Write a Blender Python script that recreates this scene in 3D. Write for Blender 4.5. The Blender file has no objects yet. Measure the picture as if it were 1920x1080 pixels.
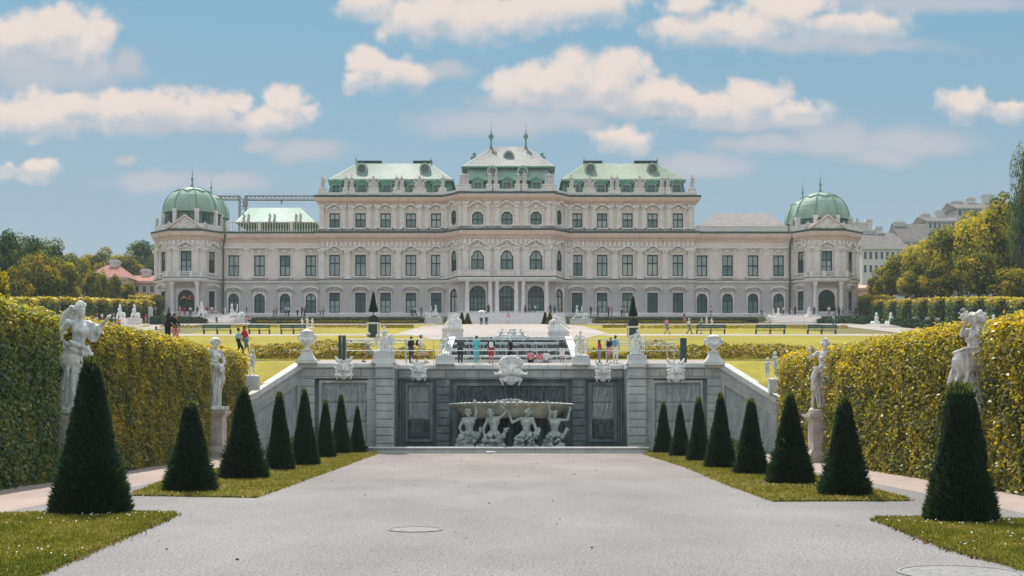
import bpy, bmesh, math, random
import numpy as np
from mathutils import Vector, Matrix, Euler, noise as mnoise
R = math.radians
sc = bpy.context.scene
COL = sc.collection
random.seed(7); np.random.seed(7)

# ------------------------------------------------------------------ camera
F, CX, HY, CH = 2400.0, 960.0, 772.0, 2.5        # focal length / centre / horizon in pixels, eye height in metres
cam_d = bpy.data.cameras.new('camera'); cam = bpy.data.objects.new('camera', cam_d); COL.objects.link(cam)
cam.location = (0, 0, CH); cam.rotation_euler = (R(90), 0, 0)
cam_d.lens = 45; cam_d.sensor_width = 36; cam_d.shift_y = (HY - 540) / 1920
cam_d.clip_start = 0.5; cam_d.clip_end = 6000
sc.camera = cam

# ------------------------------------------------------------------ light, exposure
SUN_EL, SUN_AZ = 57.0, -16.0                     # azimuth clockwise from +Y
sun_d = bpy.data.lights.new('sun', 'SUN'); sun_d.energy = 2.9; sun_d.angle = R(0.53); sun_d.color = (1, .93, .82)
sun = bpy.data.objects.new('sun', sun_d); COL.objects.link(sun)
sv = Vector((math.cos(R(SUN_EL)) * math.sin(R(SUN_AZ)), math.cos(R(SUN_EL)) * math.cos(R(SUN_AZ)), math.sin(R(SUN_EL))))
sun.rotation_euler = sv.to_track_quat('Z', 'Y').to_euler(); sun.location = sv * 300
sc.view_settings.view_transform = 'Standard'; sc.view_settings.look = 'None'
sc.view_settings.exposure = 0.84; sc.view_settings.gamma = 1; sc.view_settings.use_curve_mapping = False
sc.cycles.max_bounces = 6; sc.cycles.diffuse_bounces = 3; sc.cycles.glossy_bounces = 2
sc.cycles.transparent_max_bounces = 8; sc.cycles.caustics_reflective = False; sc.cycles.caustics_refractive = False

SKY_STRENGTH = 0.15
CUMULUS = [(40,70,75,44),(110,62,64,50),(168,78,46,50),(60,215,120,40),(140,200,40,26),(225,206,50,38),(300,200,60,34),(370,205,60,34),
 (446,192,30,20),(536,198,36,32),(505,228,70,26),(575,214,34,18),(14,322,24,14),(75,318,32,20),(700,10,60,34),(800,32,90,44),(900,30,90,46),(990,22,90,40),(1100,8,90,36),
 (696,122,34,30),(742,140,60,32),(672,150,24,20),(945,165,34,32),(1010,162,56,42),(1062,150,58,46),(1150,150,70,48),(1232,176,56,32),
 (1282,184,30,22),(1335,206,70,28),(1410,192,64,38),(1490,208,60,24),(1290,58,70,28),(1400,52,90,34),(1470,18,70,40),(1585,50,110,26),
 (1290,8,56,24),(1815,197,46,30),(1892,212,46,20),(1165,262,50,24)]
WISPS = [(90,135,130,34),(240,120,34,24),(930,230,140,24),(1065,234,70,18),(1440,272,100,16),(1580,262,80,28),(1700,262,110,24),(1650,290,60,18),
 (1315,308,74,20),(300,342,90,16),(430,338,70,16),(230,301,20,10),(580,288,60,16),(490,275,34,12),(330,228,150,22),(1400,232,150,14),(1130,190,230,26),(1760,4,220,18),(1530,85,190,14),(820,135,60,16)]

def build_world():
    w = bpy.data.worlds.new('World'); sc.world = w; w.use_nodes = True
    nt = w.node_tree; nt.nodes.clear(); N = nt.nodes; L = nt.links
    def node(t, tree=None, **kw):
        n = (tree or nt).nodes.new(t)
        for k, v in kw.items(): setattr(n, k, v)
        return n
    def math_(op, a, b=None, c=None, tree=None, clamp=False):
        t = tree or nt; n = node('ShaderNodeMath', t, operation=op, use_clamp=clamp)
        for i, v in enumerate((a, b, c)):
            if v is None: continue
            if hasattr(v, 'is_linked') or hasattr(v, 'links'): t.links.new(v, n.inputs[i])
            else: n.inputs[i].default_value = v
        return n.outputs[0]
    def group(name, blobs, nscale, namp, detail):
        g = bpy.data.node_groups.new(name, 'ShaderNodeTree')
        g.interface.new_socket('uv', in_out='INPUT', socket_type='NodeSocketVector')
        g.interface.new_socket('density', in_out='OUTPUT', socket_type='NodeSocketFloat')
        gi = g.nodes.new('NodeGroupInput'); go = g.nodes.new('NodeGroupOutput')
        wn = node('ShaderNodeTexNoise', g); wn.inputs['Scale'].default_value = nscale * .8; wn.inputs['Detail'].default_value = 2
        g.links.new(gi.outputs[0], wn.inputs['Vector'])
        sub = node('ShaderNodeVectorMath', g, operation='SUBTRACT'); g.links.new(wn.outputs['Color'], sub.inputs[0]); sub.inputs[1].default_value = (.5, .5, .5)
        wad = node('ShaderNodeVectorMath', g, operation='MULTIPLY_ADD'); g.links.new(sub.outputs[0], wad.inputs[0])
        wad.inputs[1].default_value = (.034, .020, 0); g.links.new(gi.outputs[0], wad.inputs[2])
        acc = None
        for (cx, cy, rx, ry) in blobs:
            u, v, su, sv_ = (cx - CX) / F, (HY - cy) / F, F / rx, F / ry / 1.02
            m = node('ShaderNodeVectorMath', g, operation='MULTIPLY_ADD')
            g.links.new(wad.outputs[0], m.inputs[0]); m.inputs[1].default_value = (su, sv_, 0); m.inputs[2].default_value = (-u * su, -v * sv_, 0)
            l = node('ShaderNodeVectorMath', g, operation='LENGTH'); g.links.new(m.outputs[0], l.inputs[0])
            acc = l.outputs['Value'] if acc is None else math_('SMOOTH_MIN', acc, l.outputs['Value'], .25, g)
        fb = node('ShaderNodeTexNoise', g); fb.inputs['Scale'].default_value = nscale; fb.inputs['Detail'].default_value = detail; fb.inputs['Roughness'].default_value = .54
        g.links.new(gi.outputs[0], fb.inputs['Vector'])
        n2 = math_('MULTIPLY_ADD', fb.outputs['Fac'], namp, 1.0 - namp * .5, g)
        g.links.new(math_('SUBTRACT', n2, acc, None, g), go.inputs[0])
        return g
    tc = node('ShaderNodeTexCoord'); sep = node('ShaderNodeSeparateXYZ'); L.new(tc.outputs['Generated'], sep.inputs[0])
    x, y, z = sep.outputs
    yy = math_('MAXIMUM', y, .02)
    uv = node('ShaderNodeCombineXYZ'); L.new(math_('DIVIDE', x, yy), uv.inputs[0]); L.new(math_('DIVIDE', z, yy), uv.inputs[1])
    up = node('ShaderNodeVectorMath', operation='ADD'); L.new(uv.outputs[0], up.inputs[0]); up.inputs[1].default_value = (-.003, .011, 0)
    dn = node('ShaderNodeVectorMath', operation='ADD'); L.new(uv.outputs[0], dn.inputs[0]); dn.inputs[1].default_value = (.0, -.013, 0)
    gc = group('cumulus', CUMULUS, 52, 1.5, 10); gw = group('wisps', WISPS, 30, 1.2, 6)
    def use(g, src):
        n = node('ShaderNodeGroup'); n.node_tree = g; L.new(src, n.inputs[0]); return n.outputs[0]
    d0, d1, d2, dw = use(gc, uv.outputs[0]), use(gc, up.outputs[0]), use(gc, dn.outputs[0]), use(gw, uv.outputs[0])
    front = math_('MULTIPLY', math_('GREATER_THAN', y, .05), 1.0)
    # out-of-view clouds, brighter than those in view, added to fill the shaded facade
    on = node('ShaderNodeTexNoise'); on.inputs['Scale'].default_value = 5; on.inputs['Detail'].default_value = 7; on.inputs['Roughness'].default_value = .55
    L.new(tc.outputs['Generated'], on.inputs['Vector'])
    ov = node('ShaderNodeMapRange', interpolation_type='SMOOTHSTEP'); L.new(on.outputs['Fac'], ov.inputs[0]); ov.inputs[1].default_value = .47; ov.inputs[2].default_value = .60
    au = math_('ABSOLUTE', math_('DIVIDE', x, yy)); vv = math_('DIVIDE', z, yy)
    out1 = math_('MAXIMUM', math_('MULTIPLY', math_('SUBTRACT', au, .42), 12, None, None, True), math_('MULTIPLY', math_('SUBTRACT', vv, .335), 12, None, None, True), None, None, True)
    out1 = math_('MAXIMUM', out1, math_('SUBTRACT', 1.0, front))
    omask = math_('MULTIPLY', math_('MULTIPLY', ov.outputs[0], out1), math_('MULTIPLY', z, 6, None, None, True))
    def ss(v, a, b):
        n = node('ShaderNodeMapRange', interpolation_type='SMOOTHSTEP'); L.new(v, n.inputs[0]); n.inputs[1].default_value = a; n.inputs[2].default_value = b; return n.outputs[0]
    body = math_('MULTIPLY_ADD', ss(d2, -.95, .25), .5, .45)
    cm = math_('MULTIPLY', math_('MULTIPLY', ss(d0, -.42, .30), body), front)
    wm = math_('MULTIPLY', math_('MULTIPLY', ss(dw, -.65, .6), .72), front)
    lit = ss(math_('SUBTRACT', d0, d1), -.95, .55)
    sky = node('ShaderNodeTexSky', sky_type='NISHITA'); sky.sun_disc = False
    sky.sun_elevation = R(SUN_EL); sky.sun_rotation = R(SUN_AZ); sky.air_density = 1.0; sky.dust_density = 1.6; sky.ozone_density = 1.4; sky.altitude = 200
    def mix(f, a, b):
        n = node('ShaderNodeMix', data_type='RGBA')
        if hasattr(f, 'links'): L.new(f, n.inputs[0])
        else: n.inputs[0].default_value = f
        for s, v in ((n.inputs[6], a), (n.inputs[7], b)):
            if hasattr(v, 'links'): L.new(v, s)
            else: s.default_value = (*v, 1)
        return n.outputs[2]
    K = 1 / SKY_STRENGTH
    def c(r, g, b): return (r * K, g * K, b * K)
    # summer air: pale near the horizon, deeper overhead
    air = mix(ss(z, .03, .36), c(.196, .244, .278), c(.100, .218, .300))
    base = mix(.95, sky.outputs[0], air)
    ccol = mix(lit, c(.295, .312, .338), c(.475, .412, .376))
    col = mix(wm, base, c(.315, .312, .330))
    col = mix(cm, col, ccol)
    col = mix(omask, col, c(.92, .87, .84))
    bg = node('ShaderNodeBackground'); L.new(col, bg.inputs[0]); bg.inputs[1].default_value = SKY_STRENGTH
    o = node('ShaderNodeOutputWorld'); L.new(bg.outputs[0], o.inputs[0])
    w.cycles.sampling_method = 'MANUAL'; w.cycles.sample_map_resolution = 512
build_world()
# ------------------------------------------------------------------ helpers
def P(px, py, d): return Vector(((px - CX) * d / F, d, CH + (HY - py) * d / F))
def PX(px, d): return (px - CX) * d / F
def PZ(py, d): return CH + (HY - py) * d / F

def mat(name, col, rough=.85, var=.15, scale=2.0, col2=None, bump=0., bscale=20., spec=.25, detail=5, stretch=(1, 1, 1), lines=None, metal=0., macro=None, ywarm=None, rp=(.36, .66)):
    m = bpy.data.materials.new(name); m.use_nodes = True; nt = m.node_tree; N = nt.nodes; L = nt.links
    b = N['Principled BSDF']; b.inputs['Roughness'].default_value = rough; b.inputs['Specular IOR Level'].default_value = spec; b.inputs['Metallic'].default_value = metal
    g = N.new('ShaderNodeNewGeometry'); mp = N.new('ShaderNodeMapping'); mp.inputs['Scale'].default_value = stretch; L.new(g.outputs['Position'], mp.inputs[0])
    n = N.new('ShaderNodeTexNoise'); n.inputs['Scale'].default_value = scale; n.inputs['Detail'].default_value = detail; n.inputs['Roughness'].default_value = .62
    L.new(mp.outputs[0], n.inputs['Vector'])
    r = N.new('ShaderNodeValToRGB'); c2 = col2 or tuple(min(1, c * (1 + var)) for c in col); c1 = col if col2 else tuple(c * (1 - var) for c in col)
    r.color_ramp.elements[0].position = rp[0]; r.color_ramp.elements[1].position = rp[1]
    r.color_ramp.elements[0].color = (*c1, 1); r.color_ramp.elements[1].color = (*c2, 1)
    L.new(n.outputs['Fac'], r.inputs[0]); L.new(r.outputs[0], b.inputs['Base Color'])
    if macro:
        sc_, lo, hi = macro; n3 = N.new('ShaderNodeTexNoise'); n3.inputs['Scale'].default_value = sc_; n3.inputs['Detail'].default_value = 6; n3.inputs['Roughness'].default_value = .6
        mp3 = N.new('ShaderNodeMapping'); mp3.inputs['Scale'].default_value = (1, .45, 1); L.new(g.outputs['Position'], mp3.inputs[0]); L.new(mp3.outputs[0], n3.inputs['Vector'])
        r3 = N.new('ShaderNodeMapRange'); r3.inputs[1].default_value = .32; r3.inputs[2].default_value = .68; r3.inputs[3].default_value = lo; r3.inputs[4].default_value = hi; L.new(n3.outputs['Fac'], r3.inputs[0])
        m3 = N.new('ShaderNodeVectorMath'); m3.operation = 'SCALE'; L.new(r.outputs[0], m3.inputs[0]); L.new(r3.outputs[0], m3.inputs[3]); L.new(m3.outputs[0], b.inputs['Base Color'])
        if ywarm:
            sy = N.new('ShaderNodeSeparateXYZ'); L.new(g.outputs['Position'], sy.inputs[0]); ry = N.new('ShaderNodeMapRange'); ry.inputs[1].default_value = 34; ry.inputs[2].default_value = 72; L.new(sy.outputs[1], ry.inputs[0]); my = N.new('ShaderNodeMix'); my.data_type = 'RGBA'; my.blend_type = 'MULTIPLY'; my.inputs[7].default_value = (*ywarm, 1); L.new(ry.outputs[0], my.inputs[0]); L.new(m3.outputs[0], my.inputs[6]); L.new(my.outputs[2], b.inputs['Base Color'])
    if bump or lines:
        bp = N.new('ShaderNodeBump'); bp.inputs['Distance'].default_value = .03; bp.inputs['Strength'].default_value = min(1, bump or .6)
        if lines:
            w = N.new('ShaderNodeTexWave'); w.wave_type = 'BANDS'; w.bands_direction = 'Z'; w.inputs['Scale'].default_value = lines; w.inputs['Distortion'].default_value = 0
            L.new(g.outputs['Position'], w.inputs['Vector'])
            rr = N.new('ShaderNodeValToRGB'); rr.color_ramp.elements[0].position = .0; rr.color_ramp.elements[1].position = .18
            L.new(w.outputs['Fac'], rr.inputs[0]); L.new(rr.outputs[0], bp.inputs['Height']); bp.inputs['Distance'].default_value = .12
            mj = N.new('ShaderNodeMix'); mj.data_type = 'RGBA'; mj.blend_type = 'MULTIPLY'; mj.inputs[0].default_value = 1; rj = N.new('ShaderNodeValToRGB'); rj.color_ramp.elements[0].color = (.78, .78, .78, 1); rj.color_ramp.elements[1].position = .14
            L.new(w.outputs['Fac'], rj.inputs[0]); L.new(r.outputs[0], mj.inputs[6]); L.new(rj.outputs[0], mj.inputs[7]); L.new(mj.outputs[2], b.inputs['Base Color'])
        else:
            n2 = N.new('ShaderNodeTexNoise'); n2.inputs['Scale'].default_value = bscale; n2.inputs['Detail'].default_value = 4; L.new(mp.outputs[0], n2.inputs['Vector'])
            L.new(n2.outputs['Fac'], bp.inputs['Height'])
        L.new(bp.outputs[0], b.inputs['Normal'])
    return m

def leaf_mat(name, stops, trans=.35, gloss=.0):
    m = bpy.data.materials.new(name); m.use_nodes = True; nt = m.node_tree; N = nt.nodes; L = nt.links
    N.remove(N['Principled BSDF']); o = N['Material Output']
    a = N.new('ShaderNodeAttribute'); a.attribute_name = 'tint'
    r = N.new('ShaderNodeValToRGB'); e = r.color_ramp.elements
    while len(e) < len(stops): e.new(.5)
    for el, (p, c) in zip(e, stops): el.position = p; el.color = (*c, 1)
    L.new(a.outputs['Fac'], r.inputs[0])
    d = N.new('ShaderNodeBsdfDiffuse'); t = N.new('ShaderNodeBsdfTranslucent'); mx = N.new('ShaderNodeMixShader'); mx.inputs[0].default_value = trans
    hs = N.new('ShaderNodeHueSaturation'); hs.inputs['Hue'].default_value = .49; hs.inputs['Saturation'].default_value = 1.1; hs.inputs['Value'].default_value = 1.5
    L.new(r.outputs[0], hs.inputs['Color']); L.new(hs.outputs[0], t.inputs[0])
    L.new(r.outputs[0], d.inputs[0]); L.new(d.outputs[0], mx.inputs[1]); L.new(t.outputs[0], mx.inputs[2])
    out = mx.outputs[0]
    if gloss:
        gl = N.new('ShaderNodeBsdfGlossy'); gl.inputs['Roughness'].default_value = .45; m2 = N.new('ShaderNodeMixShader'); m2.inputs[0].default_value = gloss
        L.new(out, m2.inputs[1]); L.new(gl.outputs[0], m2.inputs[2]); out = m2.outputs[0]
    L.new(out, o.inputs[0]); return m

WO = {}                                     # world offset of each parent, so that parts can be modelled in world coordinates
def tag(o, label=None, cat=None, group=None, kind=None):
    if label: o['label'] = label
    if cat: o['category'] = cat
    if group: o['group'] = group
    if kind: o['kind'] = kind
    return o
def thing(name, label, cat, loc=(0, 0, 0), rz=0, group=None, s=1):
    o = bpy.data.objects.new(name, None); COL.objects.link(o); o.location = loc; o.rotation_euler = (0, 0, rz); o.scale = (s, s, s)
    o.empty_display_size = .2; WO[o] = Vector(loc)
    return tag(o, label, cat, group)
def link(name, me, m=None, parent=None, loc=None, rz=0, s=None, objmat=False):
    o = bpy.data.objects.new(name, me); COL.objects.link(o)
    if m is not None:
        if objmat:
            if not me.materials: me.materials.append(None)
            o.material_slots[0].link = 'OBJECT'; o.material_slots[0].material = m
        elif not me.materials: me.materials.append(m)
    if parent: o.parent = parent
    if loc is not None: o.location = loc
    if rz: o.rotation_euler = (0, 0, rz)
    if s is not None: o.scale = (s, s, s) if not hasattr(s, '__len__') else s
    return o
def copy_tree(o, parent=None):
    c = o.copy(); COL.objects.link(c)
    if parent is not None: c.parent = parent
    for ch in list(o.children): copy_tree(ch, c)
    return c

class MB:
    """collects shapes, then builds ONE mesh object"""
    def __init__(s): s.v = []; s.f = []
    def add(s, vs, fs):
        n = len(s.v); s.v.extend([tuple(v) for v in vs]); s.f.extend([tuple(i + n for i in f) for f in fs]); return s
    def box(s, x0, x1, y0, y1, z0, z1):
        return s.add([(x0,y0,z0),(x1,y0,z0),(x1,y1,z0),(x0,y1,z0),(x0,y0,z1),(x1,y0,z1),(x1,y1,z1),(x0,y1,z1)],
                     [(0,3,2,1),(4,5,6,7),(0,1,5,4),(1,2,6,5),(2,3,7,6),(3,0,4,7)])
    def frustum(s, x0,x1,y0,y1,z0, a0,a1,b0,b1,z1):
        return s.add([(x0,y0,z0),(x1,y0,z0),(x1,y1,z0),(x0,y1,z0),(a0,b0,z1),(a1,b0,z1),(a1,b1,z1),(a0,b1,z1)],
                     [(0,3,2,1),(4,5,6,7),(0,1,5,4),(1,2,6,5),(2,3,7,6),(3,0,4,7)])
    def bevbox(s, x0, x1, y0, y1, z0, z1, b):
        # a block facing -y with its front edges chamfered
        return s.frustum(x0, x1, y0 + b, y1, z0, x0, x1, y0 + b, y1, z1).add(
            [(x0,y0+b,z0),(x1,y0+b,z0),(x1,y0+b,z1),(x0,y0+b,z1),(x0+b,y0,z0+b),(x1-b,y0,z0+b),(x1-b,y0,z1-b),(x0+b,y0,z1-b)],
            [(4,5,6,7),(0,1,5,4),(1,2,6,5),(2,3,7,6),(3,0,4,7)])
    def quad(s, *p): return s.add(p, [tuple(range(len(p)))])
    def extrude(s, poly, d):
        """poly: planar list of points, d: extrusion vector"""
        n = len(poly); d = Vector(d); p = [Vector(q) for q in poly]
        return s.add(p + [q + d for q in p], [tuple(range(n)), tuple(range(2*n-1, n-1, -1))] + [(i, i+n, (i+1) % n + n, (i+1) % n) for i in range(n)])
    def tube(s, a, b, r, n=6, r2=None):
        a, b = Vector(a), Vector(b); r2 = r if r2 is None else r2
        q = (b - a).to_track_quat('Z', 'Y'); vs = []
        for c, rr in ((a, r), (b, r2)):
            for i in range(n):
                t = 2 * math.pi * i / n; vs.append(c + q @ Vector((rr * math.cos(t), rr * math.sin(t), 0)))
        return s.add(vs, [(i, (i+1) % n, (i+1) % n + n, i + n) for i in range(n)] + [tuple(range(n-1, -1, -1)), tuple(range(n, 2*n))])
    def lathe(s, prof, c=(0, 0, 0), n=16, sx=1, sy=1, a0=0, a1=2*math.pi):
        full = abs(a1 - a0 - 2*math.pi) < 1e-6; k = n if full else n + 1; vs = []; fs = []
        for r, z in prof:
            for i in range(k):
                t = a0 + (a1 - a0) * i / n; vs.append((c[0] + sx * r * math.cos(t), c[1] + sy * r * math.sin(t), c[2] + z))
        for j in range(len(prof) - 1):
            for i in range(n):
                i2 = (i + 1) % k; fs.append((j*k+i, j*k+i2, (j+1)*k+i2, (j+1)*k+i))
        if full:
            fs.append(tuple(range(k-1, -1, -1))); fs.append(tuple((len(prof)-1)*k + i for i in range(k)))
        return s.add(vs, fs)
    def sweep(s, path, prof, closed=False):
        """prof: (out, z) pairs, swept along the xy path (outward = right-hand side of travel), mitred"""
        n = len(path); pts = [Vector(p[:2]) for p in path]; k = len(prof); vs = []
        for i, p in enumerate(pts):
            a = pts[i-1] if (i or closed) else None; b = pts[(i+1) % n] if (i < n-1 or closed) else None
            ds = [(p-a).normalized()] if a is not None else []
            if b is not None: ds.append((b-p).normalized())
            ns = [Vector((d.y, -d.x)) for d in ds]
            nn = (ns[0] + ns[-1]).normalized(); nn = nn / max(.35, nn.dot(ns[0]))
            for o, z in prof: vs.append((p.x + nn.x*o, p.y + nn.y*o, z))
        fs = []
        for i in range(n if closed else n-1):
            j = (i+1) % n
            for q in range(k): fs.append((i*k+q, j*k+q, j*k+(q+1) % k, i*k+(q+1) % k))
        if not closed: fs += [tuple(range(k)), tuple(range(n*k-1, (n-1)*k-1, -1))]
        return s.add(vs, fs)
    def mesh(s, name, off=(0, 0, 0), smooth=False):
        me = bpy.data.meshes.new(name); ox, oy, oz = off
        me.from_pydata([(v[0]-ox, v[1]-oy, v[2]-oz) for v in s.v], [], s.f); me.update()
        bm = bmesh.new(); bm.from_mesh(me); bmesh.ops.recalc_face_normals(bm, faces=bm.faces); bm.to_mesh(me); bm.free()
        if smooth: me.shade_smooth()
        return me
    def build(s, name, m, parent=None, smooth=False, local=False):
        off = WO.get(parent, Vector()) if (parent and not local) else Vector()
        o = link(name, s.mesh(name, off, smooth), m, parent)
        if parent and not local: WO[o] = off
        return o
    def build_at(s, name, m, loc, smooth=False):
        o = link(name, s.mesh(name, loc, smooth), m); o.location = loc; WO[o] = Vector(loc); return o

def fast_mesh(name, v, faces_per, m, tint=None):
    """v: (n*faces_per,3) array, one polygon per faces_per vertices; tint: per-face value"""
    v = np.asarray(v, dtype=np.float32); nv = len(v); nf = nv // faces_per
    me = bpy.data.meshes.new(name); me.vertices.add(nv); me.loops.add(nv); me.polygons.add(nf)
    me.vertices.foreach_set('co', v.ravel()); me.loops.foreach_set('vertex_index', np.arange(nv, dtype=np.int32))
    me.polygons.foreach_set('loop_start', np.arange(0, nv, faces_per, dtype=np.int32))
    if tint is not None:
        a = me.attributes.new('tint', 'FLOAT', 'FACE'); a.data.foreach_set('value', np.asarray(tint, dtype=np.float32))
    me.update(); me.validate(); me.materials.append(m); return me
RNG = np.random.default_rng(11)
def unit(a): return a / np.maximum(1e-9, np.linalg.norm(a, axis=1, keepdims=True))
def leaves(c, nrm, length, width, spread=.6, up=0., rng=RNG):
    """diamond-shaped leaves: centres c, rough normals nrm -> (4n,3) vertices"""
    n = len(c); nn = unit(nrm + rng.normal(0, spread, (n, 3)))
    t = rng.normal(0, 1, (n, 3)); t[:, 2] += up; t = unit(t - nn * np.sum(t*nn, axis=1, keepdims=True)); b = np.cross(nn, t)
    l = (length * rng.uniform(.65, 1.3, (n, 1))); w = (width * rng.uniform(.7, 1.25, (n, 1)))
    o = np.empty((n, 4, 3)); o[:, 0] = c - t*l*.5; o[:, 1] = c + b*w*.5 + nn*w*.15; o[:, 2] = c + t*l*.5; o[:, 3] = c - b*w*.5 + nn*w*.15
    return o.reshape(-1, 3)
def quads_to_v(qs): return np.array(qs, dtype=float).reshape(-1, 3)
def box_quads(x0, x1, y0, y1, z0, z1):
    p = [(x0,y0,z0),(x1,y0,z0),(x1,y1,z0),(x0,y1,z0),(x0,y0,z1),(x1,y0,z1),(x1,y1,z1),(x0,y1,z1)]
    return [[p[i] for i in f] for f in [(4,5,6,7),(0,1,5,4),(1,2,6,5),(2,3,7,6),(3,0,4,7)]]

# ------------------------------------------------------------------ sculpting: primitives fused into one continuous surface
class Clay:
    def __init__(s): s.v = []; s.f = []
    def _grid(s, rings, n):
        b = len(s.v); m = len(rings)
        for r in rings: s.v.extend(r)
        for j in range(m-1):
            for i in range(n): s.f.append((b+j*n+i, b+j*n+(i+1) % n, b+(j+1)*n+(i+1) % n, b+(j+1)*n+i))
        s.f.append(tuple(b+i for i in range(n-1, -1, -1))); s.f.append(tuple(b+(m-1)*n+i for i in range(n)))
    def cap(s, a, b, r0, r1=None, n=10):
        a, b = Vector(a), Vector(b); r1 = r0 if r1 is None else r1; d = b - a
        if d.length < 1e-4: d = Vector((0, 0, 1e-3))
        q = d.to_track_quat('Z', 'Y'); rings = []
        for c, r, angs in ((a, r0, (-85, -50, -20)), (b, r1, (20, 50, 85))):
            for t in angs:
                rr, h = r * math.cos(R(t)), r * math.sin(R(t))
                rings.append([c + q @ Vector((rr*math.cos(2*math.pi*i/n), rr*math.sin(2*math.pi*i/n), h)) for i in range(n)])
        s._grid(rings, n); return s
    def ell(s, c, r, rot=(0, 0, 0), n=12):
        c = Vector(c); r = r if hasattr(r, '__len__') else (r, r, r); q = Euler(rot).to_matrix(); rings = []
        for t in (-84, -60, -36, -12, 12, 36, 60, 84):
            rings.append([c + q @ Vector((r[0]*math.cos(R(t))*math.cos(2*math.pi*i/n), r[1]*math.cos(R(t))*math.sin(2*math.pi*i/n), r[2]*math.sin(R(t)))) for i in range(n)])
        s._grid(rings, n); return s
    def box(s, x0, x1, y0, y1, z0, z1):
        b = len(s.v); s.v += [Vector(p) for p in [(x0,y0,z0),(x1,y0,z0),(x1,y1,z0),(x0,y1,z0),(x0,y0,z1),(x1,y0,z1),(x1,y1,z1),(x0,y1,z1)]]
        s.f += [tuple(i+b for i in f) for f in [(0,3,2,1),(4,5,6,7),(0,1,5,4),(1,2,6,5),(2,3,7,6),(3,0,4,7)]]; return s
    def chain(s, pts, rs):
        for i in range(len(pts)-1): s.cap(pts[i], pts[i+1], rs[i], rs[i+1])
        return s
    def xform(s, M, start=0):
        s.v = s.v[:start] + [M @ Vector(p) for p in s.v[start:]]; return s
    def merge(s, o, M=None):
        b = len(s.v); s.v += [(M @ Vector(p)) if M else p for p in o.v]; s.f += [tuple(i+b for i in f) for f in o.f]; return s
    def mesh(s, name, voxel=.02, smooth=2, rough=0.):
        me = bpy.data.meshes.new(name); me.from_pydata([tuple(v) for v in s.v], [], s.f); me.update()
        o = bpy.data.objects.new('clay', me); TMP.collection.objects.link(o)
        m = o.modifiers.new('r', 'REMESH'); m.mode = 'VOXEL'; m.voxel_size = voxel; m.use_smooth_shade = True
        if smooth: k = o.modifiers.new('s', 'SMOOTH'); k.factor = .5; k.iterations = smooth
        
        with bpy.context.temp_override(scene=TMP, view_layer=TMP.view_layers[0]):
            dg = bpy.context.evaluated_depsgraph_get(); dg.update()
        out = bpy.data.meshes.new_from_object(o.evaluated_get(dg)); out.name = name
        bpy.data.objects.remove(o); bpy.data.meshes.remove(me)
        if rough:
            n = len(out.vertices); co = np.empty(n*3, np.float32); out.vertices.foreach_get('co', co); co = co.reshape(-1, 3)
            nm = np.empty(n*3, np.float32); out.vertices.foreach_get('normal', nm); nm = nm.reshape(-1, 3)
            dv = np.array([mnoise.noise(Vector(p) * 14) + .5*mnoise.noise(Vector(p) * 31) for p in co])[:, None]
            out.vertices.foreach_set('co', (co + nm*dv*rough).astype(np.float32).ravel())
        out.shade_smooth(); return out
TMP = bpy.data.scenes.new('clay_bench')

def S(m): return [(-a, b, c) for a, b, c in m]
POSE0 = dict(pel=(0,0,.96), wai=(0,0,1.10), che=(0,-.01,1.29), nek=(0,.015,1.47), hed=(0,-.015,1.615),
    sh1=(-.17,0,1.415), el1=(-.235,.03,1.14), ha1=(-.24,-.05,.90), sh2=(.17,0,1.415), el2=(.235,.03,1.14), ha2=(.24,-.05,.90),
    hp1=(-.09,0,.93), kn1=(-.1,-.025,.5), an1=(-.1,.01,.085), hp2=(.09,0,.93), kn2=(.1,-.025,.5), an2=(.1,.01,.085))
def pose(**kw): d = {k: Vector(v) for k, v in POSE0.items()}; d.update({k: Vector(v) for k, v in kw.items()}); return d
def hand(c, wrist, tip, curl=.35, k=1.):
    d = (Vector(tip)-Vector(wrist)); d = d.normalized() if d.length > 1e-4 else Vector((0,0,-1))
    side = d.cross(Vector((0, 1, 0))); side = side.normalized() if side.length > .1 else Vector((1, 0, 0)); nrm = side.cross(d).normalized()
    w = Vector(wrist); c.cap(w, w + d*.085*k, .026*k, .034*k)
    for i, (o, l) in enumerate(((-.03,.062),(-.01,.078),(.011,.072),(.031,.055))):
        b = w + d*.085*k + side*o*k; m_ = b + d*l*.55*k + nrm*.008*k; e = m_ + (d*(1-curl) - nrm*curl).normalized()*l*.5*k
        c.cap(b, m_, .0105*k, .0095*k, 6); c.cap(m_, e, .0095*k, .008*k, 6)
    b = w + d*.03*k - side*.03*k; m_ = b + (d*.7 - side*.7).normalized()*.045*k; c.cap(b, m_, .013*k, .011*k, 6); c.cap(m_, m_ + d*.035*k, .011*k, .009*k, 6)
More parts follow.
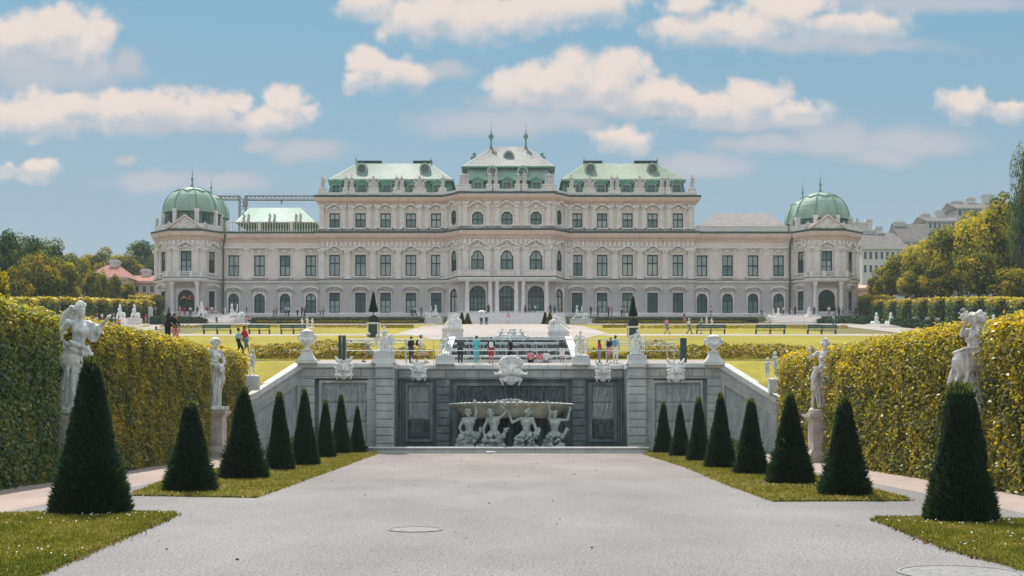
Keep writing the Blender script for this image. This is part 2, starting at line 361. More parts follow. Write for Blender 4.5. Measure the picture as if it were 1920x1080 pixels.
def body(c, j, female=False, fingers=False, muscle=1., face=True, hair=None):
    m = muscle
    c.cap(j['pel'], j['wai'], .13 if not female else .14, .105*m); c.cap(j['wai'], j['che'], .105*m, .135*m)
    c.ell(j['che'] + Vector((0, 0, .02)), (.165*m, .105*m, .15)); c.cap(j['sh1'], j['sh2'], .06*m); c.cap(j['nek'], j['hed'], .05, .05)
    c.cap(j['hp1'], j['hp2'], .105)
    h = j['hed']; c.ell(h + Vector((0, .005, .02)), (.073, .09, .1)); c.ell(h + Vector((0, -.02, -.05)), (.052, .06, .06))
    if face:
        c.cap(h + Vector((0, -.085, .02)), h + Vector((0, -.108, -.022)), .009, .015, 6)
        c.cap(h + Vector((-.03, -.082, .033)), h + Vector((.03, -.082, .033)), .013, .013, 6)
        c.ell(h + Vector((0, -.078, -.055)), (.024, .016, .013)); c.ell(h + Vector((0, -.07, -.092)), (.022, .02, .016))
        for sx in (-1, 1): c.ell(h + Vector((sx*.072, .01, 0)), (.012, .02, .03))
    for k in '12':
        c.cap(j['sh'+k], j['el'+k], .052*m, .041*m); w = j['ha'+k]; c.cap(j['el'+k], w, .043*m, .027)
        d = (w - j['el'+k]).normalized()
        if fingers: hand(c, w, w + d*.1)
        else: c.ell(w + d*.055, (.034, .03, .06), d.to_track_quat('Z', 'Y').to_euler())
        c.cap(j['hp'+k], j['kn'+k], .085*(.5+.5*m), .056); c.cap(j['kn'+k], j['an'+k], .056, .037)
        mid = j['kn'+k].lerp(j['an'+k], .3); c.ell(mid + Vector((0, .02, 0)), (.05, .055, .11))
        c.cap(j['an'+k] + Vector((0, .02, -.035)), j['an'+k] + Vector((0, -.14, -.055)), .042, .03)
    if female:
        for sx in (-1, 1): c.ell(j['che'] + Vector((sx*.07, -.095, -.01)), (.062, .06, .062))
    elif m > 1:
        for sx in (-1, 1): c.ell(j['che'] + Vector((sx*.075, -.085, .03)), (.078, .04, .06))
        for i in range(3):
            for sx in (-1, 1): c.ell(j['wai'].lerp(j['che'], .15 + i*.25) + Vector((sx*.035, -.1, -.03)), (.034, .02, .03))
    return c
def curls(c, h, r=.1, n=26, size=.03, back=0., seed=1, top=.0):
    rr = random.Random(seed)
    for _ in range(n):
        a, b = rr.uniform(0, 2*math.pi), rr.uniform(-.15, 1); q = math.sqrt(max(0, 1-b*b)); p = Vector((math.cos(a)*q*.085, math.sin(a)*q*.1, b*.12))
        if p.y < -.05 and p.z < .06: continue
        c.ell(Vector(h) + p + Vector((0, .01, .02)), size*rr.uniform(.7, 1.3))
    return c
def skirt(c, top, rt, bot, rb, folds=11, fr=.03, seed=2, core=.86, wave=.04):
    """drapery: a tapered core with fold ridges running down it"""
    rr = random.Random(seed); top, bot = Vector(top), Vector(bot)
    for i in range(5):
        t = i/5; t2 = (i+1)/5; a, b = top.lerp(bot, t), top.lerp(bot, t2); ra, rb_ = [rt[0]+(rb[0]-rt[0])*t, rt[1]+(rb[1]-rt[1])*t], None
        c.ell(a.lerp(b, .5), (core*(ra[0]), core*(ra[1]), (top-bot).length/5*.9))
    for i in range(folds):
        a = 2*math.pi*(i + rr.uniform(-.3, .3))/folds; a2 = a + rr.uniform(-.35, .35); pts = []; rs = []
        for t in (0, .35, .7, 1):
            aa = a + (a2-a)*t; x, y = rt[0]+(rb[0]-rt[0])*t, rt[1]+(rb[1]-rt[1])*t; p = top.lerp(bot, t)
            pts.append(p + Vector((math.cos(aa)*x*.95 + rr.uniform(-wave, wave)*.4, math.sin(aa)*y*.95, rr.uniform(-.02, .02)))); rs.append(fr*(.6 + .7*t))
        c.chain(pts, rs)
    return c
def sash(c, pts, r=.05, n=3, seed=5):
    rr = random.Random(seed)
    for k in range(n):
        o = Vector((rr.uniform(-.03, .03), rr.uniform(-.03, .03), (k-(n-1)/2)*r*1.2)); c.chain([Vector(p)+o for p in pts], [r*rr.uniform(.6, .9)]*len(pts))
    return c
# ------------------------------------------------------------------ materials
M = {}
M['gravel'] = mat('gravel', (.105,.104,.108), .95, scale=27, col2=(.37,.36,.362), rp=(.37, .62), bump=.35, bscale=50, detail=12, macro=(.22, .78, 1.1), stretch=(.8, 1.3, 1), ywarm=(1.12, 1.0, .95))
M['sidegravel'] = mat('pink_gravel', (.33,.26,.235), .95, scale=30, col2=(.47,.39,.35), bump=.5, bscale=50, detail=11, macro=(.4, .85, 1.1))
M['palegravel'] = mat('pale_gravel', (.34,.30,.28), .95, scale=9, col2=(.43,.385,.36), bump=.5, bscale=20, detail=8, macro=(.12, .85, 1.1))
M['soil'] = mat('soil', (.12,.12,.045), .95, scale=1.2, col2=(.18,.17,.06), bump=.6, bscale=9)
M['lawn'] = mat('lawn_turf', (.095,.11,.024), .95, scale=1.4, col2=(.175,.16,.036), bump=.9, bscale=22, detail=9, macro=(.5, .8, 1.15))
M['farlawn'] = mat('far_lawn_turf', (.225,.195,.018), .95, scale=1.6, col2=(.335,.28,.026), bump=.8, bscale=8, detail=9, macro=(.09, .78, 1.15))
M['stone'] = mat('palace_render', (.71,.61,.58), .9, scale=.5, col2=(.80,.705,.675), bump=.25, bscale=3, detail=9, stretch=(1,1,.4), macro=(.15, .93, 1.05))
M['rustic'] = mat('palace_rusticated_render', (.68,.625,.605), .9, scale=.5, col2=(.77,.715,.695), bump=.8, lines=2.6, detail=7)
M['trim'] = mat('palace_trim', (.70,.64,.62), .88, scale=1.4, col2=(.82,.77,.75), bump=.5, bscale=9, detail=6)
M['pink'] = mat('pink_lit_cornice', (.68,.50,.445), .88, scale=.8, col2=(.78,.60,.54), detail=6)  # warm bounced light under the cornices put into their pink
M['gutter'] = mat('green_sheet_flashing', (.035,.075,.07), .6, scale=1.5, col2=(.07,.125,.11))
M['copper'] = mat('verdigris_copper', (.24,.375,.31), .62, scale=.55, col2=(.35,.47,.395), bump=.3, bscale=4, detail=8, stretch=(1.5,1.5,.35))
M['copperdark'] = mat('dark_verdigris_copper', (.13,.27,.215), .6, scale=.6, col2=(.21,.36,.29), bump=.3, bscale=4, detail=8, stretch=(2,2,.3))
M['copperpale'] = mat('pale_verdigris_copper', (.20,.285,.245), .65, scale=.4, col2=(.28,.35,.305), bump=.2, bscale=4, detail=8, stretch=(1.4,1.4,.4))
M['copperyellow'] = mat('yellowed_verdigris_copper', (.205,.29,.23), .65, scale=.35, col2=(.30,.355,.27), bump=.2, bscale=4, detail=8, stretch=(1.6,1.6,.4))
M['zinc'] = mat('grey_zinc', (.20,.215,.22), .65, scale=.6, col2=(.28,.295,.295), bump=.2, bscale=5, detail=7)
M['houseslate'] = mat('brown_grey_house_roof', (.15,.14,.14), .9, scale=.8, col2=(.22,.205,.20), bump=.6, lines=2.2)
M['slate'] = mat('grey_roof_tiles', (.27,.26,.26), .9, scale=.8, col2=(.36,.34,.335), bump=.6, lines=2.2)
M['frame'] = mat('dark_window_paint', (.022,.04,.04), .55, scale=3, col2=(.04,.06,.058))
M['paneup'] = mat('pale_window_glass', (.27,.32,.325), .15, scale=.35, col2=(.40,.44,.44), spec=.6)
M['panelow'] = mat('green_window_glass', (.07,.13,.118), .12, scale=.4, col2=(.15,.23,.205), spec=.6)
M['paneblind'] = mat('window_with_white_blind', (.42,.44,.43), .3, scale=.4, col2=(.55,.56,.54), spec=.5)
M['doordark'] = mat('dark_doorway_glass', (.008,.022,.024), .25, scale=.5, col2=(.016,.034,.036), spec=.4)
M['panedark'] = mat('dark_window_glass', (.022,.05,.055), .1, scale=.5, col2=(.065,.105,.11), spec=.6)
M['iron'] = mat('dark_painted_iron', (.03,.05,.055), .5, scale=3, col2=(.055,.08,.08))
M['steel'] = mat('galvanised_steel', (.33,.40,.41), .45, scale=6, col2=(.48,.54,.54), metal=.4)
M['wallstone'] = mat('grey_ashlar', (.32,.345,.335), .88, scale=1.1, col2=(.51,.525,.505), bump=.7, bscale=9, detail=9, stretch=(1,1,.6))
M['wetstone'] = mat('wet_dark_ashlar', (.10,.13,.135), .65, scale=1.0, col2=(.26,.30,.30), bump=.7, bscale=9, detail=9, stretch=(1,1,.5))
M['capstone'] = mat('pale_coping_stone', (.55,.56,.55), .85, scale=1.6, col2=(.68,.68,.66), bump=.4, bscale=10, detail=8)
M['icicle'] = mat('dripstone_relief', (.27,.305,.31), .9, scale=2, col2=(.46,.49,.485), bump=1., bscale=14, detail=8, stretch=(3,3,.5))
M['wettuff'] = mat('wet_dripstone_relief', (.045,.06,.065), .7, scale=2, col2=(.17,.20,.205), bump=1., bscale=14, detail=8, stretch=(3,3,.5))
M['statue'] = mat('white_marble', (.50,.51,.50), .78, scale=2.6, col2=(.80,.795,.775), bump=.45, bscale=22, detail=9, stretch=(1.2,1.2,.4), rp=(.32, .55))
M['aged'] = mat('weathered_marble', (.30,.325,.33), .8, scale=3.0, col2=(.76,.76,.74), bump=.6, bscale=26, detail=10, stretch=(1.2,1.2,.32), rp=(.34, .56))
M['pinkaged'] = mat('weathered_pinkish_marble', (.34,.32,.31), .8, scale=3.0, col2=(.74,.70,.675), bump=.6, bscale=26, detail=10, stretch=(1.2,1.2,.32), rp=(.34, .56))
M['atlas'] = mat('damp_green_marble', (.27,.315,.295), .75, scale=2.5, col2=(.50,.54,.51), bump=.5, bscale=22, detail=8)
M['plinth'] = mat('warm_plinth_stone', (.40,.345,.31), .88, scale=1.8, col2=(.56,.505,.46), bump=.5, bscale=16, detail=8)
M['roofstatue'] = mat('parapet_statue_stone', (.47,.43,.42), .88, scale=2, col2=(.60,.56,.545), bump=.5, bscale=12)
M['water'] = mat('dark_basin_water', (.018,.03,.032), .08, scale=1, col2=(.03,.045,.045), bump=.3, bscale=2.5, spec=.5)
M['fallwater'] = mat('falling_water_film', (.02,.03,.033), .22, scale=1.3, col2=(.10,.125,.13), bump=.7, bscale=4, spec=.6, stretch=(3,1,.6))
M['foam'] = mat('water_foam', (.55,.57,.58), .5, scale=4, col2=(.75,.76,.76), stretch=(1,1,1), bump=.5)
M['bark'] = mat('tree_bark', (.05,.04,.03), .95, scale=4, col2=(.11,.09,.07), bump=.8, bscale=12, stretch=(1,1,.25))
M['core'] = mat('shaded_twigs', (.012,.016,.008), .95, scale=3, col2=(.028,.03,.012))
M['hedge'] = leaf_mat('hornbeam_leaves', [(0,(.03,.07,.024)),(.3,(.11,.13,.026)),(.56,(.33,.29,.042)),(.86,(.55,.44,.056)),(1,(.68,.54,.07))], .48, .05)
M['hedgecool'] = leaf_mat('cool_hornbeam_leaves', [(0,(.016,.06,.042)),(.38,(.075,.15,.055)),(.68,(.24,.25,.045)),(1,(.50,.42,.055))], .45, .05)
M['yew'] = leaf_mat('yew_needles', [(0,(.008,.024,.018)),(.55,(.026,.056,.026)),(.82,(.085,.115,.026)),(1,(.30,.27,.035))], .42, .03)
M['box'] = leaf_mat('box_leaves', [(0,(.012,.035,.022)),(.6,(.03,.07,.03)),(1,(.09,.12,.03))], .3, .04)
M['yellowbox'] = leaf_mat('yellow_box_leaves', [(0,(.09,.10,.02)),(.5,(.20,.17,.028)),(1,(.34,.27,.04))], .35)  # yellow leaf colour of the low strips; also the pyramids' painted lit look
M['tree'] = leaf_mat('tree_leaves', [(0,(.015,.05,.03)),(.35,(.06,.11,.035)),(.7,(.30,.27,.04)),(1,(.58,.45,.055))], .32)
M['darktree'] = leaf_mat('dark_tree_leaves', [(0,(.015,.055,.042)),(.5,(.06,.12,.058)),(1,(.25,.27,.06))], .32)
M['yellowtree'] = leaf_mat('golden_tree_leaves', [(0,(.015,.055,.032)),(.3,(.10,.14,.034)),(.62,(.34,.31,.045)),(1,(.58,.48,.06))], .35)
M['grass'] = leaf_mat('grass_blades', [(0,(.045,.08,.02)),(.5,(.15,.165,.03)),(.85,(.25,.23,.045)),(1,(.34,.29,.11))], .38)
M['flower'] = leaf_mat('flower_bed_leaves', [(0,(.05,.11,.04)),(.30,(.20,.20,.03)),(.68,(.46,.37,.04)),(.84,(.66,.48,.05)),(.90,(.78,.74,.66)),(.965,(.72,.30,.22)),(1,(.80,.76,.70))], .25)
M['litter'] = leaf_mat('dry_leaves', [(0,(.07,.04,.03)),(.6,(.16,.085,.055)),(1,(.24,.15,.10))], .1)
M['pebble'] = leaf_mat('gravel_stones', [(0,(.13,.125,.125)),(.5,(.36,.34,.335)),(1,(.62,.60,.59))], .0)
M['daisy'] = leaf_mat('daisy_petals', [(0,(.75,.75,.72)),(1,(.82,.82,.8))], .2)
M['redroof'] = mat('red_roof_tiles', (.36,.16,.13), .9, scale=1, col2=(.50,.26,.22), bump=.6, lines=2.0)
M['housewall'] = mat('pale_house_render', (.55,.56,.555), .9, scale=.4, col2=(.64,.645,.64))
M['pinkwall'] = mat('pink_house_render', (.55,.36,.31), .9, scale=.4, col2=(.66,.46,.40))
M['farwall'] = mat('far_grey_facade', (.30,.325,.34), .9, scale=.3, col2=(.40,.42,.43))
M['crane'] = mat('crane_steel', (.22,.23,.24), .6, scale=1, col2=(.33,.34,.35))
M['bench'] = mat('green_bench_paint', (.02,.075,.065), .5, scale=3, col2=(.04,.11,.095))
M['white'] = mat('white_paint', (.70,.69,.68), .6, scale=4, col2=(.80,.79,.78))
M['cover'] = mat('cast_iron_cover', (.20,.20,.205), .85, scale=9, col2=(.33,.325,.325), bump=.6, bscale=40)
M['sign'] = mat('orange_lettering', (.75,.28,.12), .6, scale=4)

# ------------------------------------------------------------------ terrain
PROF = [(-400,0),(76.9,0),(77.0,0),(82.4,0),(82.6,5.5),(88,6.0),(100,7.6),(135,10.5),(150,11.6),(180,14.5),(200,16.2),(225,17.9),(228,18.3),(234,19.9),(300,20),(420,22),(3000,24)]
def TZ(y):
    for (a, za), (b, zb) in zip(PROF, PROF[1:]):
        if a <= y <= b: return za + (zb-za)*(y-a)/(b-a)
    return PROF[-1][1]
def sheet(name, rows, m, off, kind='structure', base=None):
    """rows: (y, x0, x1) from near to far, draped on the terrain and lifted by off"""
    ys = sorted(set([r[0] for r in rows] + [p[0] for p in PROF if rows[0][0] < p[0] < rows[-1][0]])); mb = MB(); pr = None
    def ed(y):
        for a, b in zip(rows, rows[1:]):
            if a[0] <= y <= b[0]: t = (y-a[0])/(b[0]-a[0]); return a[1]+(b[1]-a[1])*t, a[2]+(b[2]-a[2])*t
    for y in ys:
        x0, x1 = ed(y); z = TZ(y) + off if base is None else base; c = ((x0, y, z), (x1, y, z))
        if pr: mb.quad(pr[0], pr[1], c[1], c[0])
        pr = c
    o = mb.build(name, m); return tag(o, kind=kind)
# the ground: low court in front, embankment behind the fountain wall, rising garden, then level land to the horizon
mb = MB(); ys = [-400, 0, 76.9, 82.55, 82.6] + [p[0] for p in PROF[5:]] + [4500]
for a, b in zip(ys, ys[1:]):
    za, zb = (0 if a < 82.6 else TZ(a)), (0 if b < 82.6 else TZ(b))
    if 76 < a < 87.9: mb.quad((-13.2, a, za), (13.2, a, za), (13.2, b, zb), (-13.2, b, zb))
    else: mb.quad((-3000, a, za), (3000, a, za), (3000, b, zb), (-3000, b, zb))
for sx in (-1, 1): mb.quad((sx*13.2, 76.9, 0), (sx*3000, 76.9, 0), (sx*3000, 88, 6), (sx*13.2, 88, 6))
tag(mb.build('ground', M['soil']), kind='structure')
tag(MB().quad((-60,-60,.004),(60,-60,.004),(60,76.9,.004),(-60,76.9,.004)).build('gravel_court', M['gravel']), kind='structure')
for sx in (-1, 1):   # the warmer gravel walk along each hedge
    tag(MB().quad((sx*12.6,30,.008),(sx*16.6,26,.008),(sx*16.6,76.5,.008),(sx*12.6,76.5,.008)).build('gravel_walk', M['sidegravel']), kind='structure')
# banks of grass beside the ramps
def bank(sx):
    mb = MB(); a = [(13.15,79.4,5.25),(15.1,77.6,4.2),(16.6,76.4,3.2),(21,75,1.2)]; b = [(13.0,88.2,6.02),(17,88.2,6.02),(21,88.2,6.02),(30,88.2,6.02)]
    for i in range(3): mb.quad(*[(sx*p[0], p[1], p[2]) for p in (a[i], a[i+1], b[i+1], b[i])])
    mb.quad(*[(sx*p[0], p[1], p[2]) for p in ((21,75,1.2),(40,60,0),(60,88.2,6.02),(30,88.2,6.02))])
    tag(mb.build('grass_bank', M['farlawn']), kind='structure')
bank(-1); bank(1)
sheet('terrace_path', [(82.7,-13.2,13.2),(88.5,-13.2,13.2)], M['palegravel'], .02)
sheet('lawn', [(88.5,-44,-5.0),(135,-44,-7.6)], M['farlawn'], .03); sheet('lawn', [(88.5,5.0,44),(135,7.6,44)], M['farlawn'], .03)
sheet('lawn_strip', [(101.5,-5.2,5.2),(118,-5.2,5.2)], M['farlawn'], .035)
sheet('cross_path', [(135.02,-46,46),(149.5,-46,46)], M['palegravel'], .03)
sheet('parterre_lawn', [(149.52,-38,-13.62),(180,-38,-12.42),(192,-38,-9.52)], M['farlawn'], .03); sheet('parterre_lawn', [(149.52,11.42,38),(180,10.02,38),(192,8.22,38)], M['farlawn'], .03)
sheet('central_path', [(118.02,-7.0,6.2),(149.5,-13.6,11.4),(180,-12.4,10.0),(192,-9.5,8.2),(227,-9.3,8.2)], M['palegravel'], .05)
sheet('upper_path', [(193,-62,-11.6),(206,-62,-11.4)], M['palegravel'], .06); sheet('upper_path', [(193,11.6,62),(206,11.4,62)], M['palegravel'], .06)
sheet('flower_strip_lawn', [(206.02,-50,-11.5),(224,-50,-11.5)], M['farlawn'], .03); sheet('flower_strip_lawn', [(206.02,11.5,50),(224,11.5,50)], M['farlawn'], .03)
for sx in (-1, 1):
    a, b = sorted((sx*46.2, sx*62)); sheet('side_path', [(100,a,b),(233,a,b)], M['palegravel'], .045)
sheet('palace_terrace', [(233.5,-75,75),(239.9,-75,75)], M['palegravel'], .05)

# clipped lawn beds of the low court, 5 cm above the gravel
def bed(name, pts):
    mb = MB(); mb.extrude([(x, y, .006) for x, y in pts], (0, 0, .05)); return tag(mb.build(name, M['lawn']), kind='structure')
def gp(px, py): d = CH*F/(py-HY); return ((px-CX)*d/F, d)
BEDS = {'nl': [gp(-260,1210), gp(70,1080), gp(190,1028), gp(280,990), gp(330,966), gp(240,964), gp(120,964), gp(0,968), gp(-400,980)],
        'nr': [gp(2400,1240), gp(1900,1064), gp(1790,1035), gp(1700,1000), gp(1640,975), gp(1760,974), gp(1920,979), gp(2300,986)],
        'fl': [gp(480,934), gp(250,930), gp(300,908), gp(420,880), gp(560,856), gp(640,846), gp(700,846), gp(705,852), gp(640,876), gp(560,905)],
        'fr': [gp(1705,940), gp(1450,941), gp(1370,912), gp(1290,878), gp(1210,853), gp(1215,848), gp(1262,847), gp(1400,868), gp(1520,893), gp(1600,912)]}
for k, p in BEDS.items(): bed('grass_bed', p)
# ------------------------------------------------------------------ the palace
PD = 240.0
PB = Vector((-1.0, PD, 20.0))
palace = thing('palace', 'long white baroque palace with green copper roofs and domed corner pavilions closing the garden', 'palace', PB)
X = lambda px, d=PD: PX(px, d)
Z = lambda py, d=PD: PZ(py, d)
def wall_face(mb, a, b, z0, z1, holes, depth=.4):
    """a->b seen left to right from outside; holes: (u0,u1,v0,v1) in metres along a->b and absolute height"""
    a, b = Vector(a), Vector(b); L = (b-a).length; t = (b-a)/L; inn = Vector((-t.y, t.x))
    us = sorted(set([0, L] + [h[0] for h in holes] + [h[1] for h in holes])); vs = sorted(set([z0, z1] + [h[2] for h in holes] + [h[3] for h in holes]))
    pt = lambda u, v, o=0: (a.x + t.x*u + inn.x*o, a.y + t.y*u + inn.y*o, v)
    for u0, u1 in zip(us, us[1:]):
        for v0, v1 in zip(vs, vs[1:]):
            if any(h[0] < (u0+u1)/2 < h[1] and h[2] < (v0+v1)/2 < h[3] for h in holes): continue
            mb.quad(pt(u0,v0), pt(u1,v0), pt(u1,v1), pt(u0,v1))
    for u0, u1, v0, v1 in holes:
        for p, q in (((u0,v0),(u1,v0)),((u1,v0),(u1,v1)),((u1,v1),(u0,v1)),((u0,v1),(u0,v0))):
            mb.quad(pt(*p), pt(*q), pt(*q, depth), pt(*p, depth))

def outline(w, h, top, n=10):
    if top == 'arch': return [(-w/2,0),(w/2,0)] + [(w/2*math.cos(math.pi*i/n), h-w/2+w/2*math.sin(math.pi*i/n)) for i in range(n+1)]
    if top == 'oct': c = .3*w; return [(-w/2+c,0),(w/2-c,0),(w/2,c),(w/2,h-c),(w/2-c,h),(-w/2+c,h),(-w/2,h-c),(-w/2,c)]
    if top == 'shoulder':
        r = w*.38; zz = h - r; return [(-w/2,0),(w/2,0),(w/2,zz-.35),(w/2-.12,zz)] + [(r*math.cos(math.pi*i/n), zz+r*math.sin(math.pi*i/n)) for i in range(n+1)] + [(-w/2+.12,zz),(-w/2,zz-.35)]
    return [(-w/2,0),(w/2,0),(w/2,h),(-w/2,h)]
def ring(mb, o1, o2, y0, y1):
    """frame between inner outline o1 and outer o2, front at y0, back at y1"""
    n = len(o1)
    for i in range(n):
        j = (i+1) % n; a, b, c, d = o1[i], o1[j], o2[j], o2[i]
        mb.quad((a[0],y0,a[1]),(b[0],y0,b[1]),(c[0],y0,c[1]),(d[0],y0,d[1]))
        mb.quad((a[0],y0,a[1]),(b[0],y0,b[1]),(b[0],y1,b[1]),(a[0],y1,a[1]))
        mb.quad((d[0],y0,d[1]),(c[0],y0,c[1]),(c[0],y1,c[1]),(d[0],y1,d[1]))
def scaled(o, k, w, h):
    return [(x*(1-2*k/w), k + z*(1-2*k/h)) for x, z in o]
def rectproj(o, w, h, c, drop=0):
    r = []; H2 = h/2
    for x, z in o:
        dx, dz = x, z-H2; k = min((w/2+c)/abs(dx) if abs(dx) > 1e-6 else 1e9, (H2+c)/abs(dz) if abs(dz) > 1e-6 else 1e9); r.append((dx*k, H2+dz*k))
    return r
def hood_pts(kind, w, h):
    W = w/2 + .75
    if kind == 'wave': return [(W*(i/12*2-1), h + .75 + .75*max(0, math.cos((i/12*2-1)*math.pi*.62))**1.3) for i in range(13)]
    if kind == 'bigwave': return [((W+.35)*(i/14*2-1), h + .75 + 1.0*max(0, math.cos((i/14*2-1)*math.pi*.6))**1.5) for i in range(15)]
    if kind == 'arch': return [((W-.2)*math.cos(math.pi*(1-i/10)), h + .35 + .75*math.sin(math.pi*i/10)) for i in range(11)]
    if kind == 'straight': return [(-W, h+1.25), (W, h+1.25)]
PROTO = {}
def window_proto(kind, w, h, top='rect', hood=None, mull=(2, 3), up=.42, mats=('paneup', 'panelow'), sill=True, casing=.32, surround=True):
    o = link('window', None) if False else None
    out = outline(w, h, top); mb = MB(); ring(mb, scaled(out, .19, w, h), out, .10, .34)
    nx, nz = mull; zs = h*(1-up)
    def xlim(z):
        if top == 'arch' and z > h-w/2: return math.sqrt(max(0, (w/2)**2-(z-h+w/2)**2))
        if top == 'shoulder' and z > h-w*.38: return math.sqrt(max(0, (w*.38)**2-(z-h+w*.38)**2))
        return w/2
    for i in range(1, nx):
        x = -w/2 + w*i/nx; zt = h - .1
        if top in ('arch', 'shoulder'): r = w/2 if top == 'arch' else w*.38; zt = h-r+math.sqrt(max(0, r*r-x*x)) - .08 if abs(x) < r else h-r
        mb.box(x-.08, x+.08, .12, .26, .1, zt)
    mb.box(-xlim(zs)+.05, xlim(zs)-.05, .12, .27, zs-.1, zs+.1)
    if nz > 2: 
        for z in [zs*k/(nz-1) for k in range(1, nz-1)] + ([zs + (h-zs)*.55] if nz > 3 else []): mb.box(-xlim(z)+.1, xlim(z)-.1, .16, .25, z-.04, z+.04)
    root = mb.build('window', M['frame'], palace, local=True)
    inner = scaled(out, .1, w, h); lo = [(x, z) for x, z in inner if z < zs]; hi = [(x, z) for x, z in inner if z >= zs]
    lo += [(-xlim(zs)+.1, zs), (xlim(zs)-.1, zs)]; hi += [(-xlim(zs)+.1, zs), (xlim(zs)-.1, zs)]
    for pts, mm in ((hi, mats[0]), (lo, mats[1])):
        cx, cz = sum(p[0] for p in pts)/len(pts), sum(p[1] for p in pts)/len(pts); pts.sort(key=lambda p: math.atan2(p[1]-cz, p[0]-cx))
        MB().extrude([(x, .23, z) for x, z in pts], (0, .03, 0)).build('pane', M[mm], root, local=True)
    if surround:
        mb = MB(); ring(mb, out, rectproj(out, w, h, casing), -.12, .36)
        ring(mb, [(x*(1+.5*casing/w), z) for x, z in rectproj(out, w, h, casing*.55)], rectproj(out, w, h, casing*.9), -.2, -.1)
        mb.build('casing', M['trim'], root, local=True)
    if sill:
        mb = MB().box(-w/2-.55, w/2+.55, -.42, 0, -.3, -.08); 
        for sx in (-1, 1): mb.frustum(sx*(w/2+.15)-.16, sx*(w/2+.15)+.16, -.1, 0, -.95, sx*(w/2+.15)-.16, sx*(w/2+.15)+.16, -.33, 0, -.3)
        mb.build('sill', M['trim'], root, local=True)
    if hood:
        hp = hood_pts(hood, w, h); mb = MB()
        for (xa, za), (xb, zb) in zip(hp, hp[1:]):
            mb.add([(xa,-.7,za),(xb,-.7,zb),(xb,-.7,zb+.26),(xa,-.7,za+.26),(xa,0,za-.05),(xb,0,zb-.05),(xb,0,zb+.34),(xa,0,za+.34)],
                   [(0,1,2,3),(0,1,5,4),(3,2,6,7),(0,3,7,4),(1,2,6,5)])
        W = w/2 + .35
        for sx in (-1, 1): mb.frustum(sx*W-.2, sx*W+.2, -.16, 0, h+.1, sx*W-.2, sx*W+.2, -.42, 0, hp[0][1] if hood != 'arch' else h+.4)
        if hood != 'arch' or True:
            zc = h + (.95 if hood != 'straight' else .75)
            mb.lathe([(.05,-.42),(.34,-.25),(.42,0),(.34,.25),(.05,.42)], (0, -.1, zc), 8, 1, .5)
            for sx in (-1, 1):
                for k in range(3): mb.lathe([(.03,-.2),(.2,-.08),(.2,.08),(.03,.2)], (sx*(.42+.3*k), -.08, zc-.12*k), 6, 1, .6)
        mb.build('hood', M['trim'], root, local=True)
    PROTO[kind] = (root, [False]); return root
def place(kind, x, y, z, rz=0):
    root, used = PROTO[kind]
    o = root if not used[0] else copy_tree(root, palace); used[0] = True
    o.location = Vector((x, y, z)) - PB; o.rotation_euler = (0, 0, rz)
    for ch in o.children:           # blinds drawn here and there: not every window shows the same glass
        if ch.name.startswith('pane') and kind not in ('mid2', 'towerdoor') and WR.random() < .5:
            ch.material_slots[0].link = 'OBJECT'; ch.material_slots[0].material = M[WR.choice(['paneup', 'panelow', 'panedark', 'panedark'] if kind[:3] in ('low', 'sli', 'doo') else ['paneup', 'paneup', 'panelow', 'paneblind'])]
    return o
WR = random.Random(12)

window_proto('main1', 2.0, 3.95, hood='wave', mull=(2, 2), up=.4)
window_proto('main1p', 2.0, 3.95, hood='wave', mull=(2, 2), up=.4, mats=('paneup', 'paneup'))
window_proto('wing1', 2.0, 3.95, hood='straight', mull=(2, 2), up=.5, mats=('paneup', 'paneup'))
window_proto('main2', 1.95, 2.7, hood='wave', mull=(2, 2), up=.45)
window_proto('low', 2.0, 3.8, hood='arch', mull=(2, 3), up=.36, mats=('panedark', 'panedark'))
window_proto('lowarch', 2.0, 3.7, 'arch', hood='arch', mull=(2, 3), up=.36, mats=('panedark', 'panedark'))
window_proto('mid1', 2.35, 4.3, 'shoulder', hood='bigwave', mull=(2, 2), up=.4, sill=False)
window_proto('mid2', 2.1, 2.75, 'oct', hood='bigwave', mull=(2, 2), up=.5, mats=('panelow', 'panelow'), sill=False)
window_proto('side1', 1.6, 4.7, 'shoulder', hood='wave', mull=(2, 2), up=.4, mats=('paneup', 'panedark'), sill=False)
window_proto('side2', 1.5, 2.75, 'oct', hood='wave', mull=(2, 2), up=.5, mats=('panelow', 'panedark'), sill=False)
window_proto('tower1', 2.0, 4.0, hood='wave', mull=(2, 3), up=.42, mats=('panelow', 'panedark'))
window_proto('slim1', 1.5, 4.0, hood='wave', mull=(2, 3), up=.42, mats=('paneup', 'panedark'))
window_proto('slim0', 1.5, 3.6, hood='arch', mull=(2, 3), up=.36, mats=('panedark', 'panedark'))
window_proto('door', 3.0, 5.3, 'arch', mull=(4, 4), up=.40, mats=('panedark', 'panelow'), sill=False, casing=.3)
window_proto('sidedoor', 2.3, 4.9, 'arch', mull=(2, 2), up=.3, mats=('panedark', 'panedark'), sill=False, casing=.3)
window_proto('towerdoor', 3.1, 5.1, 'arch', mull=(2, 2), up=.38, mats=('doordark', 'doordark'), sill=False, casing=.35)

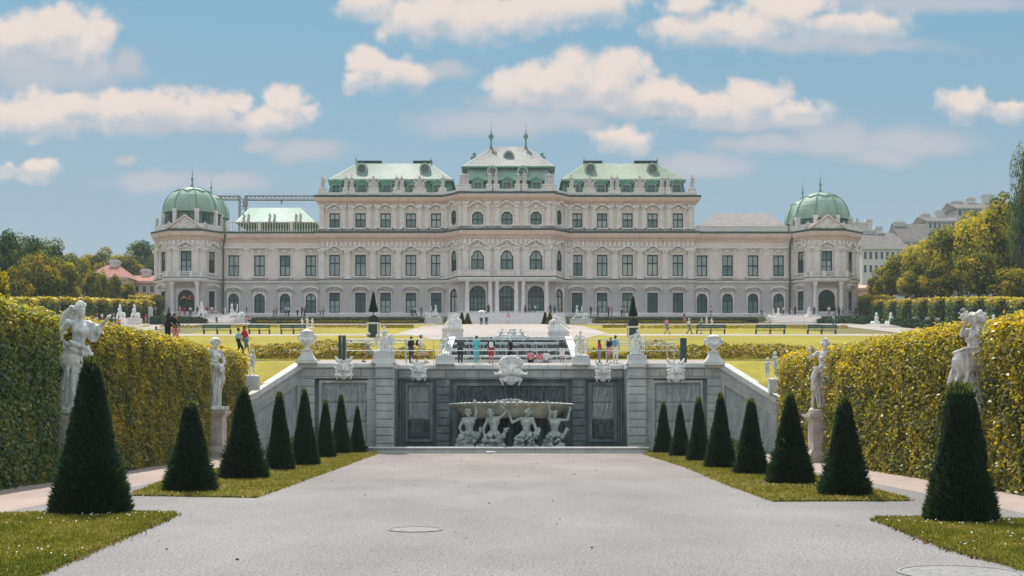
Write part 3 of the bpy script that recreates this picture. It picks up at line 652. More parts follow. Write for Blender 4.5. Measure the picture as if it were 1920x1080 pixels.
Zg, Zs, Z1, Zc1, Zc2 = 20.0, Z(527), Z(517.5), Z(438), Z(371)      # ground, string course, first-floor sill, lower cornice, upper cornice
wall = MB(); low = MB()
def face(a, b, rows, top, base=Zg):
    """rows: (kind, [u...], z, w, h). Lower storey and upper storeys become two wall meshes."""
    a2, b2 = Vector(a), Vector(b); L = (b2-a2).length; t = (b2-a2)/L; rz = math.atan2(t.y, t.x); H0, H1 = [], []
    for kind, us, z, w, h in rows:
        for u in us:
            p = a2 + t*u; place(kind, p.x, p.y, z, rz); (H0 if z < Zs-1 else H1).append((u-w/2, u+w/2, z, z+h))
    wall_face(low, a, b, base, Zs, H0); wall_face(wall, a, b, Zs, top, H1)
# main block, left and right of the centre
LB = [627.5,676,723,770.5,818]; RB = [1082,1129,1176.5,1223.5,1271]
y0 = PD
def flat(px0, px1, wins1, winsG, winsT, top, k1, kG, y=PD):
    a = (X(px0), y); b = (X(px1), y); u = lambda px: X(px) - X(px0); rows = []
    rows.append((kG, [u(p) for p in winsG], Z(587), 2.0, 3.8 if kG == 'low' else 3.7))
    if isinstance(k1, str): rows.append((k1, [u(p) for p in wins1], Z1, 2.0, 3.95))
    else:
        for k, p in zip(k1, wins1): rows.append((k, [u(p)], Z1, 2.0, 3.95))
    if winsT: rows.append(('main2', [u(p) for p in winsT], Z(427), 1.95, 2.7))
    face(a, b, rows, top)
flat(601, 835, LB, LB, LB, Zc2, ['main1p','main1p','main1','main1','main1'], 'low'); flat(1063, 1302, RB, RB, RB, Zc2, 'main1p', 'low')
LW = [437,485.5,533.5,582]; RW = [1317,1365,1413,1461]
flat(418, 601, LW, LW, [], Zc1, 'wing1', 'lowarch', PD+.6); flat(1302, 1480, RW, RW, [], Zc1, 'wing1', 'lowarch', PD+.6)
# centre pavilion with canted sides
yc = PD - 4.0; xl0, xr0 = X(835), X(1063); xl1, xr1 = X(868, yc), X(1033, yc)
def canted(a, b, full=True):
    L = (Vector(b)-Vector(a)).length
    face(a, b, [('sidedoor', [L*.5], Zg+.5, 2.3, 4.9), ('side1', [L*.5], Z(519), 1.6, 4.7), ('side2', [L*.5], Z(425), 1.5, 2.75)], Zc2)
canted((xl0, PD), (xl1, yc)); canted((xr1, yc), (xr0, PD))
cu = [X(p, yc) - xl1 for p in (895.5, 950.5, 1005)]
face((xl1, yc), (xr1, yc), [('door', cu, Zg+.45, 3.0, 5.3), ('mid1', cu, Z(513, yc), 2.35, 4.3), ('mid2', cu, Z(425, yc), 2.1, 2.75)], Zc2)
# returns and backs
def ret(a, b, top): wall_face(wall, a, b, Zg, top, [])
ret((X(601), PD+24), (X(601), PD), Zc2); ret((X(1302), PD), (X(1302), PD+24), Zc2)
# corner pavilions: canted octagons
def tower(pf0, pf1, pe0, pe1, doorpx):
    yf = PD - 3.0; ys = PD + 1.2
    A, B, C, D = (X(pe0, ys), ys), (X(pf0, yf), yf), (X(pf1, yf), yf), (X(pe1, ys), ys)
    for a, b in ((A, B), (C, D)):
        L = (Vector(b)-Vector(a)).length
        face(a, b, [('slim0', [L/2], Z(583), 1.5, 3.6), ('slim1', [L/2], Z(513), 1.5, 4.0)], Zc1)
    L = C[0]-B[0]; face(B, C, [('towerdoor', [L/2], Zg, 3.1, 5.1), ('tower1', [L/2], Z(511, yf), 2.0, 4.0)], Zc1)
    w = D[0]-A[0]; E_, F_ = (D[0], ys+9.0), (A[0], ys+9.0); ret(D, E_, Zc1); ret(F_, A, Zc1)
    return [F_, A, B, C, D, E_]
TL = tower(322, 376, 291.5, 417, 347); TR = tower(1522, 1578, 1482, 1609, 1549)
wall.build('wall', M['stone'], palace); low.build('rusticated_wall', M['rustic'], palace)

# mouldings: swept along the whole front
FRONT = TL[1:5] + [(X(418), PD+.6), (X(601), PD+.6), (X(601), PD), (xl0, PD), (xl1, yc), (xr1, yc), (xr0, PD), (X(1302), PD), (X(1302), PD+.6), (X(1480), PD+.6)] + TR[1:5]
MAIN = [(X(601), PD+22), (X(601), PD), (xl0, PD), (xl1, yc), (xr1, yc), (xr0, PD), (X(1302), PD), (X(1302), PD+22)]
def mould(path, z, prof, name, m): MB().sweep(path, [(o, z+h) for o, h in prof]).build(name, m, palace)
mould(FRONT, Zg, [(0,0),(.35,0),(.35,.9),(.2,1.05),(0,1.05)], 'base_course', M['trim'])
mould(FRONT, Zs, [(0,-.35),(.25,-.3),(.4,-.05),(.4,.1),(0,.1)], 'string_course', M['trim'])
mould(FRONT, Zs, [(0,.11),(.42,.11),(.42,.24),(0,.3)], 'string_flashing', M['gutter'])
mould(FRONT, Zc1, [(0,-1.5),(.2,-1.45),(.35,-1.1),(.8,-.75),(.95,-.3),(.95,-.02),(0,-.02)], 'lower_cornice', M['pink'])
mould(FRONT, Zc1, [(0,0),(1.05,0),(1.05,.33),(0,.5)], 'gutter', M['gutter'])
mould(FRONT, Zc1, [(0,-3.0),(.16,-3.0),(.16,-2.75),(0,-2.7)], 'architrave', M['trim'])
mould(MAIN, Zc2, [(0,-1.3),(.2,-1.25),(.35,-1.0),(.85,-.7),(1.05,-.3),(1.05,-.02),(0,-.02)], 'upper_cornice', M['pink'])
mould(MAIN, Zc2, [(0,0),(1.15,0),(1.15,.35),(0,.55)], 'gutter', M['gutter'])
mould(MAIN, Z(434), [(0,.42),(.16,.42),(.16,.66),(0,.7)], 'plat_band', M['trim'])
# brackets under the lower cornice
mb = MB()
for a, b in zip(FRONT, FRONT[1:]):
    a, b = Vector(a), Vector(b); L = (b-a).length; t = (b-a)/L; nrm = Vector((t.y, -t.x)); k = max(1, int(L/.85))
    if L < 1.5: continue
    if any(abs(p.y - PD - .6) < .01 for p in (a, b)) and abs(a.y-b.y) < .01: continue
    for i in range(k):
        c = a + t*(L*(i+.5)/k); q = [c + t*s*.2 + nrm*o for s in (-1, 1) for o in (0, .32)]
        q = [q[0], q[1], q[3], q[2]]; mb.add([(p.x, p.y, Zc1-2.45) for p in q] + [(p.x, p.y, Zc1-1.5) for p in q], [(0,1,5,4),(1,2,6,5),(2,3,7,6),(0,3,2,1)])
tag(mb.build('bracket', M['trim'], palace), kind='stuff')
# pilasters with capitals
def pil_mesh(h, w=1.05):
    mb = MB().box(-w/2, w/2, -.34, .0, 0, h-.9).box(-w/2-.1, w/2+.1, -.42, 0, 0, .5)
    mb.frustum(-w/2, w/2, -.36, 0, h-.9, -w/2-.22, w/2+.22, -.56, 0, h-.15).box(-w/2-.25, w/2+.25, -.6, 0, h-.15, h)
    for sx in (-1, 1): mb.lathe([(.02,-.2),(.2,-.1),(.2,.1),(.02,.2)], (sx*w*.42, -.55, h-.4), 6)
    for i in range(3): mb.box(-w/2+.14+i*w*.29, -w/2+.28+i*w*.29, -.37, -.3, .7, h-1.1)
    return mb.mesh('pilaster')
PIL1, PIL2 = pil_mesh(Zc1-3.0-Zs-.35), pil_mesh(Zc2-1.35-Z(433)-.3, .8)
def pil(me, x, y, z, rz=0):
    o = link('pilaster', me, M['trim'], palace); o.location = Vector((x, y, z)) - PB; o.rotation_euler = (0, 0, rz)
for seq in (LB, RB):
    mids = [seq[0]-24] + [(a+b)/2 for a, b in zip(seq, seq[1:])] + [seq[-1]+24 if seq is RB else seq[-1]+13]
    if seq is RB: mids[0] = seq[0] - 13
    for m_ in mids:
        pil(PIL1, X(m_), PD, Zs+.35)
        for o in ((-.75, .75) if m_ not in (mids[0], mids[-1]) else (0,)): pil(PIL2, X(m_)+o, PD, Z(433)+.3)
for px in (873, 923.5, 977.5, 1028):
    for o in ((-.85, .85) if 900 < px < 1000 else (0,)): pil(PIL1, X(px, yc)+o, yc, Zs+.35); pil(PIL2, X(px, yc)+o, yc, Z(433)+.3)
for T in (TL, TR):
    for x in (T[2][0]+.9, T[3][0]-.9): pil(PIL1, x, T[2][1], Zs+.35)
    for a, b in ((T[1], T[2]), (T[3], T[4])):
        a, b = Vector(a), Vector(b); rz = math.atan2((b-a).y, (b-a).x)
        for f in (.1, .9): p = a.lerp(b, f); pil(PIL1, p.x, p.y, Zs+.35, rz)
for a, b in (((xl0, PD), (xl1, yc)), ((xr1, yc), (xr0, PD))):
    a, b = Vector(a), Vector(b); rz = math.atan2((b-a).y, (b-a).x)
    for f in (.12, .88): p = a.lerp(b, f); pil(PIL1, p.x, p.y, Zs+.35, rz); pil(PIL2, p.x, p.y, Z(433)+.3, rz)

# portico: paired columns carrying a balcony
col = MB().lathe([(.55,0),(.55,.35),(.42,.5),(.4,2.2),(.35,5.6),(.4,5.7),(.55,6.1),(.6,6.4)], n=12).mesh('column', smooth=True)
for px in (876, 919, 932, 968, 981.5, 1025):
    o = link('column', col, M['trim'], palace); o.location = Vector((X(px, yc-1.6), yc-1.6, Zg+.45)) - PB
BAL = [(xl0+1, PD-1.2), (xl1-.6, yc-2.0), (xr1+.6, yc-2.0), (xr0-1, PD-1.2)]
mould(BAL, Zs, [(-2.2,-.6),(.1,-.6),(.35,-.2),(.35,.12),(-2.2,.12)], 'balcony_slab', M['trim'])
mould(BAL, Zs, [(-.3,.125),(.4,.125),(.4,.3),(-.3,.3)], 'balcony_flashing', M['gutter'])
BALU = [(.05,0),(.11,.1),(.05,.3),(.06,.55),(.09,.7)]
def balustrade(path, z, h=1.0, step=.42, every=8, parent=palace, m='trim', solid=()):
    rail = MB().sweep(path, [(-.16,z+h-.14),(.16,z+h-.14),(.16,z+h),(-.16,z+h)]); rail.sweep(path, [(-.14,z),(.14,z),(.14,z+.14),(-.14,z+.14)]); b = MB()
    for k, (p, q) in enumerate(zip(path, path[1:])):
        p, q = Vector(p), Vector(q); L = (q-p).length; n = max(1, int(L/step))
        for i in range(n+1):
            c = p.lerp(q, i/n)
            if i % every == 0: rail.box(c.x-.24, c.x+.24, c.y-.2, c.y+.2, z-.002, z+h+.05)
            else: b.lathe([(r, zz*(h-.28)/.7+.14) for r, zz in BALU], (c.x, c.y, z), 6)
    rail.build('balcony_rail' if h < 1.2 else 'balustrade_rail', M[m], parent); tag(b.build('baluster', M[m], parent), kind='stuff')
balustrade(BAL, Zs+.3, 1.15, .5, 7)
for seg_ in ((BAL[0], BAL[1]), (BAL[1], (xl1+5.0, BAL[1][1])), ((xl1+6.8, BAL[1][1]), (xr1-6.8, BAL[1][1])), ((xr1-5.0, BAL[1][1]), BAL[2]), (BAL[2], BAL[3])): mould([tuple(Vector(q)) for q in seg_], Zs+.3, [(-.06,.14),(.06,.14),(.06,1.01),(-.06,1.01)], 'balcony_panel', M['stone'])
for T in (TL, TR):
    a, b = (T[2][0]-.5, T[2][1]-1.7), (T[3][0]+.5, T[2][1]-1.7); pth = [(T[2][0]-1.3, T[2][1]-.4), a, b, (T[3][0]+1.3, T[2][1]-.4)]
    mould(pth, Zs, [(-1.6,-.6),(.1,-.55),(.3,-.2),(.3,.12),(-1.6,.12)], 'balcony_slab', M['trim']); mould(pth, Zs, [(-.25,.125),(.34,.125),(.34,.26),(-.25,.26)], 'balcony_flashing', M['gutter'])
    balustrade(pth, Zs+.26, 1.1, .45, 5)
    for x in (T[2][0]+.35, T[3][0]-.35):
        o = link('column', col, M['trim'], palace); o.location = Vector((x, T[2][1]-1.2, Zg)) - PB; o.scale.z = (Zs-.6-Zg)/6.4
    # pediment with carved field
    cx_ = (T[2][0]+T[3][0])/2; yf = T[2][1]-1.15; hw = (T[3][0]-T[2][0])/2 + .3; zb = Zc1+.45
    MB().extrude([(cx_-hw, yf+.3, zb), (cx_+hw, yf+.3, zb), (cx_, yf+.3, zb+2.2)], (0, 1.4, 0)).build('pediment', M['trim'], palace)
    mb = MB()
    for sx in (-1, 1):
        mb.add([(cx_+sx*(hw+.25), yf, zb-.1), (cx_, yf, zb+2.25), (cx_, yf, zb+2.6), (cx_+sx*(hw+.25), yf, zb+.2), (cx_+sx*(hw+.25), yf+1.5, zb-.1), (cx_, yf+1.5, zb+2.25), (cx_, yf+1.5, zb+2.6), (cx_+sx*(hw+.25), yf+1.5, zb+.2)],
               [(0,1,2,3),(4,5,6,7),(0,1,5,4),(3,2,6,7),(0,3,7,4)])
    mb.build('pediment_cornice', M['pink'], palace)
    mb = MB(); rr = random.Random(4)
    for i in range(26):
        x = rr.uniform(-1, 1)*hw*.8; zz = rr.uniform(.1, 1)*(1-abs(x)/hw)*1.9; s_ = rr.uniform(.14, .3); mb.lathe([(.02,-s_),(s_,-s_*.3),(s_,s_*.3),(.02,s_)], (cx_+x, yf+.28, zb+zz+.1), 6)
    tag(mb.build('carved_relief', M['trim'], palace), kind='stuff')

# ------------------------------------------------------------------ roofs
def seams(mb, a, b, c, d, n, r=.07):
    """raised seams on the slope a-b (bottom) d-c (top)"""
    a, b, c, d = map(Vector, (a, b, c, d)); nrm = (b-a).cross(d-a).normalized()
    if nrm.y > 0: nrm = -nrm
    for i in range(1, n):
        p, q = a.lerp(b, i/n), d.lerp(c, i/n); s_ = (b-a).normalized()*r
        mb.add([p-s_, p+s_, q+s_, q-s_, p-s_+nrm*r, p+s_+nrm*r, q+s_+nrm*r, q-s_+nrm*r], [(4,5,6,7),(0,1,5,4),(1,2,6,5),(2,3,7,6),(3,0,4,7)])
dormer_me = {}
def dormer(x, y, z, kind):
    if kind == 'oval':
        mb = MB(); out = [(.75*math.cos(2*math.pi*i/14), .95+.85*math.sin(2*math.pi*i/14)) for i in range(14)]; ring(mb, out, [(p[0]*1.45, .95+(p[1]-.95)*1.45) for p in out], -.3, 1.6)
        mb.frustum(-.95, .95, -.2, 1.2, -1.1, -.8, .8, -.3, 1.6, .2); mt = 'copper'; pane = [(p[0], .05, p[1]) for p in out]
    else:
        mb = MB(); out = outline(1.35, 1.6, 'rect'); ring(mb, out, [(-1.0,-.1),(1.0,-.1),(1.0,1.9),(-1.0,1.9)], -.35, 1.4)
        for sx in (-1, 1): mb.add([(sx*1.35,-.5,1.85),(0,-.5,2.5),(0,-.5,2.75),(sx*1.35,-.5,2.1),(sx*1.35,1.2,1.85),(0,1.2,2.5),(0,1.2,2.75),(sx*1.35,1.2,2.1)], [(0,1,2,3),(0,1,5,4),(3,2,6,7),(0,3,7,4)])
        mb.extrude([(-1.2,-.3,1.88),(1.2,-.3,1.88),(0,-.3,2.5)], (0, 1.2, 0)); mb.box(-.05, .05, -.15, 0, 0, 1.6).box(-.68, .68, -.15, 0, .85, .95)
        mt = 'copperdark'; pane = [(p[0], .0, p[1]) for p in out]
    if kind not in dormer_me: dormer_me[kind] = (mb.mesh('dormer'), MB().extrude(pane, (0, .04, 0)).mesh('pane'))
    o = link('dormer', dormer_me[kind][0], M[mt], palace); o.location = Vector((x, y, z)) - PB
    link('pane', dormer_me[kind][1], M['panedark'], o)
def hip(name, x0, x1, y0_, y1_, z0, rx0, rx1, ry0, ry1, z1, m, nse, seam='copper'):
    mb = MB(); a, b, c, d = (x0,y0_,z0), (x1,y0_,z0), (x1,y1_,z0), (x0,y1_,z0); e, f, g, h = (rx0,ry0,z1), (rx1,ry0,z1), (rx1,ry1,z1), (rx0,ry1,z1)
    mb.quad(a,b,f,e).quad(b,c,g,f).quad(c,d,h,g).quad(d,a,e,h).quad(e,f,g,h); r = mb.build(name, m, palace)
    if nse:
        sm = MB(); seams(sm, a, b, f, e, nse); tag(sm.build('seam', m, palace), kind='stuff')
    return r
Zp = Zc2 + .5
def main_roof(pa, pb, ra, rb, m, right):
    dm = PD + 2.0; de = PD + 3.2; dr = PD + 10; x0, x1 = X(pa, dm), X(pb, dm); z0, z1, z2 = Zp, Z(341, de), Z(307, dr)
    hip('mansard', x0, x1, dm, PD+22, z0, x0+.5, x1-.5, de, PD+21, z1, M['copperdark'], 46)
    mb = MB().box(x0, x1, de-1.1, PD+21.5, z1+.004, z1+.34); mb.build('roof_eave', M['copper'], palace)
    hip('roof', x0+.1, x1-.1, de-.9, PD+21.2, z1+.35, X(ra, dr), X(rb, dr), dr, PD+14, z2, m, 44)
    for p in ((680, 798) if not right else (1106, 1222)): dormer(X(p, PD+7), PD+5.6, Z(328, PD+6.5), 'oval')
    for p in (LB if not right else RB): dormer(X(p, dm)+(0.3 if not right else -.3), dm-.15, Zp+.5, 'mans')
    # long low chimney stacks with vents, and ridge finials
    for p0, p1 in (((671, 713), (776, 808)) if not right else ((1096, 1128), (1192, 1232))):
        mb = MB().box(X(p0, dr), X(p1, dr), dr+.5, dr+2, z2-.3, z2+.2).box(X(p0, dr)-.2, X(p1, dr)+.2, dr+.4, dr+2.1, z2+.5, z2+.7)
        n = 6
        for i in range(n+1): x = X(p0, dr) + (X(p1, dr)-X(p0, dr))*i/n; mb.box(x-.18, x+.18, dr+.55, dr+1.95, z2+.18, z2+.52)
        mb.build('chimney_stack', M['gutter'], palace)
    for p in ((668, 808) if not right else (1095, 1232)):
        MB().lathe([(r*.5, z*.6) for r, z in [(.05,-1.6),(.5,-1.0),(.55,-.3),(.22,.1),(.16,.9),(.34,1.1),(.16,1.35),(.05,2.4)]], (X(p, dr), dr-.2, z2), 8).build('finial', M['copperdark'], palace, smooth=True)
main_roof(614, 850, 668, 808, M['copperpale'], False); main_roof(1052, 1287, 1095, 1232, M['copperyellow'], True)
# centre roof: two-tier mansard, grey cap, two tall finials
dm = PD - 1.5; x0, x1 = X(868, dm), X(1038, dm)
hip('mansard', x0, x1, dm, PD+22, Zp, x0+.4, x1-.4, dm+1, PD+21, Z(340, dm), M['copperdark'], 34)
MB().box(x0, x1, dm+.1, PD+21.6, Z(340, dm)+.004, Z(337.5, dm)).build('roof_eave', M['gutter'], palace)
hip('upper_mansard', x0+.2, x1-.2, dm+.5, PD+21, Z(337.4, dm), x0+1.0, x1-1.0, dm+2.5, PD+20, Z(316, dm+2.5), M['copper'], 34)
d2 = dm + 2.0; MB().box(X(865, d2), X(1041, d2), d2-.6, PD+20.4, Z(316, dm+2.5)+.004, Z(313.5, dm+2.5)).build('roof_eave', M['copperdark'], palace)
d3 = PD + 9
hip('roof', X(866, d2), X(1040, d2), d2-.5, PD+20.3, Z(313.4, dm+2.5), X(921, d3), X(988, d3), d3, PD+12, Z(276, d3), M['zinc'], 26)
for p in (896, 951, 1006): dormer(X(p, dm), dm-.1, Zp+.4, 'mans')
for p in (923, 980): dormer(X(p, dm+1), dm+1.2, Z(332, dm+1), 'oval')
dormer(X(954, PD+4.5), PD+4.4, Z(304, PD+4.5), 'oval')
for p, sx in ((889, -1), (1016, 1)): MB().lathe([(.05,0),(.6,.2),(.7,.9),(.3,1.2),(.4,1.5),(.05,1.9)], (X(p, PD+5), PD+5, Z(303, PD+5)), 8).build('side_dormer', M['copperdark'], palace)
for p in (921, 986):
    mb = MB().lathe([(r*.68, z*.62) for r, z in [(.02,-1.4),(.6,-.8),(.72,.2),(.5,1.0),(.3,1.5),(.42,1.75),(.24,2.0),(.22,3.4),(.34,3.6),(.78,4.4),(.62,5.0),(.24,5.5),(.12,5.9),(.2,6.1),(.05,6.6)]], (X(p, d3), d3-.6, Z(284, d3)), 10)
    mb.tube((X(p, d3), d3-.6, Z(284, d3)+4.0), (X(p, d3), d3-.6, Z(284, d3)+5.4), .035, 5); mb.build('finial', M['copperdark'], palace, smooth=True)
# solid parapet with piers above the upper cornice, pierced where dormers look out
par = MB(); PARA = [(x, y) for x, y in MAIN]
par.sweep(PARA[1:-1], [(-.25, Zp), (.25, Zp), (.25, Zp+.5), (-.25, Zp+.5)]); peds = []
PIERS = []
def pier(px, d, w=1.3, h=1.05):
    x = X(px, d); ped = MB(); peds.append(ped); ped.box(x-w/2, x+w/2, d-.45, d+.45, Zp-.002, Zp+h).box(x-w/2-.15, x+w/2+.15, d-.55, d+.55, Zp+h, Zp+h+.22).frustum(x-w*.5-.45, x+w*.5+.45, d-.3, d+.3, Zp-.001, x-w/2, x+w/2, d-.3, d+.3, Zp+1.1)
    PIERS.append((x, d, Zp+h+.22))
for p, w in ((605,1.2),(648.5,1),(659.5,1),(700,1.8),(743,1),(753,1),(787,2.2),(830,1.3)): pier(p, PD-.1, w)
for p, w in ((1071,1.3),(1105,2.2),(1147,1),(1157,1),(1199,1.8),(1241,1),(1252,1),(1297,1.2)): pier(p, PD-.1, w)
for p, w in ((870,2.4),(918,1),(930,1),(971,1),(983,1),(1030,2.4)): pier(p, yc-.1, w)
par.build('parapet', M['trim'], palace); [q.build('parapet_pier', M['trim'], palace) for q in peds]
# wings: flat terrace roofs behind balustrade / attic
wz = Zc1 + .45
balustrade([(X(424), PD+1), (X(600), PD+1)], wz, 1.9, .5, 12)
MB().box(X(1304), X(1478), PD+.6, PD+1.2, wz, wz+.9).box(X(1306), X(1476), PD+.5, PD+1.3, wz+.9, wz+1.05).build('attic_wall', M['trim'], palace)
MB().box(X(418), X(601)-.02, PD+1.7, PD+22, wz-1, wz).build('terrace_roof', M['zinc'], palace); MB().box(X(1302)+.02, X(1480), PD+1.7, PD+22, wz-1, wz).build('terrace_roof', M['zinc'], palace)
db, dt = PD+14, PD+22
hip('roof', X(440, db), X(592, db), db, PD+34, Z(417, db), X(468, dt), X(563, dt), dt, PD+27, Z(390, dt), M['copperdark'], 26)
hip('roof', X(1304, PD+6), X(1478, PD+6), PD+6, PD+30, Z(426, PD+6), X(1343, PD+14), X(1438, PD+14), PD+14, PD+22, Z(399, PD+14), M['slate'], 0)
# domes
def dome(px, py_base, py_top, rad_px, d, fin, rear=False):
    c = Vector((X(px, d), d, Z(py_base, d))); r = rad_px*d/F; h = Z(py_top, d)-c.z
    prof = [(r*1.03, -.25), (r*1.03, 0), (r*.985, .02)] + [(r*math.cos(R(a))**.9 if a < 88 else .3, h*math.sin(R(a))) for a in (8, 18, 28, 38, 48, 58, 68, 77, 84, 88)]
    MB().lathe(prof, c, 48).build('dome', M['copper'], palace, smooth=False)
    mb = MB()
    for i in range(8):
        t = 2*math.pi*(i+.5)/8; pts = [c + Vector((math.cos(t)*q*1.01, math.sin(t)*q*1.01, z)) for q, z in prof[2:]]
        for a, b in zip(pts, pts[1:]): mb.tube(a, b, .13, 5)
    # scalloped band near the crown
    for i in range(48):
        t = 2*math.pi*i/48; el = R(50 + 7*abs(math.sin(4*t))); q = r*math.cos(el)**.9*1.012; t2 = 2*math.pi*(i+1)/48; el2 = R(50 + 7*abs(math.sin(4*t2))); q2 = r*math.cos(el2)**.9*1.012
        mb.tube(c + Vector((math.cos(t)*q, math.sin(t)*q, h*math.sin(el))), c + Vector((math.cos(t2)*q2, math.sin(t2)*q2, h*math.sin(el2))), .16, 5)
    mb.build('dome_rib', M['copperdark'], palace)
    MB().lathe([(r*.9, -2.6), (r*.9, -.3), (r*1.02, -.26)], c, 24).build('drum', M['copperdark'], palace)
    mb = MB().lathe([(r*.58, z*.78) for r, z in [(1.0,-.3),(.75,.1),(.5,.6),(.28,1.1),(.2,1.6),(.42,1.9),(.42,2.2),(.16,2.5),(.1,3.1),(.24,3.3),(.05,3.7)]], c + Vector((0, 0, h)), 10)
    mb.tube(c + Vector((0, 0, h+2.8)), c + Vector((0, 0, h+4.2)), .03, 5); mb.build('finial', M['copperdark'], palace, smooth=True)
    if not rear:
        for i in range(8):
            t = 2*math.pi*(i+.5)/8
            q = c + Vector((math.cos(t)*r*.98, math.sin(t)*r*.98, 0)); MB().lathe([(.45,-2.7),(.45,-.5),(.55,-.4),(.55,.2)], q, 6).build('drum_pier', M['trim'], palace)
            t = 2*math.pi*i/8; q = c + Vector((math.cos(t)*r*.93, math.sin(t)*r*.93, -1.5)); MB().lathe([(.75,-.8),(.75,.8)], q, 8).build('drum_window', M['panedark'], palace)
dome(360.5, 400.5, 352, 53, PD+4, True); dome(1538, 413, 362, 53, PD+4, True)
dome(396, 408, 366, 33, PD+32, False, True); dome(1505, 420, 376, 33, PD+32, False, True)
for T in (TL, TR):
    q = [(x, y) for x, y in T[1:5]]; MB().sweep([(x, y+.1) for x, y in T[1:5]], [(-.3, Zc1+.45), (.2, Zc1+.45), (.2, Zc1+1.5), (-.3, Zc1+1.5)]).build('parapet', M['trim'], palace)
    MB().extrude([(x, y, Zc1-.6) for x, y in T], (0, 0, .9)).build('terrace_roof', M['zinc'], palace)
# rain pipes where wings meet the corner pavilions, and between wing bays
for px, d in ((419, PD+.2), (1481, PD+.2)):
    mb = MB().tube((X(px, d)+.4, d-.2, Zc1-.6), (X(px, d), d-.2, Zc1-2.2), .17, 8).tube((X(px, d), d-.2, Zc1-2.2), (X(px, d), d-.2, Zg+.1), .15, 8).lathe([(.18,-.2),(.42,.3),(.42,.55)], (X(px, d)+.4, d-.2, Zc1-.7), 8)
    mb.build('rain_pipe', M['gutter'], palace)
# terrace steps before the doors
def steps(name, label, x0, x1, yf, yb, z0, z1, n, parent=None, m='trim'):
    root = thing(name, label, 'steps', ((x0+x1)/2, yf, z0))
    for i in range(n):
        MB().box(x0, x1, yf + (yb-yf)*i/n, yb, z0 + (z1-z0)*i/n - (.4 if i == 0 else -.002), z0 + (z1-z0)*(i+1)/n).build('step', M[m], root)
    return root
steps('stone_steps', 'broad flight of grey stone steps below the three central palace doors', X(845), X(1055), 224.5, 231.5, TZ(224.5), 20.3, 7)
MB().box(X(868, yc-3), X(1033, yc-3), 231.5, yc+.5, 19, Zg+.44).build('portico_floor', M['trim'], palace)
steps('stone_steps', 'wide grey steps beside the reclining group before the left domed pavilion', X(385), X(470), 222, 232, TZ(222), 20.0, 6)
steps('stone_steps', 'wide grey steps beside the reclining group before the right domed pavilion', X(1420), X(1512), 222, 232, TZ(222), 20.0, 6)
# orange sign letters hung in the left pavilion doorway
fc = bpy.data.curves.new('letters', 'FONT'); fc.body = 'AD'; fc.size = 1.5; fc.extrude = .06; fc.align_x = 'CENTER'
to = bpy.data.objects.new('tmp', fc); COL.objects.link(to); dg = bpy.context.evaluated_depsgraph_get(); me = bpy.data.meshes.new_from_object(to.evaluated_get(dg)); bpy.data.objects.remove(to)
me.transform(Matrix.Rotation(R(90), 4, 'X')); so = link('sign', me, M['sign']); so.location = (X(353, 236.6), 236.6, Z(561, 236.6)); so.scale = (1.35, 1, .62)
tag(so, 'orange two letter sign hung in the dark arch of the left pavilion', 'sign')
# ------------------------------------------------------------------ the fountain wall
WD, WC = 79.0, 82.1                       # plane of the side walls and of the recessed middle
fw = thing('fountain_wall', 'grey stone retaining wall of the fountain with rusticated piers, dripstone panels and sloping ends', 'fountain wall', (0, WD, 0))
zc1, zc0, zf, zp = PZ(680, WD), PZ(690, WD), PZ(706, WD), PZ(718, WD)
rs = random.Random(3)
def stone(x0, x1, y0, y1, z0, z1, m, b=.03, name='stone', jit=.02):
    return MB().bevbox(x0+.006, x1-.006, y0 - rs.uniform(0, jit), y1, z0+.006, z1-.006, b).build(name, M[m], fw)
def course(x0, x1, n, y0, y1, z0, z1, m, name='stone', b=.025):
    xs = [x0 + (x1-x0)*(i + (rs.uniform(-.12, .12) if 0 < i < n else 0))/n for i in range(n+1)]
    for a, c in zip(xs, xs[1:]): stone(a, c, y0, y1, z0, z1, m, b, name)
def pier_(x0, x1, y0, y1, z0, z1, n, m, b=.06):
    for i in range(n): stone(x0, x1, y0, y1, z0 + (z1-z0)*i/n, z0 + (z1-z0)*(i+1)/n, m, b, jit=.03)
def relief(x0, x1, z0, z1, y, m, amp=.1):
    nx, nz = max(4, int((x1-x0)/.075)), max(4, int((z1-z0)/.11)); mb = MB(); g = []
    for j in range(nz+1):
        for i in range(nx+1):
            x, z = x0 + (x1-x0)*i/nx, z0 + (z1-z0)*j/nz; e = 0 if i in (0, nx) or j in (0, nz) else 1
            d = e*amp*(max(0, mnoise.noise(Vector((x*7.5, y, z*1.6))) + .45) + .5*mnoise.noise(Vector((x*15, 3, z*5)))); g.append((x, y-d, z))
    mb.add(g, [(j*(nx+1)+i, j*(nx+1)+i+1, (j+1)*(nx+1)+i+1, (j+1)*(nx+1)+i) for j in range(nz) for i in range(nx)])
    return mb.build('dripstone_panel', M[m], fw)
def frame_(x0, x1, z0, z1, w, y0, y1, m):
    MB().box(x0-w, x0, y0, y1, z0-w, z1+w).box(x1, x1+w, y0, y1, z0-w, z1+w).box(x0+.001, x1-.001, y0+.003, y1, z1, z1+w).box(x0+.001, x1-.001, y0+.003, y1, z0-w, z0).build('panel_frame', M[m], fw)
W = lambda px, d=WD: PX(px, d)
xo, xp0, xp1 = W(563), W(704, 78.6), W(738, 78.6)
Xr = lambda x: (W(958)*2 - x)
core = MB()
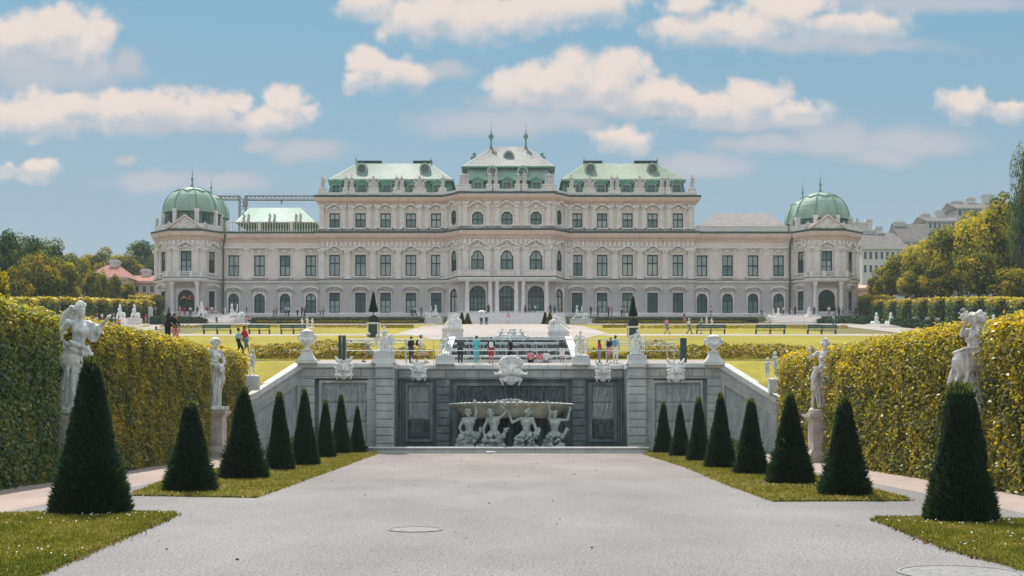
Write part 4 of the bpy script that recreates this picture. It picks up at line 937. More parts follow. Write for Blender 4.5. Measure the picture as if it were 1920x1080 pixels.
for mir in (False, True):
    def seg(x): return Xr(x) if mir else x
    def O(a, b): a, b = seg(a), seg(b); return (min(a, b), max(a, b))
    a, b = O(xo, xp1); core.box(a, b, WD+.25, WC+.3, -.1, zc0-.01)
    # coping and frieze
    for (x0, x1, y, n) in ((xo-.1, xp0, WD-.12, 4), (xp0, xp1, WD-.55, 1)):
        a, b = O(x0, x1); course(a, b, n, y, WC+.25 if n == 1 else WD+1.0, zc0, zc1, 'capstone', 'coping_stone', .05)
    a, b = O(xo, xp0); course(a, b, 5, WD+.06, WD+.3, zf, zc0, 'wallstone'); stone(a, b, WD-.02, WD+.3, zf-.13, zf, 'wallstone', .05, 'moulding')
    a, b = O(xp0, xp1); stone(a, b, WD-.42, WD+.3, zf, zc0, 'wallstone'); stone(a-.05, b+.05, WD-.5, WD+.3, zf-.13, zf, 'wallstone', .05, 'moulding')
    pier_(a, b, WD-.4, WD+.3, 0, zf-.13, 9, 'wallstone')
    a, b = O(xo, W(590)); pier_(a, b, WD-.05, WD+.3, 0, zf-.13, 9, 'wallstone')
    a, b = O(W(690), xp0); pier_(a, b, WD+.04, WD+.3, 0, zf-.13, 7, 'wallstone', .02)
    a, b = O(W(603), W(688)); frame_(a, b, .55, zp, .16, WD+.02, WD+.27, 'wallstone')
    m1, m2 = .55 + (zp-.55)*.36, .55 + (zp-.55)*.68
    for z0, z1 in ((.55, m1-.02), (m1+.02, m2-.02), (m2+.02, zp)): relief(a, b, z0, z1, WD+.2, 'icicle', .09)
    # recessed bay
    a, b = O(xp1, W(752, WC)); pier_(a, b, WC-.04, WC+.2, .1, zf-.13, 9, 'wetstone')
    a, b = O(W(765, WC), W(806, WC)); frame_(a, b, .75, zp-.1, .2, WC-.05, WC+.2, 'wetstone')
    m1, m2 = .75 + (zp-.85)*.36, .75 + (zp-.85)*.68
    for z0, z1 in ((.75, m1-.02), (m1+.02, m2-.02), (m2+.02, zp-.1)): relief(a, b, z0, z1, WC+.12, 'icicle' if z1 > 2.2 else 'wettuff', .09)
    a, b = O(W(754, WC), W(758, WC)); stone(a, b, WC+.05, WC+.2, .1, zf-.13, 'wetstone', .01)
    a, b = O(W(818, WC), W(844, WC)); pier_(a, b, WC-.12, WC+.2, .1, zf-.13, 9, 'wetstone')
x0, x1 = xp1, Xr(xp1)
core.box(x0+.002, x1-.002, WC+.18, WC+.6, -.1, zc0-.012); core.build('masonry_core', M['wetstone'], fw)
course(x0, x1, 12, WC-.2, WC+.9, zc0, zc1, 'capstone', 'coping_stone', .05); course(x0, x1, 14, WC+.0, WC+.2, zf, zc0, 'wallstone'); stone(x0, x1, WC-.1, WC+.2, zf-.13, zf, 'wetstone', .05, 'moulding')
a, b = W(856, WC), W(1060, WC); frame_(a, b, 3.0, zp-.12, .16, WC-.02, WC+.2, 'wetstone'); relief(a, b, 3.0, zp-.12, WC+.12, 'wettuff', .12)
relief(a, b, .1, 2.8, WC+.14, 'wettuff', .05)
# sloping ends beside the ramps
for sx in (-1, 1):
    A = Vector(((xo+.06) if sx < 0 else (Xr(xo)-.06), WD+.05)); B = Vector((sx*15.75, 76.1)); zA, zB = zc1, 3.35
    def sl(t0, t1, o0, o1, push, th, name, m, flat=None):
        """a piece between fractions t0..t1 whose top and bottom follow the slope at o1 and o0 below the coping"""
        p, q = A.lerp(B, t0), A.lerp(B, t1); z0, z1 = zA+(zB-zA)*t0, zA+(zB-zA)*t1; nn = Vector((-sx*(A.y-B.y), -abs(B.x-A.x))).normalized()
        f0, f1 = p + nn*push, q + nn*push; b0, b1 = p - nn*th, q - nn*th
        lo0, lo1 = (z0-o0, z1-o0) if flat is None else (flat, flat)
        MB().add([(f0.x,f0.y,lo0),(f1.x,f1.y,lo1),(f1.x,f1.y,z1-o1),(f0.x,f0.y,z0-o1),(b0.x,b0.y,lo0),(b1.x,b1.y,lo1),(b1.x,b1.y,z1-o1),(b0.x,b0.y,z0-o1)],
                 [(0,1,2,3),(5,4,7,6),(0,4,5,1),(3,2,6,7),(1,5,6,2),(4,0,3,7)]).build(name, M[m], fw)
    for i in range(5): sl(i/5+.002, (i+1)/5-.002, .33, 0, .14+.01*(i % 2), .75, 'coping_stone', 'capstone')
    for i in range(4): sl(i/4+.003, (i+1)/4-.003, .87, .34, .0+.01*(i % 2), .3, 'stone', 'wallstone')
    sl(0, 1, 1.0, .88, .06, .3, 'moulding', 'wallstone'); sl(0, 1, 0, 1.01, -.12, .3, 'ramp_wall', 'icicle', -.1)
    sl(.0, .07, 0, 1.01, .02, .1, 'panel_frame', 'wallstone', 0); sl(.9, 1, 0, 1.01, .02, .1, 'panel_frame', 'wallstone', 0)
    sl(.071, .899, 1.22, 1.012, .02, .1, 'panel_frame', 'wallstone')
# pool in front of the recessed bay
tag(MB().box(W(704), W(1212), 77.35, WC+.17, .02, .2).build('water', M['water']), kind='structure')
kerb = thing('pool_kerb', 'long low pale stone kerb along the front of the fountain pool', 'kerb', (0, 77, 0))
ks = [690, 778, 889, 1003, 1115, 1217]
for a, b in zip(ks, ks[1:]):
    x0, x1 = PX(a, 77)+.012, PX(b, 77)-.012
    MB().extrude([(x0, 77.45, .0), (x0, 77.05, .0), (x0, 77.05, .12), (x0, 77.1, .15), (x0, 77.1, .22), (x0, 76.98, .27), (x0, 76.95, .34), (x0, 77.0, .38), (x0, 77.45, .38)], (x1-x0, 0, 0)).build('kerb_stone', M['capstone'], kerb)
# shell basin on the wall
bz = PZ(755, 79.2); bc = (W(958, 80.5), 80.45, bz)
basin = thing('fountain_basin', 'long scallop edged stone basin carried by four figures under the central mask', 'basin', (bc[0], bc[1], bz))
mb = MB(); n = 64; prof = [(.70,-.92),(.78,-.72),(.86,-.42),(.94,-.2),(.985,-.16),(1.0,-.02),(.965,.0),(.93,-.08),(.6,-.1)]
vs = []
for r, z in prof:
    for i in range(n):
        t = 2*math.pi*i/n; k = 1 + (.018 if r > .9 else .004)*math.cos(32*t); vs.append((bc[0]+3.82*r*k*math.cos(t), bc[1]+1.62*r*k*math.sin(t), bz + z + (.05*math.cos(32*t) if r > .94 else 0) - .1*abs(math.cos(t))**3))
mb.add(vs, [(j*n+i, j*n+(i+1) % n, (j+1)*n+(i+1) % n, (j+1)*n+i) for j in range(len(prof)-1) for i in range(n)] + [tuple(range(n-1, -1, -1))])
M['basin'] = mat('mossy_basin_stone', (.27,.29,.23), .85, scale=1.6, col2=(.47,.46,.36), bump=.5, bscale=12, detail=8, stretch=(1,1,.5))
mb.build('bowl', M['basin'], basin); MB().lathe([(.02, -.085), (.93, -.083)], bc, 40, 3.82, 1.62).build('basin_water', M['water'], basin)
mb = MB()
for i in range(32):
    t = math.pi + math.pi*(i+.5)/32; mb.lathe([(.02,-.05),(.16,-.02),(.17,.02),(.02,.06)], (bc[0]+3.82*1.0*math.cos(t), bc[1]+1.62*1.0*math.sin(t), bz+.0-.1*abs(math.cos(t))**3), 6)
tag(mb.build('scallop', M['capstone'], basin), kind='stuff')
c = Clay()
for i in range(9):
    t = math.pi*(i+.5)/9; c.cap((bc[0], 81.7, bz), (bc[0]+math.cos(t)*.75, 81.5, bz+.02+math.sin(t)*.2), .05, .1)
c.cap((bc[0]-1.1, 81.6, bz+.02), (bc[0]+1.1, 81.6, bz+.02), .1)
me = c.xform(Matrix.Translation(-Vector((bc[0], bc[1], bz)))).mesh('shell_ornament', .05); link('shell_ornament', me, M['statue'], basin)
# cascade steps on the terrace behind the wall
cas = thing('water_cascade', 'stepped cascade of dark water between white stone flanks above the wall', 'cascade', (0, 90, 6))
ny = 4; ya, yb, za, zb = 87.6, 100.2, 5.75, 8.15
for i in range(ny):
    y0_, y1_ = ya+(yb-ya)*i/ny, ya+(yb-ya)*(i+1)/ny; z1 = za+(zb-za)*(i+1)/ny; z0 = za+(zb-za)*i/ny
    hw0 = 4.0
    MB().box(-4.3, 4.05, y0_, yb, z0-.3 if i == 0 else z0+.003, z1-.02).build('cascade_step', M['fallwater'], cas)
    mb = MB(); g = []; nk = 120
    for k in range(nk+1):
        x = -4.28 + 8.3*k/nk; w_ = .05 + .13*max(0, mnoise.noise(Vector((x*2.1, i*7, 1))) + .45) + rs.uniform(0, .03); h = .03 + .05*max(0, mnoise.noise(Vector((x*5, i*3, 4))))
        g += [(x, y0_-.02, z1-.02-w_), (x, y0_-.06, z1-.02), (x, y0_-.02, z1+h), (x, y0_+.3, z1+h*.5)]
    mb.add(g, [(k*4+q, k*4+4+q, k*4+5+q, k*4+1+q) for k in range(nk) for q in range(3)])
    for k in range(16): x = rs.uniform(-4.2, 4.0); mb.add([(x, y0_-.03, z1), (x+.05, y0_-.03, z1), (x+.09, y0_-.05, z1-rs.uniform(.25, .5)), (x+.05, y0_-.05, z1-.4)], [(0,1,2,3)])
    tag(mb.build('foam_edge', M['foam'], cas), kind='stuff')
for sx in (-1, 1):
    x0 = -4.35 if sx < 0 else 4.1
    MB().add([(x0, ya-.6, 5.6), (x0+sx*.55, ya-.6, 5.6), (x0+sx*.55, yb, 8.0), (x0, yb, 8.0), (x0, ya-.6, 6.15), (x0+sx*.55, ya-.6, 6.15), (x0+sx*.55, yb, 8.5), (x0, yb, 8.5)],
             [(0,1,5,4),(4,5,6,7),(1,2,6,5),(3,0,4,7),(2,3,7,6)]).build('flank', M['capstone'], cas)
MB().box(-4.4, 4.2, yb, yb+.5, 7.5, 8.22).build('cascade_lip', M['capstone'], cas)
tag(MB().box(-4.3, 4.1, 85.9, 87.58, 5.4, 5.75).build('pool_water', M['water']), kind='structure')
MB().box(-4.9, 4.7, 85.4, 85.88, 5.5, 5.98).build('pool_rim', M['capstone'], cas)

# railing along the wall head and barrier frames on the terrace
rl = thing('railing', 'thin grey two bar metal railing along the top of the fountain wall', 'railing', (0, 83.4, 5.6))
zr1, zr0 = PZ(636.5, 83.4), PZ(657.5, 83.4); xa, xb = PX(645, 83.4), PX(1279, 83.4)
MB().tube((xa, 83.4, zr1), (xb, 83.4, zr1), .028, 8).build('top_rail', M['steel'], rl); MB().tube((xa, 83.4, zr0), (xb, 83.4, zr0), .024, 8).build('mid_rail', M['steel'], rl)
for px in (762, 813, 1089, 1137): MB().tube((PX(px, 83.4), 83.4, 5.5), (PX(px, 83.4), 83.4, zr1), .026, 8).build('post', M['steel'], rl)
for px, w_ in ((637.5, .09), (645, .11), (1278, .09), (1284, .11)): MB().box(PX(px, 83.4)-w_, PX(px, 83.4)+w_, 83.3, 83.5, 5.4, PZ(629 if px < 900 else 634, 83.4)).build('gate_post', M['iron'], rl)
def barrier(label, px0, px1, d, y1):
    b = thing('crowd_barrier', label, 'barrier', (PX(px0, d), d, TZ(d)), group='metal barrier frames on the terrace'); z0 = TZ(d)
    for px in (px0, px1): MB().tube((PX(px, d), d, z0), (PX(px, d), d, PZ(y1, d)), .035, 8).build('post', M['steel'], b)
    for yy in (y1, y1+4.5): MB().tube((PX(px0, d), d, PZ(yy, d)), (PX(px1, d), d, PZ(yy, d)), .03, 8).build('rail', M['steel'], b)
barrier('grey metal barrier frame before the flower bed, left of the wall statues', 649, 760, 87, 638); barrier('wide grey metal barrier frame right of the cascade before the yellow flowers', 1137, 1264, 87, 643)
barrier('short grey metal barrier post frame at the end of the right flower bed', 1251, 1263.5, 86, 644)
# crumpled paper at the kerb, inspection covers in the gravel
c = Clay(); rr = random.Random(5)
for _ in range(14): c.ell((rr.uniform(-.25, .25), rr.uniform(-.1, .1), .05), (rr.uniform(.05, .12), .06, rr.uniform(.03, .07)))
p = link('paper', c.mesh('paper', .02, 1), M['white']); p.location = (PX(921, 76.5), 76.5, .03); tag(p, 'crumpled white paper lying against the pool kerb', 'paper')
def cover(label, px, py, r):
    d = CH*F/(py-HY); t = thing('manhole_cover', label, 'manhole cover', (PX(px, d), d, .008))
    MB().lathe([(r,-.03),(r,.015),(r*.93,.02),(r*.925,.0)], (PX(px, d), d, .008), 40).build('rim', M['cover'], t); MB().lathe([(r*.915,-.03),(r*.915,.012),(r*.1,.014)], (PX(px, d), d, .008), 40).build('lid', M['cover'], t)
cover('round cover set in the gravel, centre left of the court', 779, 994, .58); cover('large pale round cover in the gravel beside the right grass bed', 1800, 1076, .95)
# ------------------------------------------------------------------ planting
def blades(c, dirs, L, Wd, rng=RNG):
    n = len(c); t = unit(dirs); b = unit(np.cross(t, rng.normal(0, 1, (n, 3)))); l = L*rng.uniform(.6, 1.3, (n, 1)); w = Wd*rng.uniform(.7, 1.3, (n, 1)); o = np.empty((n, 4, 3))
    o[:, 0] = c; o[:, 1] = c + t*l*.45 + b*w*.5; o[:, 2] = c + t*l; o[:, 3] = c + t*l*.45 - b*w*.5; return o.reshape(-1, 3)
def yew_mesh(h, r, blunt, n, seed, L=.15, ragged=1.):
    rng = np.random.default_rng(seed); t = 1-np.sqrt(rng.uniform(0, 1, n)*(1-.03)); a = rng.uniform(0, 2*np.pi, n)
    rad = r*(1 - (1-blunt)*t)*np.minimum(1, np.sqrt(np.maximum(0, (1.0-t)/.06))); rad *= 1 + .06*np.sin(a*3+t*9) + .05*np.sin(a*7-t*15) + .04*np.sin(a*13+t*31)
    rad = rad*rng.uniform(.88, 1.03, n); c = np.stack([rad*np.cos(a), rad*np.sin(a), t*h*.98], 1)
    d = np.stack([np.cos(a)*.75, np.sin(a)*.75, np.full(n, .9)], 1) + rng.normal(0, .35, (n, 3)); v = blades(c, d, L, L*.30, rng); tint = rng.beta(1.6, 2.4, n)*.85
    k = int(n*.07*ragged); t2 = rng.beta(1, 3.2, k)*.5; a2 = rng.uniform(0, 2*np.pi, k); r2 = r*(1-(1-blunt)*t2)*1.0; c2 = np.stack([r2*np.cos(a2), r2*np.sin(a2), t2*h], 1)
    d2 = np.stack([np.cos(a2), np.sin(a2), np.full(k, .62)], 1) + rng.normal(0, .15, (k, 3)); v2 = blades(c2, d2, L*2.2, L*.34, rng)
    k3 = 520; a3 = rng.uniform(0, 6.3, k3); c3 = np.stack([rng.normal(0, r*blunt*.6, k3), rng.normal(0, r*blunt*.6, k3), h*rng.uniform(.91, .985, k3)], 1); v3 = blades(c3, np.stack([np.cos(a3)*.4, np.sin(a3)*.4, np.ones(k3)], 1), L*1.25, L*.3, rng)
    q = []
    for i in range(14):
        a0, a1 = 2*math.pi*i/14, 2*math.pi*(i+1)/14; rb, rt = r*.84, r*blunt*.8
        q.append([(rb*math.cos(a0), rb*math.sin(a0), 0), (rb*math.cos(a1), rb*math.sin(a1), 0), (rt*math.cos(a1), rt*math.sin(a1), h*.93), (rt*math.cos(a0), rt*math.sin(a0), h*.93)])
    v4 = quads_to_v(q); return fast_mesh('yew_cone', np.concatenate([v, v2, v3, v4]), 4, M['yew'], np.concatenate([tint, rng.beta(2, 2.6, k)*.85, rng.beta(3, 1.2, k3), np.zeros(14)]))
YA, YB, YN, YR = yew_mesh(3.6, .85, .13, 24000, 1), yew_mesh(3.6, .85, .17, 24000, 2), yew_mesh(3.7, .93, .16, 42000, 3, .13, 1.3), yew_mesh(3.3, .88, .34, 36000, 4, .12, 1.0)
YEWS = [(170,970,674,72,YN,3.7,.93,'tallest dark clipped yew cone, on the near left grass corner before the marble woman'),
 (357,927,757,48,YB,3.6,.85,'broad dark yew cone at the corner of the left strip, beside the pale plinth'),
 (457,902,730,44,YA,3.6,.85,'dark yew cone on the left strip, third from the front, right of the plinth'),
 (524,885,739,27,YB,3.6,.85,'slender pointed yew cone on the left strip before the sloping wall end'),
 (571,876,733,27,YA,3.6,.85,'yew cone with ragged sunlit right edge, under the left stone vase'),
 (610,861,753,19,YB,3.6,.85,'narrow short yew cone between two taller ones before the left wall panel'),
 (639,853,743,20,YA,3.6,.85,'yew cone with tufted top under the left horned mask'),
 (670,846,764,15,YB,3.6,.85,'smallest yew cone at the far end of the left strip by the pool kerb'),
 (1802,985,722,66,YR,3.3,.88,'thick flat topped dark yew cone on the near right grass corner'),
 (1584,935,749,46,YB,3.6,.85,'wide smooth yew cone at the corner of the right strip, right of the pale plinth'),
 (1482,912,742,43,YA,3.6,.85,'shaggy yew cone with yellow left edge before the end of the right hedge'),
 (1408,893,752,31,YB,3.6,.85,'yew cone on the right strip before the right sloping wall end'),
 (1351,881,741,29,YA,3.6,.85,'tall yew cone under the right stone vase'),
 (1310,868,749,22,YB,3.6,.85,'yew cone on the right strip, fourth from the pool'),
 (1275,859,760,19,YA,3.6,.85,'blunt yew cone under the right horned mask'),
 (1244,852,757,18,YB,3.6,.85,'farthest yew cone of the right strip, beside the end of the pool kerb')]
for i, (px, yb, yt, hw, me, h, r, lab) in enumerate(YEWS):
    d = min(CH*F/(yb-HY), 75.4); o = link('yew_cone', me); dd = d + hw*d/F*.7; o.location = (PX(px, dd), dd, .02); s = hw*.86*dd/F/r; o.scale = (s, s, (PZ(yt, dd))/h); o.rotation_euler.z = i*1.7
    tag(o, lab, 'clipped yew', 'clipped yew cones lining the gravel court')

def leaf_skin(faces, dens, L, Wd, depth=.25, noise_amp=.2, seed=1, spread=.7, rnd=0., box=None, which='', up=0.):
    """leaves over a list of (origin, edge u, edge v, outward normal)"""
    rng = np.random.default_rng(seed); cs, ns = [], []
    for o, u, v, nr in faces:
        o, u, v, nr = map(np.array, (o, u, v, nr)); area = np.linalg.norm(np.cross(u, v)); n = int(area*dens); a, b = rng.uniform(0, 1, (n, 1)), rng.uniform(0, 1, (n, 1)); c = o + a*u + b*v
        w = np.array([mnoise.noise(Vector(p)*.55)*.6 + mnoise.noise(Vector(p)*1.7)*.4 for p in c])[:, None]; c = c + nr*(w*noise_amp - rng.beta(1, 2.5, (n, 1))*depth + rng.exponential(.05, (n, 1))); N_ = np.tile(nr, (n, 1)).astype(float)
        if rnd:        # softly rounded clipped edges along the top
            x0, x1, y0, y1, z0, z1 = box
            if abs(nr[2]) < .5:
                q = np.clip((c[:, 2]-(z1-rnd))/rnd, 0, 1); c -= np.array(nr)*((1-np.sqrt(1-q*q*.98))*rnd*.8)[:, None]; N_[:, 2] += q*1.2
            else:
                e = np.zeros(n)
                for k, dist in (('w', c[:, 0]-x0), ('e', x1-c[:, 0]), ('s', c[:, 1]-y0)):
                    if k in which: e = np.maximum(e, np.clip(1-dist/rnd, 0, 1))
                c[:, 2] -= (1-np.sqrt(1-e*e*.98))*rnd*.55
        N_[:, 2] += up; cs.append(c); ns.append(N_)
    c, nn = np.concatenate(cs), np.concatenate(ns); return c, nn, leaves(c, nn, L, Wd, spread, 0, rng), rng
def box_faces(x0, x1, y0, y1, z0, z1, which='wesnt'):
    f = {'w': ((x0,y0,z0),(0,y1-y0,0),(0,0,z1-z0),(-1,0,0)), 'e': ((x1,y0,z0),(0,y1-y0,0),(0,0,z1-z0),(1,0,0)), 's': ((x0,y0,z0),(x1-x0,0,0),(0,0,z1-z0),(0,-1,0)),
         'n': ((x0,y1,z0),(x1-x0,0,0),(0,0,z1-z0),(0,1,0)), 't': ((x0,y0,z1),(x1-x0,0,0),(0,y1-y0,0),(0,0,1))}
    return [f[k] for k in which]
def hedge(name, label, cat, group, boxes, dens, L, Wd, m, which='wesnt', seed=1, ripple=.2, tintf=None, zoff=None, inset=.22, rnd=0., up=0.):
    cs, vs, ts = [], [], []
    for b in boxes:
        c, nn, v, rng = leaf_skin(box_faces(*b, which), dens, L, Wd, inset*1.5 if rnd else inset, ripple, seed, .75, rnd, b, which, up); base = np.array([mnoise.noise(Vector(p)*.8) for p in c])*.28
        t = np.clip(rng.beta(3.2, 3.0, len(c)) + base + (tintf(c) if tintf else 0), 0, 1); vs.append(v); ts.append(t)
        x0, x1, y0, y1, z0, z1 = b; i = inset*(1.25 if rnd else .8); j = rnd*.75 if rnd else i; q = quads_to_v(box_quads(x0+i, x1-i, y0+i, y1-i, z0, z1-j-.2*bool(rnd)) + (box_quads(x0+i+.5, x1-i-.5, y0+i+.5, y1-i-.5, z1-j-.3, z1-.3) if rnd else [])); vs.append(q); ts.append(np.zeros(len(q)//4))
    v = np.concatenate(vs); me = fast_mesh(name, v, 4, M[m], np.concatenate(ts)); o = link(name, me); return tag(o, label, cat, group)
def crownlight(zt, k=.22):     # sunlit tops painted into the tint, with some young yellow growth
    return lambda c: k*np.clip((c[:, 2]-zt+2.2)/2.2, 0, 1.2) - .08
G = 'tall clipped hornbeam hedges beside the court'
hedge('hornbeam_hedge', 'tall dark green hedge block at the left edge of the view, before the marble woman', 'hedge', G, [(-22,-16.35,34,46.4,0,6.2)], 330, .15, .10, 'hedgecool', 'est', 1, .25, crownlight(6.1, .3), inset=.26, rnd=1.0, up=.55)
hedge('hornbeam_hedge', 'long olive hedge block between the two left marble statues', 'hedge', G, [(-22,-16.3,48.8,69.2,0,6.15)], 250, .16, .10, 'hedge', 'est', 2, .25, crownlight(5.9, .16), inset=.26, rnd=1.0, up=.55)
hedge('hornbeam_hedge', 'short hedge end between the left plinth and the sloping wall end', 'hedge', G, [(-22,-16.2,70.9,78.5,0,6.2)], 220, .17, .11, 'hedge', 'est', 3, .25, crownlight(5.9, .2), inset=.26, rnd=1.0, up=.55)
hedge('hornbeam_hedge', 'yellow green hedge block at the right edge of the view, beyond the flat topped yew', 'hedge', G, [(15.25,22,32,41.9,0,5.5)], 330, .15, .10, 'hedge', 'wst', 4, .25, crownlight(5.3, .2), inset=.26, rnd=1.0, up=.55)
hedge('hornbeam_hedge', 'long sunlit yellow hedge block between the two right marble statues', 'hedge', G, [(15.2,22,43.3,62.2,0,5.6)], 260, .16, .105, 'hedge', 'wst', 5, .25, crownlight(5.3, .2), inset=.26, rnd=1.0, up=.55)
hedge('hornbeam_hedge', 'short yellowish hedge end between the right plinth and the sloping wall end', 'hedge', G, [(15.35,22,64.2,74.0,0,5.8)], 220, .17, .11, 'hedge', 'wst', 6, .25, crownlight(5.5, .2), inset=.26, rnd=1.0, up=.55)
# tall hedge walls along the upper garden, cut in buttresses
def long_hedge(label, sx, rows, seed):
    bx = []
    for (y0, y1) in rows:
        y = y0
        while y < y1:
            e = min(y+4.0, y1); out = .0 if int(y/4) % 2 else 1.3; x = sx*(65.6-out); a, b = sorted((x, sx*69)); bx.append((a, b, y, e, TZ((y+e)/2)-.6, TZ((y+e)/2)+3.9)); y = e
    hedge('hedge_wall', label, 'hedge', 'hedge walls of the upper garden', bx, 26, .42, .30, 'hedgecool', ('e' if sx < 0 else 'w')+'st', seed, .25, lambda c: .62*np.clip((c[:, 2]-np.array([TZ(q) for q in c[:, 1]])-2.7)/.9, 0, 1) - .12, inset=.3)  # lit top band of the hedge walls put into the leaf tint
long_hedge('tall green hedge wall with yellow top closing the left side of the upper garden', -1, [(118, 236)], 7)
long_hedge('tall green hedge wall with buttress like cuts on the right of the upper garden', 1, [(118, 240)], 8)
# low hedges by the palace and along the side walks
def low(label, x0, x1, y0, y1, h, m='box', which='wst', dens=60, L=.2, seed=9):
    a, b = TZ(y0), TZ(y1); n = max(1, int((y1-y0)/6)); bx = [(x0, x1, y0+(y1-y0)*i/n, y0+(y1-y0)*(i+1)/n, TZ(y0+(y1-y0)*i/n)-.3, TZ(y0+(y1-y0)*(i+.5)/n)+h) for i in range(n)]
    hedge('low_hedge', label, 'hedge', 'low clipped hedges of the upper garden', bx, dens, L, L*.7, m, which, seed, .06, inset=.1)
low('straight dark low hedge before the palace between left steps and sphinx', PX(472, 223), PX(796, 223), 222.5, 224, 1.0)
low('straight dark low hedge before the palace between right sphinx and right steps', PX(1118, 223), PX(1421, 223), 222.5, 224, 1.0)
low('low green hedge along the left side walk before the domed pavilion', -54.4, -53, 192, 223, 1.0, 'box', 'wet')
low('low green hedge along the right side walk before the domed pavilion', 53, 54.4, 191, 223, 1.0, 'box', 'wst')
low('nearer low green hedge along the right side walk below the sphinx steps', 53, 54.4, 150, 184, .9, 'box', 'wst')
for lab, a, b, y in (('golden low hedge strip left of the potted obelisk tree', 480, 690, 208), ('golden low hedge strip between obelisk tree and left sphinx', 712, 785, 209), ('golden low hedge strip between right obelisk tree and the right steps', 1200, 1400, 208), ('short golden low hedge strip beside the right sphinx', 1120, 1178, 209)):
    low(lab, PX(a, y), PX(b, y), y, y+1.2, .45, 'yellowbox', 'st', 60, .18, 10)
# box balls and small cones
def ball_mesh(n=900, seed=3):
    rng = np.random.default_rng(seed); d = unit(rng.normal(0, 1, (n, 3))); c = d*rng.uniform(.9, 1, (n, 1)); c[:, 2] = c[:, 2]*.9; v = leaves(c, d, .3, .2, .5, 0, rng); q = []
    for i in range(8):
        for j in range(4):
            P4 = [(.85*math.cos(p)*math.cos(t), .85*math.cos(p)*math.sin(t), .78*math.sin(p)) for p, t in ((-1.5+j*.75, i*.785), (-1.5+j*.75, (i+1)*.785), (-1.5+(j+1)*.75, (i+1)*.785), (-1.5+(j+1)*.75, i*.785))]; q.append(P4)
    return fast_mesh('box_ball', np.concatenate([v, quads_to_v(q)]), 4, M['box'], np.concatenate([rng.beta(2, 3, n), np.zeros(len(q))]))
BALL = ball_mesh()
BALLS = [(367,611,5,'left of the left walk end, beside its twin'),(388,610,5,'by the left walk, right of its twin'),(478,609,5,'at the right end of the left walk steps'),(523,608,7,'right of the left green benches'),(659,611,5,'small, left of the left obelisk tree'),(685,608.5,6.5,'large, touching the left obelisk tree'),
 (786,613.5,5,'left of the central path, nearer of two'),(794,611,5,'left of the central path, farther of two'),(1110,615,7,'right of the central path alone'),(1222,613,6.5,'right of the right obelisk tree, larger of two'),(1240,617,5,'right of the right obelisk tree, smaller of two'),
 (1387,615,5.5,'above the left one of the right benches'),(1415,617,6,'above the middle one of the right benches'),(1501,618.5,5.5,'by the right walk, left of two'),(1521,619.5,6,'by the right walk behind the right bench')]
for px, py, r, w in BALLS:
    d = 200; s = r*d/F; z = PZ(py, d)
    while z - s*.85 > TZ(d) + .05 and d < 221: d += .5; s = r*d/F; z = PZ(py, d)
    o = link('box_ball', BALL, loc=(PX(px, d), d, z), s=s); tag(o, 'clipped dark box ball ' + w, 'box ball', 'clipped box balls of the parterre')
for px, yb, yt, hw, d, lab in ((866,612,588,6,195,'small dark clipped yew pyramid left of the central path'),(877,611,589,7,197,'small yellowish clipped pyramid left of the central path, nearer the doors'),(1022,612,588,6,197,'small dark clipped yew pyramid right of the central path'),(1031,612,588,7,195,'small yellowish clipped pyramid right of the central path beside the sculpture'),(1749,634,604,5,152,'slim green yew cone above the long right hedge'),(1781,625,606,4.5,168,'tiny dark yew cone beside the right side walk'),(105,620,596,5,160,'tiny dark yew cone beside the left side walk')):
    h = (yb-yt)*d/F; o = link('yew_cone', YB); r = hw*d/F/.85; o.scale = (r, r, h/3.6); o.location = (PX(px, d), d, max(TZ(d)-.1, PZ(yb, d))); tag(o, lab, 'clipped yew', 'small yews of the upper garden')
    if 'yellowish' in lab: o.material_slots[0].link = 'OBJECT'; o.material_slots[0].material = M['yellowbox']  # lit look of one pyramid in each pair put into yellow leaves
def potted(label, px, d, ytop, ytub):
    z0 = TZ(d); x = PX(px, d); t = thing('potted_topiary', label, 'potted tree', (x, d, z0), group='potted obelisk trees')
    zt = PZ(ytub, d); w = .5
    MB().box(x-w, x+w, d-w, d+w, z0, zt-.12).build('tub', M['iron'], t)
    mb = MB()
    for a in (-1, 1):
        for b in (-1, 1): mb.box(x+a*w-.06, x+a*w+.06, d+b*w-.06, d+b*w+.06, z0, zt)
    mb.box(x-w-.1, x+w+.1, d-w-.1, d+w+.1, zt-.118, zt+.05); mb.build('tub_frame', M['white'], t)
    k = link('foliage_ball', BALL, parent=t, loc=(0, 0, zt-z0+.32), s=.5); MB().tube((x, d, zt), (x, d, PZ(ytop+38, d)+.3), .05, 6).build('trunk', M['bark'], t)
    h = PZ(ytop, d) - PZ(ytop+37, d); o = link('crown', YB, parent=t, loc=(0, 0, PZ(ytop+37, d)-z0)); o.scale = (.42, .42, h/3.6)
potted('slender dark potted obelisk tree in a white framed tub left of the cascade', 700, 128, 548, 606); potted('slender dark potted obelisk tree in a white framed tub right of the cascade', 1187, 128, 556, 613)
